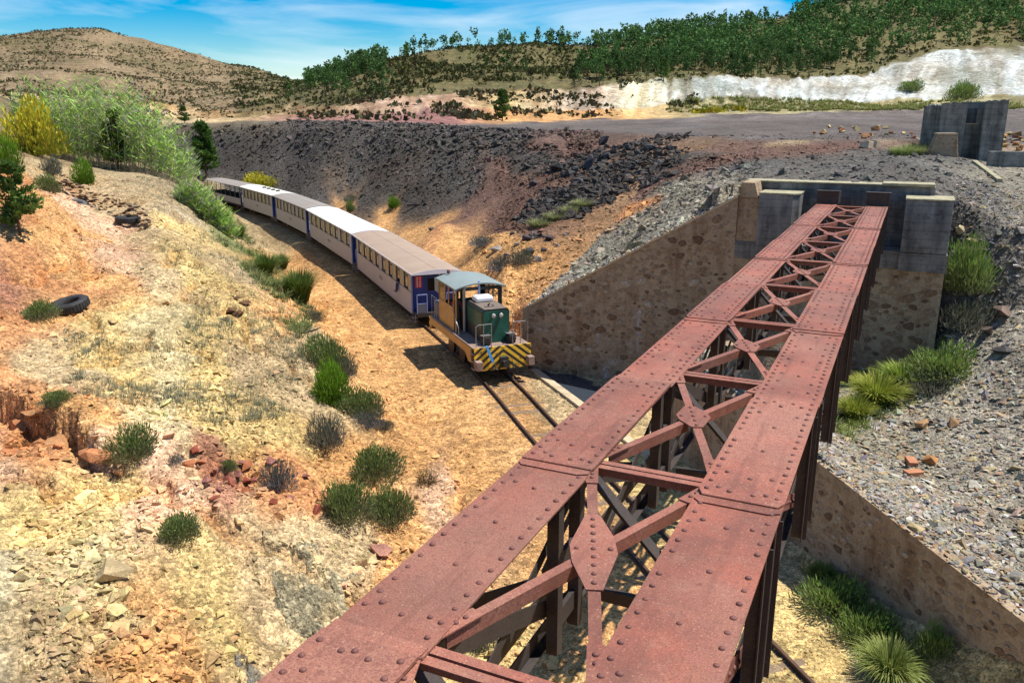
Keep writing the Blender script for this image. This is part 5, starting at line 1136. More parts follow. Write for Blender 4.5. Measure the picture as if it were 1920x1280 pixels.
# ================================================================ PEOPLE
def person(name, label, root, joints, edges, radii, mat_by_part, head, rz=0):
    """one continuous skinned body; joints in metres relative to the pelvis"""
    t = empty(name, root, rz); tag(t, label, 'person')
    me = bpy.data.meshes.new('body'); me.from_pydata([joints[k] for k in joints], [(list(joints).index(a), list(joints).index(c)) for a, c in edges], [])
    o = add('body', me, t); sk = o.modifiers.new('skin', 'SKIN'); sd = me.skin_vertices[0].data
    for i, k in enumerate(joints): sd[i].radius = (radii[k], radii[k] * 0.85); sd[i].use_root = (k == 'pelvis')
    sk.use_smooth_shade = True; ss = o.modifiers.new('sub', 'SUBSURF'); ss.levels = 1; ss.render_levels = 2
    me.materials.append(MATS[mat_by_part])
    hx, hy, hz = head; b = MB()
    b.lathe([(0.02, -.13), (0.055, -.115), (0.075, -.06), (0.085, 0.0), (0.083, 0.05), (0.06, 0.10), (0.02, 0.122)], (hx, hy, hz), 'Z', 16)
    b.box(hx - .012, hx + .012, hy + .078, hy + .105, hz - .035, hz + .01); b.box(hx - .09, hx - .078, hy - .02, hy + .02, hz - .03, hz + .03); b.box(hx + .078, hx + .09, hy - .02, hy + .02, hz - .03, hz + .03)
    h = b.build('head', 'skin', t, smooth=True)
    b = MB()
    for x in (-.03, .03): b.box(hx + x - .012, hx + x + .012, hy + .080, hy + .088, hz + .005, hz + .016)
    b.box(hx - .022, hx + .022, hy + .072, hy + .082, hz - .070, hz - .060); b.build('eyes_and_mouth', 'hair_dark', h)
    b = MB(); b.lathe([(0.088, 0.035), (0.092, 0.07), (0.07, 0.118), (0.02, 0.138)], (hx, hy - .012, hz), 'Z', 16); b.box(hx - .075, hx + .075, hy - .098, hy - .06, hz - .06, hz + .06, .012); b.build('hair', 'hair_dark', h)
    return t
def hand(parent, p_, d):
    """palm, four fingers and a thumb, slightly curled, reaching along d"""
    p_ = Vector(p_); d = Vector(d).normalized(); sd = d.cross(Vector((0, 0, 1))).normalized(); up = sd.cross(d)
    b = MB(); b.bar(p_ - d * .02, p_ + d * .085, 0.08, 0.03, up=up)
    for k, (o_, l_) in enumerate(((-.03, .062), (-.01, .075), (.01, .07), (.03, .055))):
        a = p_ + d * .083 + sd * o_; m = a + d * l_ * .5 - up * .008; e = m + d * l_ * .4 - up * .03; b.tube([a, m, e], [.009, .0085, .007], 6)
    a = p_ + sd * -.04 + d * .015; b.tube([a, a - sd * .03 + d * .03, a - sd * .035 + d * .06 - up * .01], [.011, .010, .008], 6)
    return b.build('hand', 'skin', parent)
J = dict(pelvis=(0, 0, .08), waist=(0, -.02, .26), chest=(0, 0, .48), neck=(0, .02, .60), shl=(-.18, 0, .53), ell=(-.24, .16, .32), hal=(-.14, .36, .30), shr=(.18, 0, .53), elr=(.25, .14, .32), har=(.22, .38, .26), hipl=(-.10, .06, .06), knl=(-.12, .46, .06), anl=(-.12, .50, -.34), fol=(-.12, .62, -.38), hipr=(.10, .06, .06), knr=(.14, .46, .06), anr=(.14, .50, -.34), for_=(.15, .62, -.38))
E_ = [('pelvis', 'waist'), ('waist', 'chest'), ('chest', 'neck'), ('chest', 'shl'), ('shl', 'ell'), ('ell', 'hal'), ('chest', 'shr'), ('shr', 'elr'), ('elr', 'har'), ('pelvis', 'hipl'), ('hipl', 'knl'), ('knl', 'anl'), ('anl', 'fol'), ('pelvis', 'hipr'), ('hipr', 'knr'), ('knr', 'anr'), ('anr', 'for_')]
RD = dict(pelvis=.15, waist=.14, chest=.16, neck=.055, shl=.07, ell=.05, hal=.034, shr=.07, elr=.05, har=.034, hipl=.09, knl=.065, anl=.042, fol=.04, hipr=.09, knr=.065, anr=.042, for_=.04)
m4 = Matrix.Translation(lo.location) @ Matrix.Rotation(lo.rotation_euler.z, 4, 'Z') @ Matrix.Diagonal((1.06, 1.08, 1.17, 1))
drv = person('person', 'driver in a red shirt sitting in the locomotive cab', m4 @ Vector((0.66, cy1 - 1.0, 1.62)), J, E_, RD, 'red_shirt', (0, .04, .76), lo.rotation_euler.z)
for q, d_ in (('hal', (.1, 1, -.2)), ('har', (0, 1, -.2))): hand(drv, J[q], d_)
b = MB(); b.box(0.46, 0.88, cy1 - 1.25, cy1 - 0.75, 1.45, 1.53, .02); b.box(0.46, 0.88, cy1 - 1.30, cy1 - 1.24, 1.5, 2.05, .02); b.box(0.62, 0.70, cy1 - 1.05, cy1 - .97, 1.172, 1.45); b.build('seat', 'loco_dark', lo)
m4 = Matrix.Translation(c1.location) @ Matrix.Rotation(c1.rotation_euler.z, 4, 'Z') @ Matrix.Diagonal((1.02, 1, 0.97, 1))
J2 = dict(J); J2['elr'] = (.05, .30, .36); J2['har'] = (.16, .44, .24); J2['shr'] = (.18, .06, .53)
yw = -hb1 + .12 + 2 * (hb1 - .12) / 8 * 6.5
for o in list(c1.children):      # the passenger's window is slid open
    if o.name.startswith('window') and abs(sum(v.co.y for v in o.data.vertices) / len(o.data.vertices) - yw) < 0.2 and not o.name.startswith('window_pillar') and o.data.vertices[0].co.x > 0:
        for ch in list(o.children): ch.location.z = 0.45; ch.scale.z = 0.82
pas = person('person', 'passenger in dark clothes leaning an arm out of the front carriage window', m4 @ Vector((0.72, yw, 1.56)), J2, E_, RD, 'navy_shirt', (0, .06, .76), c1.rotation_euler.z - R(90))
hand(pas, J2['har'], (.1, .7, -.6))

# ================================================================ ROCKS
def hull_mesh(seed, n_=13, flat=(1, 1, 1)):
    r_ = random.Random(seed); bm = bmesh.new()
    for i in range(n_):
        v = Vector((r_.gauss(0, 1), r_.gauss(0, 1), r_.gauss(0, 1))).normalized() * r_.uniform(0.75, 1.05); bm.verts.new((v.x * flat[0], v.y * flat[1], v.z * flat[2]))
    res = bmesh.ops.convex_hull(bm, input=bm.verts[:]); 
    for g in res['geom_interior'] + res['geom_unused']:
        if isinstance(g, bmesh.types.BMVert) and g.is_valid: bm.verts.remove(g)
    bm.verts.index_update(); V = np.array([v.co[:] for v in bm.verts]); F = np.array([[v.index for v in f_.verts] for f_ in bm.faces]); bm.free(); return V, F
HULLS = [hull_mesh(k, random.randint(7, 9), (1.0, random.uniform(.6, .9), random.uniform(.35, .75))) for k in range(14)]
FLATS = [hull_mesh(100 + k, random.randint(7, 9), (1.0, random.uniform(.5, .8), random.uniform(.16, .32))) for k in range(10)]
def rot_mats(n_, tilt):
    a = RNG.random(n_) * 2 * math.pi; t = RNG.normal(0, tilt, n_); p_ = RNG.random(n_) * 2 * math.pi
    ca, sa_ = np.cos(a), np.sin(a); ct, st = np.cos(t), np.sin(t); cph, sph = np.cos(p_), np.sin(p_)
    z = np.zeros(n_); o = np.ones(n_)
    Rz = np.stack([np.stack([ca, -sa_, z], -1), np.stack([sa_, ca, z], -1), np.stack([z, z, o], -1)], 1)
    ax = np.stack([cph, sph, z], -1); Kx = np.stack([np.stack([z, -ax[:, 2], ax[:, 1]], -1), np.stack([ax[:, 2], z, -ax[:, 0]], -1), np.stack([-ax[:, 1], ax[:, 0], z], -1)], 1)
    return (np.eye(3)[None] + st[:, None, None] * Kx + (1 - ct)[:, None, None] * (Kx @ Kx)) @ Rz
def rock_field(name, P, size, cols, label, cat='rocks', lib=HULLS, tilt=0.35, sink=0.25, parent=None):
    V = []; F = []; C = []; base = 0; n_ = len(P); which = RNG.integers(0, len(lib), n_); M = rot_mats(n_, tilt)
    for k in range(len(lib)):
        m = np.nonzero(which == k)[0]
        if not len(m): continue
        v0, f0 = lib[k]; vv = np.einsum('nij,vj->nvi', M[m], v0) * size[m][:, None, None] + P[m][:, None]
        vv[:, :, 2] += size[m][:, None] * (0.35 - sink)
        V.append(vv.reshape(-1, 3)); F.append((f0[None] + (np.arange(len(m)) * len(v0))[:, None, None] + base).reshape(-1, 3)); C.append(np.repeat(cols[m], len(v0), 0)); base += len(m) * len(v0)
    o = add(name, mesh_np(name, np.concatenate(V), np.concatenate(F), 'stone', np.concatenate(C)), parent); tag(o, label, cat, kind='stuff'); return o
def in_poly(u, v, poly):
    ins = np.zeros(len(u), bool); j = len(poly) - 1
    for i in range(len(poly)):
        (xi, yi), (xj, yj) = poly[i], poly[j]
        ins ^= ((yi > v) != (yj > v)) & (u < (xj - xi) * (v - yi) / (yj - yi + 1e-9) + xi); j = i
    return ins
def scatter(n_, az0, az1, r0, r1):
    az = RNG.uniform(R(az0), R(az1), n_); r = np.exp(RNG.uniform(math.log(r0), math.log(r1), n_)); x, y = r * np.sin(az), r * np.cos(az)
    z, c, g = ground(x, y, True); u, v = project(x, y, z); g.update(u=u, v=v); return np.stack([x, y, z], -1), c, g
def vary(c, lo_=0.7, hi=1.35, tint=0.05):
    n_ = len(c); return np.clip(c * RNG.uniform(lo_, hi, (n_, 1)) * (1 + RNG.normal(0, tint, (n_, 3))), 0.012, 0.8)
# stones littering the left bank and the formation
P, c, g = scatter(64000, -34, 6, 8, 75)
keep = (~g['isC']) & (np.abs(g['tl']) > 1.2) & (~g['behind'] | (g['tl'] < 0))
dens = smooth(-0.15, 0.2, fbm(P[:, 0], P[:, 1], 3.0, 4)) * 0.85 + 0.15; dens = np.where(g['tl'] > -3.2, dens * 0.5, dens)
keep &= RNG.random(len(P)) < dens; P, c, g = P[keep], c[keep], {k: (v[keep] if isinstance(v, np.ndarray) else v) for k, v in g.items()}
sz = np.clip(np.exp(RNG.normal(math.log(0.048), 0.6, len(P))), 0.02, 0.26) * np.where(g['tl'] > -3.5, 0.6, 1.0)
rock_field('loose_stones', P, sz, vary(c, 0.7, 1.4), 'loose tawny stones littering the bank left of the railway')
# ballast between and beside the rails
P, c, g = scatter(20000, -28, 32, 9, 60); keep = (np.abs(g['tl']) < 2.6) & (~g['behind'] | (g['tl'] < 0)) & ~g['isC']; P, c = P[keep], c[keep]
rock_field('ballast', P, np.clip(np.exp(RNG.normal(math.log(0.032), 0.35, len(P))), 0.015, 0.08), vary(c, 0.75, 1.45), 'tawny track ballast between and beside the rails', 'ballast', sink=0.3)
P, c, g = scatter(16000, -6, 33, 10, 26); keep = (~g['isC']) & (~g['behind']) & (g['tl'] > -7.5) & (RNG.random(len(P)) < np.where(g['u'] > 1380, .95, .35)); P, c = P[keep], c[keep]
rock_field('gravel', P, np.clip(np.exp(RNG.normal(math.log(0.034), 0.4, len(P))), 0.015, 0.11), vary(c, 0.8, 1.4), 'coarse yellow gravel on the ground beneath the bridge', 'gravel')
# scree on the right
P, c, g = scatter(40000, 14, 36, 11, 42); keep = g['isC'] | (g['behind'] & (g['u'] > 1790)); P, c, g = P[keep], c[keep], {k: (v[keep] if isinstance(v, np.ndarray) else v) for k, v in g.items()}
sz = np.clip(np.exp(RNG.normal(math.log(0.052), 0.55, len(P))), 0.02, 0.24)
pal = np.array([alb(q) for q in ((205, 198, 180), (170, 165, 155), (216, 186, 130), (130, 126, 122), (190, 150, 110), (235, 232, 222), (150, 155, 165), (196, 178, 150))])
rock_field('scree', P, sz, vary(pal[RNG.integers(0, len(pal), len(P))] * 0.6 + c * 0.4, 0.7, 1.15), 'grey and tan slate scree covering the slope right of the bridge', 'scree', lib=FLATS + HULLS[:4], tilt=0.4)
# scree behind the wing wall
P, c, g = scatter(18000, -2, 24, 28, 75); keep = g['behind'] & (g['u'] < 1420) & (g['v'] > 290); P, c, g = P[keep], c[keep], {k: (v[keep] if isinstance(v, np.ndarray) else v) for k, v in g.items()}
sz = np.clip(np.exp(RNG.normal(math.log(0.075), 0.6, len(P))), 0.03, 0.45)
rock_field('scree', P, sz, vary(c, 0.6, 1.5), 'mixed rubble scree sloping down to the top of the wing wall', 'scree', lib=FLATS + HULLS, tilt=0.45)
# slag bank behind the train
P, c, g = scatter(44000, -25, 6, 55, 165); rel = g['r'] / g['Rk'][:, 0]
keep = (rel > 0.55) & (rel < 1.06) & (g['tl'] > 3.0) & (c.max(1) < 0.16); P, c, g, rel = P[keep], c[keep], {k: (v[keep] if isinstance(v, np.ndarray) else v) for k, v in g.items()}, rel[keep]
sz = np.clip(np.exp(RNG.normal(math.log(0.16), 0.5, len(P))) * (0.45 + 0.9 * smooth(0.75, 1.0, rel)), 0.06, 0.9)
rock_field('slag_rubble', P, sz, vary(c, 0.45, 1.25, 0.05), 'dark grey slag rubble covering the long bank behind the train', 'slag', tilt=0.6)
# stones on the embankment top and plateau
P, c, g = scatter(8000, 8, 36, 27, 90); keep = g['behind'] & (g['u'] > 1230); P, c = P[keep], c[keep]
rock_field('gravel', P, np.clip(np.exp(RNG.normal(math.log(0.06), 0.6, len(P))), 0.025, 0.4), vary(c, 0.6, 1.5), 'dark gravel and small stones on top of the embankment', 'gravel')
P, c, g = scatter(60000, 0, 14, 48, 78); wob = fbm(P[:, 0], P[:, 1], 3.0, 4); keep = in_poly(g['u'] + 110 * wob, g['v'] + 60 * fbm(P[:, 1], P[:, 0], 3.0, 4), [(985, 425), (1030, 320), (1110, 262), (1205, 258), (1275, 278), (1250, 325), (1180, 360), (1080, 420)]) & (RNG.random(len(P)) < .22 + .25 * wob); P, c = P[keep], c[keep]
rock_field('slag_blocks', P, np.clip(np.exp(RNG.normal(math.log(0.17), 0.55, len(P))), 0.07, 0.7), vary(np.tile(np.array(alb((86, 81, 77))), (len(P), 1)), .5, 1.3, .03), 'jagged black slag blocks heaped above the wing wall', 'slag', tilt=0.7)
tt = RNG.uniform(LW_T0, LW_T1, 700); of = np.abs(RNG.normal(0, .13, 700)) + .02; px = LW_P[0] + LW_T[0] * tt + LW_M[0] * of; py = LW_P[1] + LW_T[1] * tt + LW_M[1] * of
rock_field('wall_top_stones', np.stack([px, py, lw_top(tt) + .01], -1), np.clip(np.exp(RNG.normal(math.log(.05), .5, 700)), .02, .16), vary(pal[RNG.integers(0, len(pal), 700)], .6, 1.1), 'loose stones spilling over the top of the low wall', 'stones', lib=FLATS)
nn_ = RNG.uniform(-13.8, -5.6, 520); of = np.abs(RNG.normal(0, .3, 520)) + .1; px, py = xy(30.2 + of, nn_)
rock_field('wall_top_stones', np.stack([px, py, ztop_w(nn_) + .09], -1), np.clip(np.exp(RNG.normal(math.log(.07), .5, 520)), .03, .2), vary(pal[RNG.integers(0, len(pal), 520)], .6, 1.05), 'loose stones resting on the sloping top of the wing wall', 'stones', lib=FLATS + HULLS[:4])
# single boulders
def boulder_mesh(seed, col, flat=(1, .8, .6), n_=11):
    V, F = hull_mesh(seed, n_, flat); c_ = np.array(alb(col)) * (1 + 0.12 * np.random.default_rng(seed).normal(0, 1, (len(V), 1))); return mesh_np('boulder', V, F, 'stone', np.clip(c_, 0.01, .8))
def boulder(u, v, wpx, col, label, flat=(1, .8, .6), seed=None, group=None, name='boulder', sink=0.25, rz=None):
    p_ = hit(u, v); r_ = wpx / 2 * math.hypot(p_.x, p_.y) / F_PX; o = add(name, boulder_mesh(seed if seed is not None else random.randint(0, 9999), col, flat), None, p_ + Vector((0, 0, r_ * flat[2] * (0.7 - sink))))
    o.scale = (r_,) * 3; o.rotation_euler = (random.uniform(-.25, .25), random.uniform(-.25, .25), random.uniform(0, 6) if rz is None else rz); tag(o, label, 'rock', group); return o
boulder(205, 1082, 90, (222, 196, 150), 'big pale block with a dark shadowed underside on the yellow slope', (1, .6, .6), 3, rz=0.1)
boulder(430, 905, 36, (196, 120, 100), 'reddish boulder among the red rocks above the bushes', (1, .8, .8), 5)
boulder(404, 888, 30, (190, 130, 108), 'upright pinkish stone left of the red rock patch', (.6, .5, 1.0), 6)
boulder(712, 1035, 60, (206, 150, 130), 'pinkish block beside the grey slab near the bridge', (1, .7, .6), 8)
boulder(135, 700, 30, (210, 176, 130), 'flat stone propped on a small boulder on the yellow slope', (1, .8, .3), 9)
boulder(133, 738, 28, (220, 170, 130), 'round pale boulder below the propped flat stone', (1, .9, .8), 10)
boulder(1730, 800, 40, (190, 150, 110), 'tan block in the upper stones of the right scree', (1, .7, .6), 12, rz=.4)
boulder(1787, 795, 36, (176, 140, 104), 'brown slab near the tan block on the right scree', (1, .7, .4), 13)
boulder(1745, 868, 40, (214, 156, 104), 'orange-tan block beside the two bricks on the scree', (1, .8, .6), 14)
boulder(1853, 1073, 26, (232, 232, 236), 'white stone lying above the low wall on the scree', (1, .8, .4), 15)
boulder(1880, 585, 60, (140, 120, 108), 'dark brown slab overhanging a hollow in the right slope', (1, .6, .3), 16)
boulder(1855, 625, 55, (120, 104, 96), 'dark slab below the overhanging brown slab', (1, .6, .35), 17)
boulder(1880, 660, 70, (96, 92, 92), 'blackish ledge rock in the grey right slope', (1, .5, .3), 18)
boulder(1800, 437, 26, (226, 204, 160), 'pale upright stone right of the abutment corner', (.8, .6, .8), 19)
boulder(1822, 453, 26, (220, 196, 156), 'pale flat stone beside the abutment bush', (1, .7, .3), 20)
boulder(1105, 318, 34, (88, 88, 96), 'tall rounded black boulder standing in the slag heap', (.85, .7, 1.1), 21)
boulder(1133, 270, 34, (84, 82, 90), 'rounded dark boulder crowning the slag heap', (1, .8, .6), 22)
boulder(1335, 300, 18, (62, 54, 52), 'small black boulder alone on the brown embankment slope', (1, .8, .7), 23)
boulder(1000, 348, 24, (84, 80, 84), 'dark boulder low on the left edge of the slag heap', (1, .8, .9), 24)
boulder(808, 432, 18, (92, 86, 92), 'small dark rock on the orange ground right of the carriages', (1, .8, .6), 25)
for k, (u, v, w_) in enumerate(((30, 800, 70), (120, 835, 90), (185, 865, 80), (60, 770, 50), (20, 850, 60), (225, 880, 50))):
    boulder(u, v, w_, (216, 160, 110) if k % 2 else (206, 140, 96), 'orange bedrock ledge at the left edge of the slope', (1, .7, .42), 40 + k, 'orange bedrock ledges', rz=-0.5 + random.uniform(-.2, .2), sink=0.6)
for k, (u, v, w_) in enumerate(((430, 580, 40), (455, 570, 36), (448, 590, 34), (440, 560, 30), (425, 598, 30))):
    boulder(u, v, w_, (126, 96, 70), 'layered brown rock of the outcrop on the bank crest', (1, .7, .35), 60 + k, 'brown outcrop rocks on the bank crest', sink=0.3)
red_px = [(395, 905), (410, 925), (440, 890), (455, 905), (470, 885), (385, 870), (420, 870), (480, 900), (500, 870), (450, 870), (400, 940), (370, 850), (350, 870), (465, 925), (530, 880), (565, 890), (510, 940), (590, 965), (545, 935), (620, 985)]
for k, (u, v) in enumerate(red_px):
    boulder(u + random.uniform(-8, 8), v + random.uniform(-8, 8), random.uniform(16, 40), random.choice(((186, 104, 84), (160, 98, 92), (204, 130, 90), (176, 120, 110))), 'red or purple angular rock in the patch above the left bushes', (1, .7, random.uniform(.4, .7)), 80 + k, 'red rocks above the left bushes')
SL = [(1000, 400), (1040, 320), (1110, 268), (1200, 262), (1268, 282), (1240, 320), (1180, 350), (1130, 375), (1060, 400)]
k = 0; tries = 0
while k < 200 and tries < 3000:
    tries += 1; u, v = random.uniform(1000, 1270), random.uniform(262, 400)
    if not in_poly(np.array([u]), np.array([v]), SL)[0]: continue
    t = random.random(); boulder(u, v, 7 + 24 * t ** 4, (random.randint(70, 100),) * 3, 'angular black slag boulder in the heap above the wing wall', (1, random.uniform(.6, .9), random.uniform(.45, .9)), 200 + k, 'black slag boulders of the heap'); k += 1
GRK = [(905, 455), (930, 470), (960, 440), (985, 452), (1000, 440), (1020, 470), (990, 475), (970, 460), (1030, 450), (1045, 462), (1060, 440), (1010, 490), (950, 485)]
for k, (u, v) in enumerate(GRK):
    boulder(u, v, random.uniform(14, 34), random.choice(((150, 144, 148), (120, 112, 116), (186, 176, 164), (96, 90, 96))), 'grey rock in the rubble pile between the train and the wing wall', (1, .7, .6), 300 + k, 'grey rubble between the train and the wing wall')
for k in range(46):
    u = random.choice((random.uniform(1520, 1742), random.uniform(1870, 1918))); v = random.uniform(238, 262) if u < 1800 else random.uniform(245, 300)
    boulder(u, v, random.uniform(9, 20), random.choice(((206, 160, 104), (186, 140, 96), (160, 110, 84), (216, 190, 140))), 'tawny rock in the row along the near edge of the plateau', (1, .8, .7), 400 + k, 'tawny rocks along the plateau edge')
# two bricks on the scree
bk = MB().box(-.11, .11, -.055, .055, -.035, .035, .004).mesh('brick', 'brick_red')
for (u, v, lab, rz, dz) in ((1712, 890, 'red brick lying flat on the right scree, lower of a pair', 0.2, .04), (1708, 872, 'red brick standing on end behind the other one', 1.4, .09)):
    p_ = hit(u, v); o = add('brick', bk, None, p_ + Vector((0, 0, dz)), rz); o.scale = (2.0, 2.0, 2.2); tag(o, lab, 'brick')
# grey bedrock slab in the foreground
p_ = hit(585, 1075); V, F = [], []
def slab(u0, u1, v0, v1, name, label, col, n_=60, lift=0.13):
    V = []; Cc = []
    for j in range(n_):
        for i in range(n_):
            a, b_ = i / (n_ - 1), j / (n_ - 1); u = u0 + (u1 - u0) * a + 30 * (b_ - .5) * math.sin(2 * a); v = v0 + (v1 - v0) * b_
            V.append((u, v, a, b_))
    pts = np.array([at_z(u, v, -7.75 * K) for u, v, _, _ in V]); x, y = pts[:, 0], pts[:, 1]; z = ground(x, y)
    A, Bv = np.array([q[2] for q in V]), np.array([q[3] for q in V]); edge = np.minimum(np.minimum(A, 1 - A), np.minimum(Bv, 1 - Bv)) * 2 + 0.8 * fbm(x, y, .9, 4)
    z = z + lift * smooth(0.0, 0.25, edge) - 0.10 + 0.30 * np.floor(fbm(x, y, 1.1, 3) * 9) / 9 + 0.10 * fbm(x, y, .3, 4, .65)
    Q = [(j * n_ + i, j * n_ + i + 1, (j + 1) * n_ + i + 1, (j + 1) * n_ + i) for j in range(n_ - 1) for i in range(n_ - 1)]
    mk = smooth(-.05, .2, fbm(x + 9, y, .9, 4))[:, None]; cc = (np.array(alb(col))[None] * (1 - mk * .6) + np.array(alb(tan))[None] * mk * .6) * (1 + 0.6 * fbm(x, y, .5, 4))[:, None]; cen = np.array([x.mean(), y.mean(), z.mean()])
    o = add(name, mesh_np(name, np.stack([x, y, z], -1) - cen, np.array(Q), 'soil', np.clip(cc, .02, .8)), None, cen); tag(o, label, 'rock')
slab(495, 690, 1000, 1170, 'rock_slab', 'broad grey bedrock slab sloping beside the near bridge chord', (176, 164, 132), lift=0.16)
slab(440, 560, 1190, 1280, 'rock_slab', 'small grey bedrock patch at the bottom edge of the slope', (166, 160, 146))
# tyres
def tyre(u, v, wpx, label, mat, tilt=(0, 0)):
    p_ = hit(u, v); D = wpx * math.hypot(p_.x, p_.y) / F_PX; r_ = D / 2
    t = empty('tyre', p_ + Vector((0, 0, 0.14 * D))); t.rotation_euler = (tilt[0], tilt[1], random.random()); tag(t, label, 'tyre', 'discarded tyres on the left path')
    b = MB(); prof = [(.56, -.13), (.62, -.15), (.86, -.16), (.97, -.12), (1.0, -.05), (1.0, .05), (.97, .12), (.86, .16), (.62, .15), (.56, .13)]
    n_ = 28; rings = [[b.bm.verts.new((r_ * q * math.cos(2 * math.pi * k / n_), r_ * q * math.sin(2 * math.pi * k / n_), r_ * h_ * 1.7)) for k in range(n_)] for q, h_ in prof]
    for i in range(len(prof)):
        for k in range(n_): b.bm.faces.new([rings[i][k], rings[i][(k + 1) % n_], rings[(i + 1) % len(prof)][(k + 1) % n_], rings[(i + 1) % len(prof)][k]])
    b.build('casing', mat, t, smooth=True)
    b = MB()
    for k in range(36): a = 2 * math.pi * k / 36; c_, s_ = math.cos(a), math.sin(a); b.bar((r_ * 1.0 * c_, r_ * 1.0 * s_, -r_ * .17), (r_ * 1.0 * c_, r_ * 1.0 * s_, r_ * .17), r_ * .10, r_ * .03, up=(c_, s_, 0))
    b.build('tread', mat, t)
tyre(132, 582, 62, 'dark tyre tilted half buried at the near end of the path', 'tyre_rubber', (.16, -.14))
tyre(241, 419, 40, 'black tyre lying at the foot of the dry stone wall', 'tyre_rubber')
tyre(143, 382, 36, 'pale weathered tyre leaning beside the path further back', 'tyre_pale', (.2, .15))
# dry stone wall above the path
dw = empty('dry_stone_wall', hit(190, 385)); tag(dw, 'collapsing dry stone wall of dark flat stones above the left path', 'wall')
dws = [mesh_np('stone', *hull_mesh(500 + k, 12, (1, .7, .34)), 'stone', None) for k in range(8)]
for k, m_ in enumerate(dws):
    ca = m_.color_attributes.new('Col', 'FLOAT_COLOR', 'POINT'); cc = alb(random.choice(((120, 98, 84), (150, 122, 98), (104, 86, 80), (196, 166, 124)))); ca.data.foreach_set('color', np.tile(np.array([*cc, 1.0], np.float32), len(m_.vertices)))
line = [hit(u, v) for u, v in ((105, 352), (135, 366), (165, 380), (195, 394), (225, 404), (255, 418), (280, 428))]
for k in range(150):
    t = random.random() * (len(line) - 1.001); i = int(t); p_ = line[i].lerp(line[i + 1], t - i); hgt = random.random() ** 0.8 * (0.95 if 0.3 < t < 5.5 else .45)
    o = add('stone', random.choice(dws), dw, p_ - dw.location + Vector((random.uniform(-.2, .2), random.uniform(-.15, .25) + hgt * 0.2, hgt))); q = random.uniform(.12, .32); o.scale = (q, q, q); o.rotation_euler = (random.uniform(-.25, .25), random.uniform(-.25, .25), random.uniform(-.6, .6))

# ================================================================ RUINED CONCRETE TOWER ON THE PLATEAU
tp = Vector(at_y(1800, 292, 38.5 * K)); tw = empty('concrete_ruin', tp, R(-14)); tag(tw, 'roofless grey concrete ruin with a square window standing on the plateau', 'ruin')
wd = 118 * math.hypot(tp.x, tp.y) / F_PX; hh = 84 * math.hypot(tp.x, tp.y) / F_PX
def ruin_wall(name, x0, x1, y0, y1, z1, hole=None, jag=0.06):
    b = MB(); along_x = (x1 - x0) > (y1 - y0); n_ = 9; a0, a1 = (x0, x1) if along_x else (y0, y1)
    if hole:
        h0, h1, k0, k1 = hole
        for q0, q1, w0, w1 in ((a0, h0, -.4, z1), (h1, a1, -.4, z1), (h0, h1, -.4, k0), (h0, h1, k1, z1)):
            if along_x: b.box(q0, q1, y0, y1, w0, w1)
            else: b.box(x0, x1, q0, q1, w0, w1)
        bmesh.ops.remove_doubles(b.bm, verts=b.bm.verts[:], dist=.001)
    else:
        top = [(a0 + (a1 - a0) * k / n_, z1 + random.uniform(-jag, jag)) for k in range(n_ + 1)]
        pts = [(a0, -.4), (a1, -.4)] + top[::-1]
        b.prism([((a, y0, z) if along_x else (x0, a, z)) for a, z in pts], ((0, y1 - y0, 0) if along_x else (x1 - x0, 0, 0)))
    return b.build(name, 'tower_concrete', tw)
w2 = wd / 2; dp = wd * .62
ruin_wall('front_wall', -w2 * .62, w2 * .02, 0, .16, hh * .98); ruin_wall('window_wall', w2 * .021, w2 * .60, dp * .42, dp * .42 + .16, hh, (w2 * .16, w2 * .44, hh * .60, hh * .88))
ruin_wall('buttress', w2 * .46, w2 * 1.0, -.10, .20, hh * 1.02); ruin_wall('buttress', -w2 * 1.0, -w2 * .66, .35, .60, hh * .93)
ruin_wall('side_wall', -w2 * .70, -w2 * .621, .165, dp, hh * .95); ruin_wall('side_wall', w2 * .60, w2 * .68, .205, dp, hh * .97); ruin_wall('rear_wall', -w2 * .62, w2 * .599, dp + .001, dp + .16, hh * .9)
b = MB(); b.box(w2 * .14, w2 * .46, dp * .40, dp * .42 - .002, hh * .575, hh * .60); b.build('window_sill', 'pale_concrete', tw)
pb = Vector(at_y(1768, 292, 37.0 * K)); bb = empty('concrete_block', pb, R(-14)); tag(bb, 'tapered rough concrete block standing in front of the ruin', 'block')
b = MB(); s_ = math.hypot(pb.x, pb.y) / F_PX; b.prism([(x * s_, 0, z * s_) for x, z in ((-24, -8), (24, -8), (18, 33), (-12, 33))], (0, .8, 0)); bmesh.ops.bevel(b.bm, geom=b.bm.edges[:], offset=.03, segments=1, affect='EDGES'); b.build('block_body', 'masonry', bb)
b = MB(); b.box(-12 * s_, 18 * s_, -.03, .83, 33 * s_ + .002, 35 * s_ + .02); b.build('cap', 'pale_concrete', bb)
# broken concrete beams and kerb on the embankment
for (u, v, ln_, rz, lab) in ((1640, 276, 1.1, .9, 'broken pale concrete beam lying on the embankment, the longer piece'), (1624, 278, .7, 2.0, 'short broken pale concrete lump beside the longer beam')):
    p_ = hit(u, v); o = MB().box(-ln_ / 2, ln_ / 2, -.22, .22, -.05, .42, .03).build('concrete_fragment', 'beam_concrete'); o.location = p_; o.rotation_euler = (.15, .1, rz); tag(o, lab, 'rubble')
pk = [hit(u, v) for u, v in ((1826, 306), (1840, 316), (1856, 328), (1874, 342))]; b = MB()
o_ = pk[0]
for a, c in zip(pk[:-1], pk[1:]): b.bar(a - o_ + Vector((0, 0, .05)), c - o_ + Vector((0, 0, .05)), .22, .2)
o = b.build('broken_kerb', 'lichen_concrete'); o.location = o_; tag(o, 'broken lichen-stained concrete kerb running down from the ruin', 'kerb')
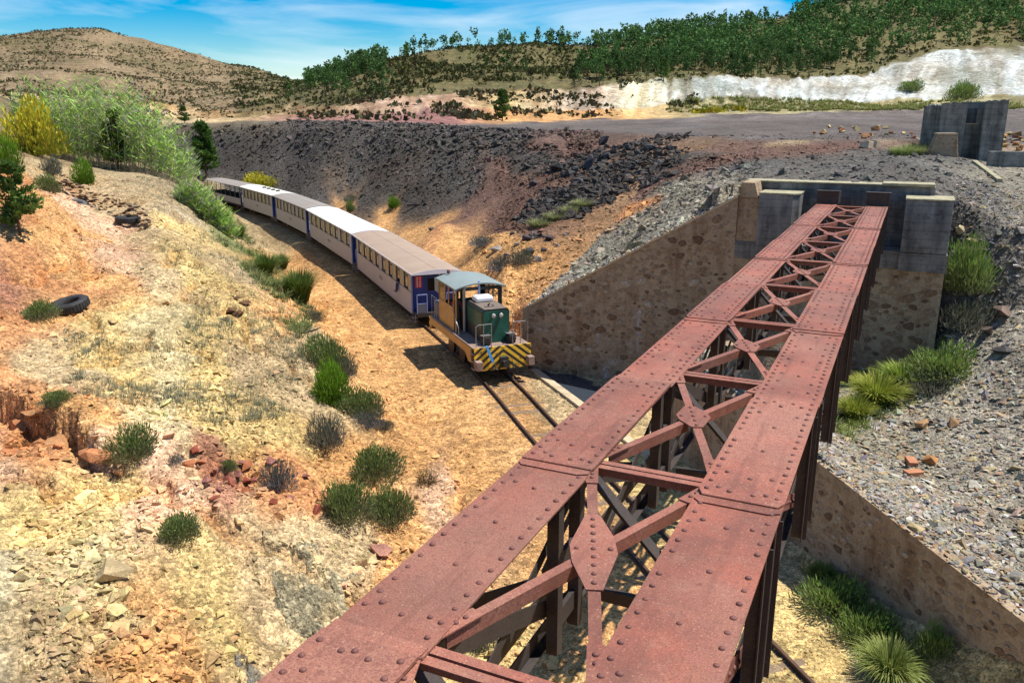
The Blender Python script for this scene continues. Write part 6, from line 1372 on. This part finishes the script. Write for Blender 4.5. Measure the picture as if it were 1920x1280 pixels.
p_ = hit(1886, 312); o = MB().box(-.9, .9, -.12, .12, -.2, .75, .02).build('concrete_stub', 'tower_concrete'); o.location = p_; o.rotation_euler = (0, 0, R(-14)); tag(o, 'small grey concrete panel set low right of the ruin', 'panel')
p_ = hit(783, 386); o = MB().box(-1.0, 1.0, -.13, .13, 0, .22, .02).build('timber_baulk', 'timber'); o.location = p_; o.rotation_euler = (0, 0, .35); tag(o, 'dark timber baulk lying at the foot of the slag bank', 'timber')
p_ = hit(575, 628); b = MB(); b.tube([(-.5, 0, .05), (-.1, .05, .12), (.25, .12, .16), (.6, .1, .3)], [.06, .05, .04, .02], 7); o = b.build('driftwood', 'timber'); o.location = p_; tag(o, 'dark dead branch lying on the bank above the shrubs', 'branch')

# ================================================================ VEGETATION
def leaf_geo(C, D, ln_, wd_, cols, rng):
    """rhombic leaves: centres, directions, lengths, widths"""
    n_ = len(C); D = D / (np.linalg.norm(D, axis=1, keepdims=True) + 1e-9); q = rng.normal(0, 1, (n_, 3)); S = np.cross(D, q); S /= np.linalg.norm(S, axis=1, keepdims=True) + 1e-9
    a = C; m = C + D * (ln_ * .45)[:, None]; t = C + D * ln_[:, None]
    V = np.stack([a, m + S * wd_[:, None], t, m - S * wd_[:, None]], 1).reshape(-1, 3); F = np.arange(n_ * 4).reshape(-1, 4); return V, F, np.repeat(cols, 4, 0)
def tint_cols(n_, base, rng, v=.25, hv=.08):
    b_ = np.array(alb(base)); return np.clip(b_[None] * rng.uniform(1 - v, 1 + v, (n_, 1)) * (1 + rng.normal(0, hv, (n_, 3))), .005, .8)
def bush_mesh(seed, n_=1500, base=(70, 92, 48), low=(120, 118, 100), leaf=.10, wd=.016, h=1.0, up=.7, lumps=6, fill=.5):
    """unit bush: radius 1, height h; leafy shell broken into lumps with dry twigs below"""
    rng = np.random.default_rng(seed); L_ = rng.normal(0, 1, (lumps, 3)); L_[:, 2] = np.abs(L_[:, 2]); L_ /= np.linalg.norm(L_, axis=1, keepdims=True)
    d = rng.normal(0, 1, (n_, 3)); d[:, 2] = np.abs(d[:, 2]) * 1.0; d /= np.linalg.norm(d, axis=1, keepdims=True)
    bump = np.max(d @ L_.T, 1); r_ = (0.52 + 0.46 * np.clip((bump - .55) / .45, 0, 1) ** 1.3) * (rng.random(n_) ** fill) * rng.uniform(.88, 1.08, n_)
    C = d * r_[:, None] * np.array([1, 1, h]); D = d * .75 + np.array([0, 0, up]) + rng.normal(0, .38, (n_, 3))
    ln_ = leaf * rng.uniform(.6, 1.5, n_); cols = tint_cols(n_, base, rng); lowc = tint_cols(n_, low, rng); w_ = np.clip(1.15 - C[:, 2] / h * 2.2 + rng.normal(0, .25, n_), 0, 1)[:, None] * .75
    return leaf_geo(C, D, ln_, wd * rng.uniform(.7, 1.3, n_), cols * (1 - w_) + lowc * w_, rng)
def stems_mesh(seed, n_=26, h=1.0, col=(110, 95, 78), r_=.012):
    rng = np.random.default_rng(seed); V, F = [], []
    for k in range(n_):
        d = rng.normal(0, 1, 3); d[2] = abs(d[2]) + .4; d /= np.linalg.norm(d); e = d * np.array([1, 1, h]) * rng.uniform(.45, .85); a = np.array([d[0] * .08, d[1] * .08, -.08]); m = (a + e) / 2 + np.array([0, 0, .06]); b_ = len(V)
        s1 = np.cross(d, [0, 0, 1.0]); s1 /= np.linalg.norm(s1) + 1e-9; s2 = np.cross(d, s1)
        for p_, rr_ in ((a, r_), (m, r_ * .7), (e, r_ * .25)):
            for q in range(3): an = 2 * math.pi * q / 3; V.append(p_ + (s1 * math.cos(an) + s2 * math.sin(an)) * rr_)
        for i in range(2):
            for q in range(3): F.append((b_ + i * 3 + q, b_ + i * 3 + (q + 1) % 3, b_ + (i + 1) * 3 + (q + 1) % 3, b_ + (i + 1) * 3 + q))
    return mesh_np('stems', V, np.array(F), 'bark')
def tuft_geo(seed, n_=700, base=(92, 122, 56), tip=(150, 160, 90), h=1.0, spread=.9, wd=.014, droop=.5, base_r=.25):
    rng = np.random.default_rng(seed); a = rng.random(n_) * 2 * math.pi; out = np.stack([np.cos(a), np.sin(a), np.zeros(n_)], -1); sp_ = rng.random(n_) ** .7 * spread; L_ = h * rng.uniform(.55, 1.1, n_)
    root = out * (base_r * rng.random(n_) ** .5)[:, None]; side = np.cross(out, [0, 0, 1.0]); V = np.zeros((n_, 7, 3)); ts = (0, .4, .75, 1.0)
    P = [root + out * (sp_ * L_ * (t ** 1.6))[:, None] + np.array([0, 0, 1.0]) * (L_ * (t - droop * sp_ * t ** 2.6))[:, None] for t in ts]
    for k in range(3):
        w_ = wd * (1, .85, .55)[k]; V[:, 2 * k] = P[k] + side * w_; V[:, 2 * k + 1] = P[k] - side * w_
    V[:, 6] = P[3]; i0 = (np.arange(n_) * 7)[:, None]; F4 = np.concatenate([i0 + np.array([0, 1, 3, 2]), i0 + np.array([2, 3, 5, 4])]); F3 = i0 + np.array([4, 5, 6])
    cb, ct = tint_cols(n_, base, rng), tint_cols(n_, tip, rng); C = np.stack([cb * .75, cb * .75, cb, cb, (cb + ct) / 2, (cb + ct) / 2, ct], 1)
    return V.reshape(-1, 3), [F4, F3], C.reshape(-1, 3)
BUSH = {
 'dark': [mesh_np('foliage', *(lambda g: (g[0], g[1], 'leaf', g[2]))(bush_mesh(k, 4200, (126, 146, 78), (150, 144, 120), .10, .016, .82, lumps=9))) for k in range(4)],
 'grey': [mesh_np('foliage', *(lambda g: (g[0], g[1], 'leaf', g[2]))(bush_mesh(10 + k, 1800, (118, 122, 100), (150, 146, 134), .15, .014, .8, lumps=5))) for k in range(3)],
 'blue': [mesh_np('foliage', *(lambda g: (g[0], g[1], 'leaf', g[2]))(bush_mesh(20 + k, 1800, (112, 116, 104), (158, 160, 168), .14, .014, .8, lumps=4))) for k in range(2)],
 'bright': [mesh_np('foliage', *(lambda g: (g[0], g[1], 'leaf', g[2]))(bush_mesh(30 + k, 2600, (124, 168, 40), (80, 110, 30), .15, .018, 1.05, lumps=9, up=.9))) for k in range(2)],
 'yellow': [mesh_np('foliage', *(lambda g: (g[0], g[1], 'leaf', g[2]))(bush_mesh(40 + k, 2600, (228, 216, 62), (120, 130, 50), .08, .030, .95, lumps=8))) for k in range(2)],
 'green': [mesh_np('foliage', *(lambda g: (g[0], g[1], 'leaf', g[2]))(bush_mesh(50 + k, 2600, (146, 174, 84), (140, 142, 100), .14, .017, .95, lumps=6))) for k in range(3)],
 'brown': [mesh_np('foliage', *(lambda g: (g[0], g[1], 'leaf', g[2]))(bush_mesh(60, 700, (118, 108, 70), (126, 104, 76), .16, .012, .75, lumps=5)))],
}
STEM = [stems_mesh(k) for k in range(3)]
def shrub(kind, u, v, wpx, hpx, label, group=None, name='shrub'):
    p_ = hit(u, v); sc = math.hypot(p_.x, p_.y) / F_PX; t = empty(name, p_ + Vector((0, 0, -.03)), random.uniform(0, 6.28)); tag(t, label, 'shrub', group)
    rx, rh = wpx / 2 * sc * 1.28, hpx * sc * 1.25; f_ = add('foliage', random.choice(BUSH[kind]), t); f_.scale = (rx, rx, rh); st = add('stems', random.choice(STEM), t); st.scale = (rx, rx, rh); return t
SH = [
 ('dark', 250, 852, 92, 62, 'round dark green shrub alone on the yellow slope below the ledges'), ('dark', 336, 1006, 84, 54, 'dark green shrub low on the slope below the red rocks'),
 ('dark', 106, 762, 54, 30, 'small dark shrub beside the round pale boulder'), ('dark', 74, 596, 58, 34, 'small dark shrub left of the tilted tyre'),
 ('dark', 700, 892, 112, 72, 'broad dark shrub uppermost of the cluster near the bridge'), ('dark', 645, 968, 112, 86, 'dark shrub on the left of the cluster near the bridge'), ('dark', 732, 975, 92, 80, 'dark shrub lowest right of the cluster near the bridge'),
 ('dark', 612, 690, 88, 72, 'grey-green shrub above the bright lime shrub on the bank foot'), ('grey', 648, 705, 52, 46, 'grey shrub squeezed right of the lime shrub'),
 ('bright', 622, 756, 74, 74, 'bright lime green young pine at the foot of the bank', ), ('dark', 676, 778, 84, 62, 'dark shrub directly right below the lime green pine'),
 ('grey', 612, 838, 78, 80, 'half dry grey-green shrub below the lime green pine'), ('blue', 690, 800, 60, 40, 'low grey shrub between the two rows of bushes'), ('grey', 722, 805, 36, 28, 'small grey-green shrub at the path edge below the pine'),
 ('blue', 524, 914, 70, 62, 'blue-grey shrub among the red rocks'), ('brown', 800, 908, 58, 42, 'small sparse brownish shrub alone on the bare orange ground'),
 ('grey', 588, 602, 40, 34, 'small grey shrub at the bank foot beside the train shadow'), ('dark', 430, 885, 30, 26, 'tiny green shrub in the red rock patch'), ('blue', 325, 866, 40, 18, 'flat blue-grey shrub on the pink gully floor'),
 ('blue', 905, 460, 50, 22, 'grey bush on the orange ground behind the locomotive'), ('grey', 978, 495, 54, 34, 'pale green bush on the rubble above the wing wall end'), ('blue', 938, 508, 46, 36, 'dark grey bush just right of the locomotive cab'),
 ('bright', 738, 390, 24, 18, 'small green bush at the foot of the slag bank'), ('grey', 660, 378, 40, 14, 'low pale bush behind the white carriage roof'), ('green', 657, 398, 16, 20, 'small upright green plant behind the white carriage roof'),
 ('yellow', 484, 352, 62, 26, 'yellow flowering broom behind the carriage with roof vents'), ('yellow', 66, 292, 84, 84, 'big yellow flowering broom left of the cane thicket'), ('bright', 160, 346, 36, 36, 'small bright pine sapling above the dry stone wall'),
 ('bright', 14, 326, 46, 50, 'bright green young pine cut by the left edge'), ('dark', 92, 362, 44, 34, 'dark grey-green shrub at the head of the dry stone wall'), ('grey', 98, 330, 34, 34, 'grey shrub above the head of the dry stone wall'),
 ('green', 1812, 545, 80, 82, 'feathery green bush against the right side of the abutment'), ('grey', 1806, 615, 88, 66, 'grey dry bush below the feathery bush by the abutment'), ('green', 1770, 705, 110, 62, 'green bush at the lower corner of the abutment'), ('grey', 1745, 735, 100, 44, 'grey-brown shrub in front of the abutment corner'),
 ('green', 1560, 1140, 120, 70, 'green bush growing at the foot of the low wall'), ('green', 1625, 1195, 110, 66, 'second green bush along the foot of the low wall'), ('green', 1750, 1225, 60, 70, 'pale green weed standing against the low wall'),
 ('green', 1805, 187, 46, 32, 'round green bush at the foot of the white tailings, right of the other'), ('green', 1708, 172, 36, 22, 'pale green bush on the white tailings'), ('green', 1812, 292, 34, 34, 'green bush in front of the ruin window wall'),
 ('grey', 900, 1215, 100, 62, 'grey-green shrub seen below the near cross strut'), ('grey', 1190, 470, 44, 24, 'dry bush on top of the wing wall'),
]
for q in SH: shrub(*q)
def tuft(u, v, wpx, hpx, label, seed, group=None, **k):
    p_ = hit(u, v); sc = math.hypot(p_.x, p_.y) / F_PX; h_ = hpx * sc; g = tuft_geo(seed, h=1.0, spread=min(1.2, wpx / 2 / hpx * 1.1), **k); o = add('grass_tuft', mesh_np('grass_tuft', g[0], g[1], 'leaf', g[2]), None, p_ + Vector((0, 0, -.02))); o.scale = (h_,) * 3
    tag(o, label, 'grass', group); return o
tuft(497, 514, 64, 46, 'dense green rush tuft on the bank beside the third carriage shadow', 1, base=(84, 116, 44), tip=(120, 140, 70), n_=900)
tuft(562, 566, 76, 66, 'largest green rush tuft on the bank above the train shadow', 2, base=(84, 116, 44), tip=(120, 140, 70), n_=1100)
tuft(528, 505, 50, 34, 'green rush tuft between the two larger ones', 3, base=(92, 118, 50), n_=700)
tuft(447, 446, 40, 30, 'green tuft near the toe of the bank by the last carriages', 4, base=(84, 120, 44), n_=700)
tuft(1665, 1268, 150, 90, 'large arching pale grass clump at the foot of the low wall', 5, base=(116, 140, 62), tip=(186, 192, 110), droop=.75, n_=1300, wd=.010)
tuft(1640, 760, 120, 70, 'bright yellow-green grass clump at the abutment foot', 6, base=(150, 166, 60), tip=(196, 200, 90), n_=1200)
tuft(1600, 785, 80, 50, 'yellow-green grass clump closest to the bridge side', 7, base=(150, 166, 60), tip=(196, 200, 90), n_=1000)
tuft(1690, 730, 100, 60, 'green grass clump between the abutment foot and the corner bush', 8, base=(130, 156, 56), tip=(170, 190, 84), n_=1000)
tuft(1540, 1090, 60, 44, 'grass clump where the low wall passes behind the bridge', 9, base=(110, 140, 56), n_=700)
tuft(1700, 290, 70, 22, 'pale green grass patch left of the ruin', 10, base=(140, 156, 90), tip=(190, 196, 120), n_=900, base_r=1.2)
tuft(1730, 285, 60, 22, 'green grass patch touching the concrete block', 11, base=(130, 150, 80), tip=(180, 190, 110), n_=900, base_r=1.0)
for k, (u, v, w_) in enumerate(((1010, 425, 50), (1040, 412, 50), (1068, 400, 56), (1092, 388, 44))):
    tuft(u, v, w_, 20, 'pale green rush clump in the row across the slag slope', 20 + k, 'pale rush clumps on the slag slope', base=(146, 152, 96), tip=(190, 190, 130), n_=700, base_r=.8)
# loose dry grass, nobody could count it
def grass_stuff(name, label, polys, n_, az0, az1, r0, r1, base, tip, hmin, hmax, blades=9, wd=.05):
    P, c, g = scatter(n_, az0, az1, r0, r1); m = np.zeros(len(P), bool)
    for poly in polys: m |= in_poly(g['u'], g['v'], poly)
    m &= RNG.random(len(P)) < smooth(-.25, .25, fbm(P[:, 0], P[:, 1], 2.5, 3)) ; P = P[m]; V, F4, F3, C = [], [], [], []; lib = [tuft_geo(700 + k, blades, base, tip, 1.0, 1.0, wd, .5, .35) for k in range(12)]; b_ = 0
    for p_ in P:
        t = lib[RNG.integers(0, 12)]; h_ = RNG.uniform(hmin, hmax); V.append(t[0] * h_ + p_); F4.append(t[1][0] + b_); F3.append(t[1][1] + b_); C.append(t[2] * RNG.uniform(.75, 1.2)); b_ += len(t[0])
    o = add(name, mesh_np(name, np.concatenate(V), [np.concatenate(F4), np.concatenate(F3)], 'leaf', np.concatenate(C))); tag(o, label, 'grass', kind='stuff')
grass_stuff('dry_grass', 'sparse blue-grey dry grass on the left bank', [[(360, 560), (540, 560), (590, 720), (420, 760), (330, 700)], [(230, 330), (380, 340), (560, 520), (600, 640), (520, 640), (400, 480), (250, 450)], [(300, 340), (400, 420), (560, 640), (440, 660), (300, 470)], [(120, 620), (330, 660), (560, 780), (420, 800), (150, 740)]], 20000, -30, 0, 18, 90, (146, 152, 120), (196, 190, 150), .12, .36, 8, .03)
grass_stuff('bank_grass', 'green grass along the crest and foot of the bank by the train', [[(330, 330), (420, 370), (470, 450), (600, 600), (560, 640), (470, 520), (380, 420)]], 13000, -26, -8, 28, 95, (118, 138, 74), (176, 176, 110), .25, .65, 9, .03)
grass_stuff('straw_grass', 'straw-coloured stubble in the left foreground', [[(0, 880), (330, 900), (520, 1000), (480, 1280), (0, 1280)], [(60, 600), (500, 640), (560, 800), (200, 800)]], 6000, -36, -8, 10, 32, (176, 150, 96), (206, 180, 120), .06, .16, 6, .03)
grass_stuff('plateau_grass', 'pale green weeds along the far edge of the plateau', [[(1260, 186), (1740, 176), (1920, 170), (1920, 205), (1250, 212)]], 16000, 8, 34, 230, 330, (136, 144, 74), (176, 178, 100), .6, 1.7, 8, .09)
grass_stuff('weeds', 'green weeds at the foot of the walls right of the bridge', [[(1560, 800), (1620, 720), (1790, 640), (1820, 700), (1700, 760), (1600, 830)], [(1500, 1060), (1560, 1060), (1760, 1230), (1700, 1280), (1640, 1280)]], 9000, 14, 34, 12, 30, (126, 150, 66), (180, 190, 96), .15, .42, 9, .025)
# --- giant cane thicket
def cane(u, v, wpx, hpx, seed, n_):
    rng = np.random.default_rng(seed); p_ = hit(u, v); sc = math.hypot(p_.x, p_.y) / F_PX; w_, h_ = wpx * sc, hpx * sc
    t = empty('cane_thicket', p_); V, F, Vs, Fs = [], [], [], []; Cc = []
    for k in range(n_):
        x, y = rng.uniform(-.5, .5) * w_, rng.uniform(-.5, .5) * w_ * .5; q = 1 - (2 * x / w_) ** 2 * .55; hh_ = h_ * q * rng.uniform(.55, 1.05); lean = rng.normal(0, .09, 2) + np.array([x / w_ * .25, 0]); z0 = float(ground(p_.x + x, p_.y + y)[0]) - p_.z
        b0 = np.array([x, y, z0 - .1]); e = b0 + np.array([lean[0] * hh_, lean[1] * hh_, hh_]); b_ = len(Vs)
        for i, (a, rr_) in enumerate(((b0, .016), (e, .006))):
            for an in (0, 2.1, 4.2): Vs.append(a + np.array([math.cos(an) * rr_, math.sin(an) * rr_, 0]))
        for q_ in range(3): Fs.append((b_ + q_, b_ + (q_ + 1) % 3, b_ + 3 + (q_ + 1) % 3, b_ + 3 + q_))
        m = int(18 + rng.random() * 10); tt = rng.uniform(.12, 1.0, m); C = b0 + (e - b0) * tt[:, None]; an = rng.random(m) * 6.28; D = np.stack([np.cos(an), np.sin(an), rng.uniform(.2, 1.3, m)], -1)
        g = leaf_geo(C, D, rng.uniform(.5, 1.0, m), rng.uniform(.03, .06, m), np.where(rng.random((m, 1)) < .28, tint_cols(m, (168, 170, 150), rng), tint_cols(m, (182, 220, 104), rng)), rng); V.append(g[0]); F.append(g[1] + sum(len(z) for z in V[:-1])); Cc.append(g[2])
    add('stems', mesh_np('stems', Vs, np.array(Fs), 'pale_concrete'), t); add('leaves', mesh_np('leaves', np.concatenate(V), np.concatenate(F), 'leaf', np.concatenate(Cc)), t); return t
tag(cane(205, 312, 250, 138, 5, 640), 'tall pale green giant cane thicket on the left bank', 'cane thicket'); tag(cane(390, 415, 80, 60, 6, 120), 'small cane clump hiding the tail of the train', 'cane thicket')
# --- conifers near the railway
def pine_geo(seed, n_=2600, h=1.0, wr=.28, base=(84, 118, 54), tip=(120, 152, 66), gap=.5, low=.10, leaf=.085):
    rng = np.random.default_rng(seed); nb = 46; C, D = [], []
    zb = np.sort(rng.uniform(low, .97, nb)); per = n_ // nb
    for z in zb:
        a = rng.random() * 6.28; L_ = wr * (1 - (z - low) / (1.02 - low)) ** .8 * rng.uniform(.6, 1.1) + .03; d = np.array([math.cos(a), math.sin(a), .35]); t = rng.random(per) ** .6
        C.append(np.array([0, 0, z]) + d[None] * (t * L_)[:, None] + rng.normal(0, .018, (per, 3))); D.append(np.tile(d * .7 + np.array([0, 0, .5]), (per, 1)) + rng.normal(0, .5, (per, 3)))
    C, D = np.concatenate(C), np.concatenate(D); m = len(C); cols = tint_cols(m, base, rng); w_ = np.clip(np.hypot(C[:, 0], C[:, 1]) / wr, 0, 1)[:, None] * .5; cols = cols * (1 - w_) + tint_cols(m, tip, rng) * w_
    return leaf_geo(C, D, leaf * rng.uniform(.6, 1.4, m), leaf * .20 * rng.uniform(.7, 1.4, m), cols, rng)
trunk_me = MB(); trunk_me.tube([(0, 0, -.03), (.006, 0, .3), (-.004, .004, .65), (0, 0, .97)], [.022, .017, .010, .003], 8); TRUNK = trunk_me.mesh('trunk', 'bark')
def near_pine(u, v, hpx, wr, label, seed, base=(84, 118, 54), **k):
    p_ = hit(u, v); sc = math.hypot(p_.x, p_.y) / F_PX; t = empty('pine_tree', p_, random.random() * 6); tag(t, label, 'tree'); H_ = hpx * sc
    g = pine_geo(seed, wr=wr, base=base, **k); c_ = add('crown', mesh_np('crown', g[0], g[1], 'leaf', g[2]), t); c_.scale = (H_,) * 3; q = add('trunk', TRUNK, t); q.scale = (H_,) * 3
near_pine(387, 332, 90, .27, 'young dark pine standing by the tail of the train', 71, n_=4200)
near_pine(222, 318, 92, .26, 'dark conifer in front of the cane thicket', 72, base=(74, 104, 40), n_=3600)
near_pine(346, 232, 28, .36, 'single dark pine on the skyline of the slag bank', 73, n_=1600)
near_pine(942, 226, 52, .28, 'slim green pine alone at the back edge of the plateau', 74, n_=2400)
near_pine(1244, 152, 36, .34, 'dark rounded pine above the orange cutting, nearest of the hillside', 75, n_=1800)
near_pine(38, 440, 110, .34, 'sprawling young pine on the red ground at the left edge', 76, base=(84, 116, 50), n_=2200, tip=(130, 150, 70))
near_pine(540, 172, 26, .3, 'small pine at the left end of the wooded spur', 77, n_=900)
# --- pine wood on the far hills
def far_tree(seed, umb, n_=330, big=1.0):
    rng = np.random.default_rng(seed); C = []
    nl_ = rng.integers(8, 12); hz_ = rng.uniform(.5 if umb else .18, .95, nl_); sp_ = .11 if umb else .12 * (1.08 - hz_); cen = np.stack([rng.normal(0, 1, nl_) * sp_, rng.normal(0, 1, nl_) * sp_, hz_], -1); rad = rng.uniform(.06, .13, nl_) * (1.25 - hz_ * (.45 if umb else .85))
    k = rng.integers(0, nl_, n_); d = rng.normal(0, 1, (n_, 3)); d /= np.linalg.norm(d, axis=1, keepdims=True); C = cen[k] + d * (rad[k] * rng.random(n_) ** .35)[:, None] * np.array([1, 1, .8])
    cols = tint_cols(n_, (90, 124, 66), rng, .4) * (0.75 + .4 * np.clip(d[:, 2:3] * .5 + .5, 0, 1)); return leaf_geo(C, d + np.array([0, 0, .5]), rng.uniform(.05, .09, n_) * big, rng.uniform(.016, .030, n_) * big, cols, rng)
FTL = [far_tree(900 + k, k % 3 == 0, 64, 2.1) for k in range(7)]
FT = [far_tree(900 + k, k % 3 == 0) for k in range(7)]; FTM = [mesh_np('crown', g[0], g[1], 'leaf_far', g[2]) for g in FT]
tk = MB(); tk.tube([(0, 0, -.05), (.01, 0, .4), (0, .01, .8)], [.020, .014, .005], 5); FTR = tk.mesh('trunk', 'bark')
N_ = 9000; az = RNG.uniform(R(-16), R(40), N_); _, _, Rk = far_eval(az, np.full(N_, 300.)); t = RNG.random(N_) ** .8; r = Rk[:, 3] * 0.99 + (Rk[:, 5] * 1.03 - Rk[:, 3] * 0.99) * t
x, y = r * np.sin(az), r * np.cos(az); z = ground(x, y); u, v = project(x, y, z); cl = fbm(x, y, 38, 3)
d_ = np.zeros(N_)
d_ = np.where(u > 1080, .95 * smooth(-.38, -.12, cl) * smooth(1075, 1130, u), d_)
d_ = np.where((u > 1080) & (u < 1330) & (t < .35), .45 * smooth(-.1, .15, cl), d_)
d_ = np.where((u > 720) & (u <= 1080), np.where(t > .86, .40, .06 * smooth(0, .3, cl)), d_)
d_ = np.where((u > 575) & (u <= 720), np.where(t > .15, .75 * smooth(-.3, 0, cl), .25), d_); d_ = np.where((u > 430) & (u <= 575) & (r < 420), .12, d_)
d_ = np.where((u > 1560) & (t < .06), .5, d_); keep = RNG.random(N_) < d_ * .42 * np.clip(r / 420, .6, 1.6)
X = np.stack([x, y, z], -1)[keep]; rr = r[keep]; uu = u[keep]; vv_ = v[keep]; order = np.argsort(rr); X, rr, uu, vv_ = X[order], rr[order], uu[order], vv_[order]
hts = RNG.uniform(5.0, 11.0, len(X)); inv = (uu > -40) & (uu < 1960) & (vv_ > -60)
n_ind = 0; rest = []
for i in range(len(X)):
    if inv[i] and n_ind < 300:
        n_ind += 1; tr = empty('pine_tree', X[i], RNG.random() * 6.28)
        if uu[i] < 730: tag(tr, 'dark pine in the grove on the left flank of the wooded hill', 'tree', 'pines on the left flank of the wooded hill')
        elif uu[i] < 1080: tag(tr, 'pine standing on the scrubby middle hill below the skyline', 'tree', 'pines scattered on the scrubby middle hill')
        else: tag(tr, 'dark green pine of the wood covering the right hillside', 'tree', 'pines of the wood on the right hillside')
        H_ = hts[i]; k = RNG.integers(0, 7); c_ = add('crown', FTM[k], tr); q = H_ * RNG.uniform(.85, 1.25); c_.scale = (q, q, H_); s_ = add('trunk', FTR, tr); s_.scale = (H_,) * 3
    else: rest.append(i)
V, F, C, b_ = [], [], [], 0
for i in rest:
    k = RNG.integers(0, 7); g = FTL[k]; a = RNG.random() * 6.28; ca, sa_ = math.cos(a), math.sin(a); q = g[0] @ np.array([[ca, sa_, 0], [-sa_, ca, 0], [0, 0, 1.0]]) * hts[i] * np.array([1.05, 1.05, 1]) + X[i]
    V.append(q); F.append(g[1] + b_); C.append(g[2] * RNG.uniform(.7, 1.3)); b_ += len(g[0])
print('trees', n_ind, len(rest))
if rest: tag(add('pine_wood', mesh_np('pine_wood', np.concatenate(V), np.concatenate(F), 'leaf_far', np.concatenate(C))), 'dense dark green pine wood over the upper right hills', 'wood', kind='stuff')
# scrub of the hills
def scrub(name, label, n_, az0, az1, rfun, keepf, base, smin, smax):
    rng = np.random.default_rng(77); az = rng.uniform(R(az0), R(az1), n_); _, _, Rk = far_eval(az, np.full(n_, 300.)); r = rfun(Rk, rng.random(n_)); x, y = r * np.sin(az), r * np.cos(az); z = ground(x, y); u, v = project(x, y, z); m = keepf(u, v, x, y, r, rng); x, y, z = x[m], y[m], z[m]; n2 = len(x); lv = 5
    C = np.repeat(np.stack([x, y, z], -1), lv, 0); s_ = np.repeat(rng.uniform(smin, smax, n2) * rng.uniform(.6, 1.3, n2), lv); d = rng.normal(0, 1, (n2 * lv, 3)); d[:, 2] = np.abs(d[:, 2]) + .2; d /= np.linalg.norm(d, axis=1, keepdims=True)
    g = leaf_geo(C + d * (s_ * .25)[:, None], d + rng.normal(0, .5, d.shape), s_ * .9, s_ * .36, np.repeat(tint_cols(n2, base, rng, .35, .10), lv, 0) * rng.uniform(.75, 1.2, (n2 * lv, 1)), rng); tag(add(name, mesh_np(name, g[0], g[1], 'leaf_far', g[2])), label, 'scrub', kind='stuff')
scrub('hill_scrub', 'dark scrub dotting the brown left hill', 22000, -40, -12, lambda Rk, t: Rk[:, 2] + (Rk[:, 5] * 1.02 - Rk[:, 2]) * t ** .7, lambda u, v, x, y, r, g: g.random(len(u)) < smooth(-.35, .15, fbm(x, y, 60, 4)) * (.35 + .65 * smooth(620, 60, u)), (112, 106, 74), .6, 1.6)
scrub('hill_scrub', 'dense low scrub on the wooded hills under the pines', 17000, -18, 38, lambda Rk, t: Rk[:, 3] + (Rk[:, 5] * 1.02 - Rk[:, 3]) * t ** .8, lambda u, v, x, y, r, g: g.random(len(u)) < np.where(u < 1080, smooth(-.30, .05, fbm(x, y, 45, 4)), .55), (112, 114, 66), .9, 2.2)
scrub('cutting_scrub', 'scattered bushes on the coloured cutting below the hill', 2500, -14, 12, lambda Rk, t: Rk[:, 1] * 1.02 + (Rk[:, 3] - Rk[:, 1]) * t, lambda u, v, x, y, r, g: g.random(len(u)) < smooth(.0, .3, fbm(x, y, 14, 3)), (84, 82, 56), .7, 1.8)
scrub('yellow_broom', 'row of yellow broom at the back of the plateau', 500, 12, 24, lambda Rk, t: Rk[:, 1] * (1.0 + .03 * t), lambda u, v, x, y, r, g: (u > 1285) & (u < 1400) & (g.random(len(u)) < .7), (206, 190, 50), .7, 1.5)

# alike rocks and trees that can be counted off: say which one
ORD = 'first second third fourth fifth sixth seventh eighth ninth tenth eleventh twelfth thirteenth fourteenth fifteenth sixteenth seventeenth eighteenth nineteenth twentieth'.split()
for grp, txt in (('red rocks above the left bushes', 'reddish angular rock, {} from the left in the patch above the bushes'), ('grey rubble between the train and the wing wall', 'grey rock, {} from the left in the rubble between train and wing wall'),
                 ('orange bedrock ledges', 'orange bedrock block, {} from the left along the left ledge'), ('brown outcrop rocks on the bank crest', 'layered brown rock, {} from the left in the bank crest outcrop'),
                 ('pale rush clumps on the slag slope', 'pale green rush clump, {} from the left in the row on the slag'), ('pines scattered on the scrubby middle hill', 'pine on the scrubby middle hill, {} from the left below the skyline')):
    mem = sorted([o for o in COL.objects if o.get('group') == grp], key=lambda o: project(*o.location)[0])
    if len(mem) <= len(ORD):
        for k, o in enumerate(mem): o['label'] = txt.format(ORD[k])
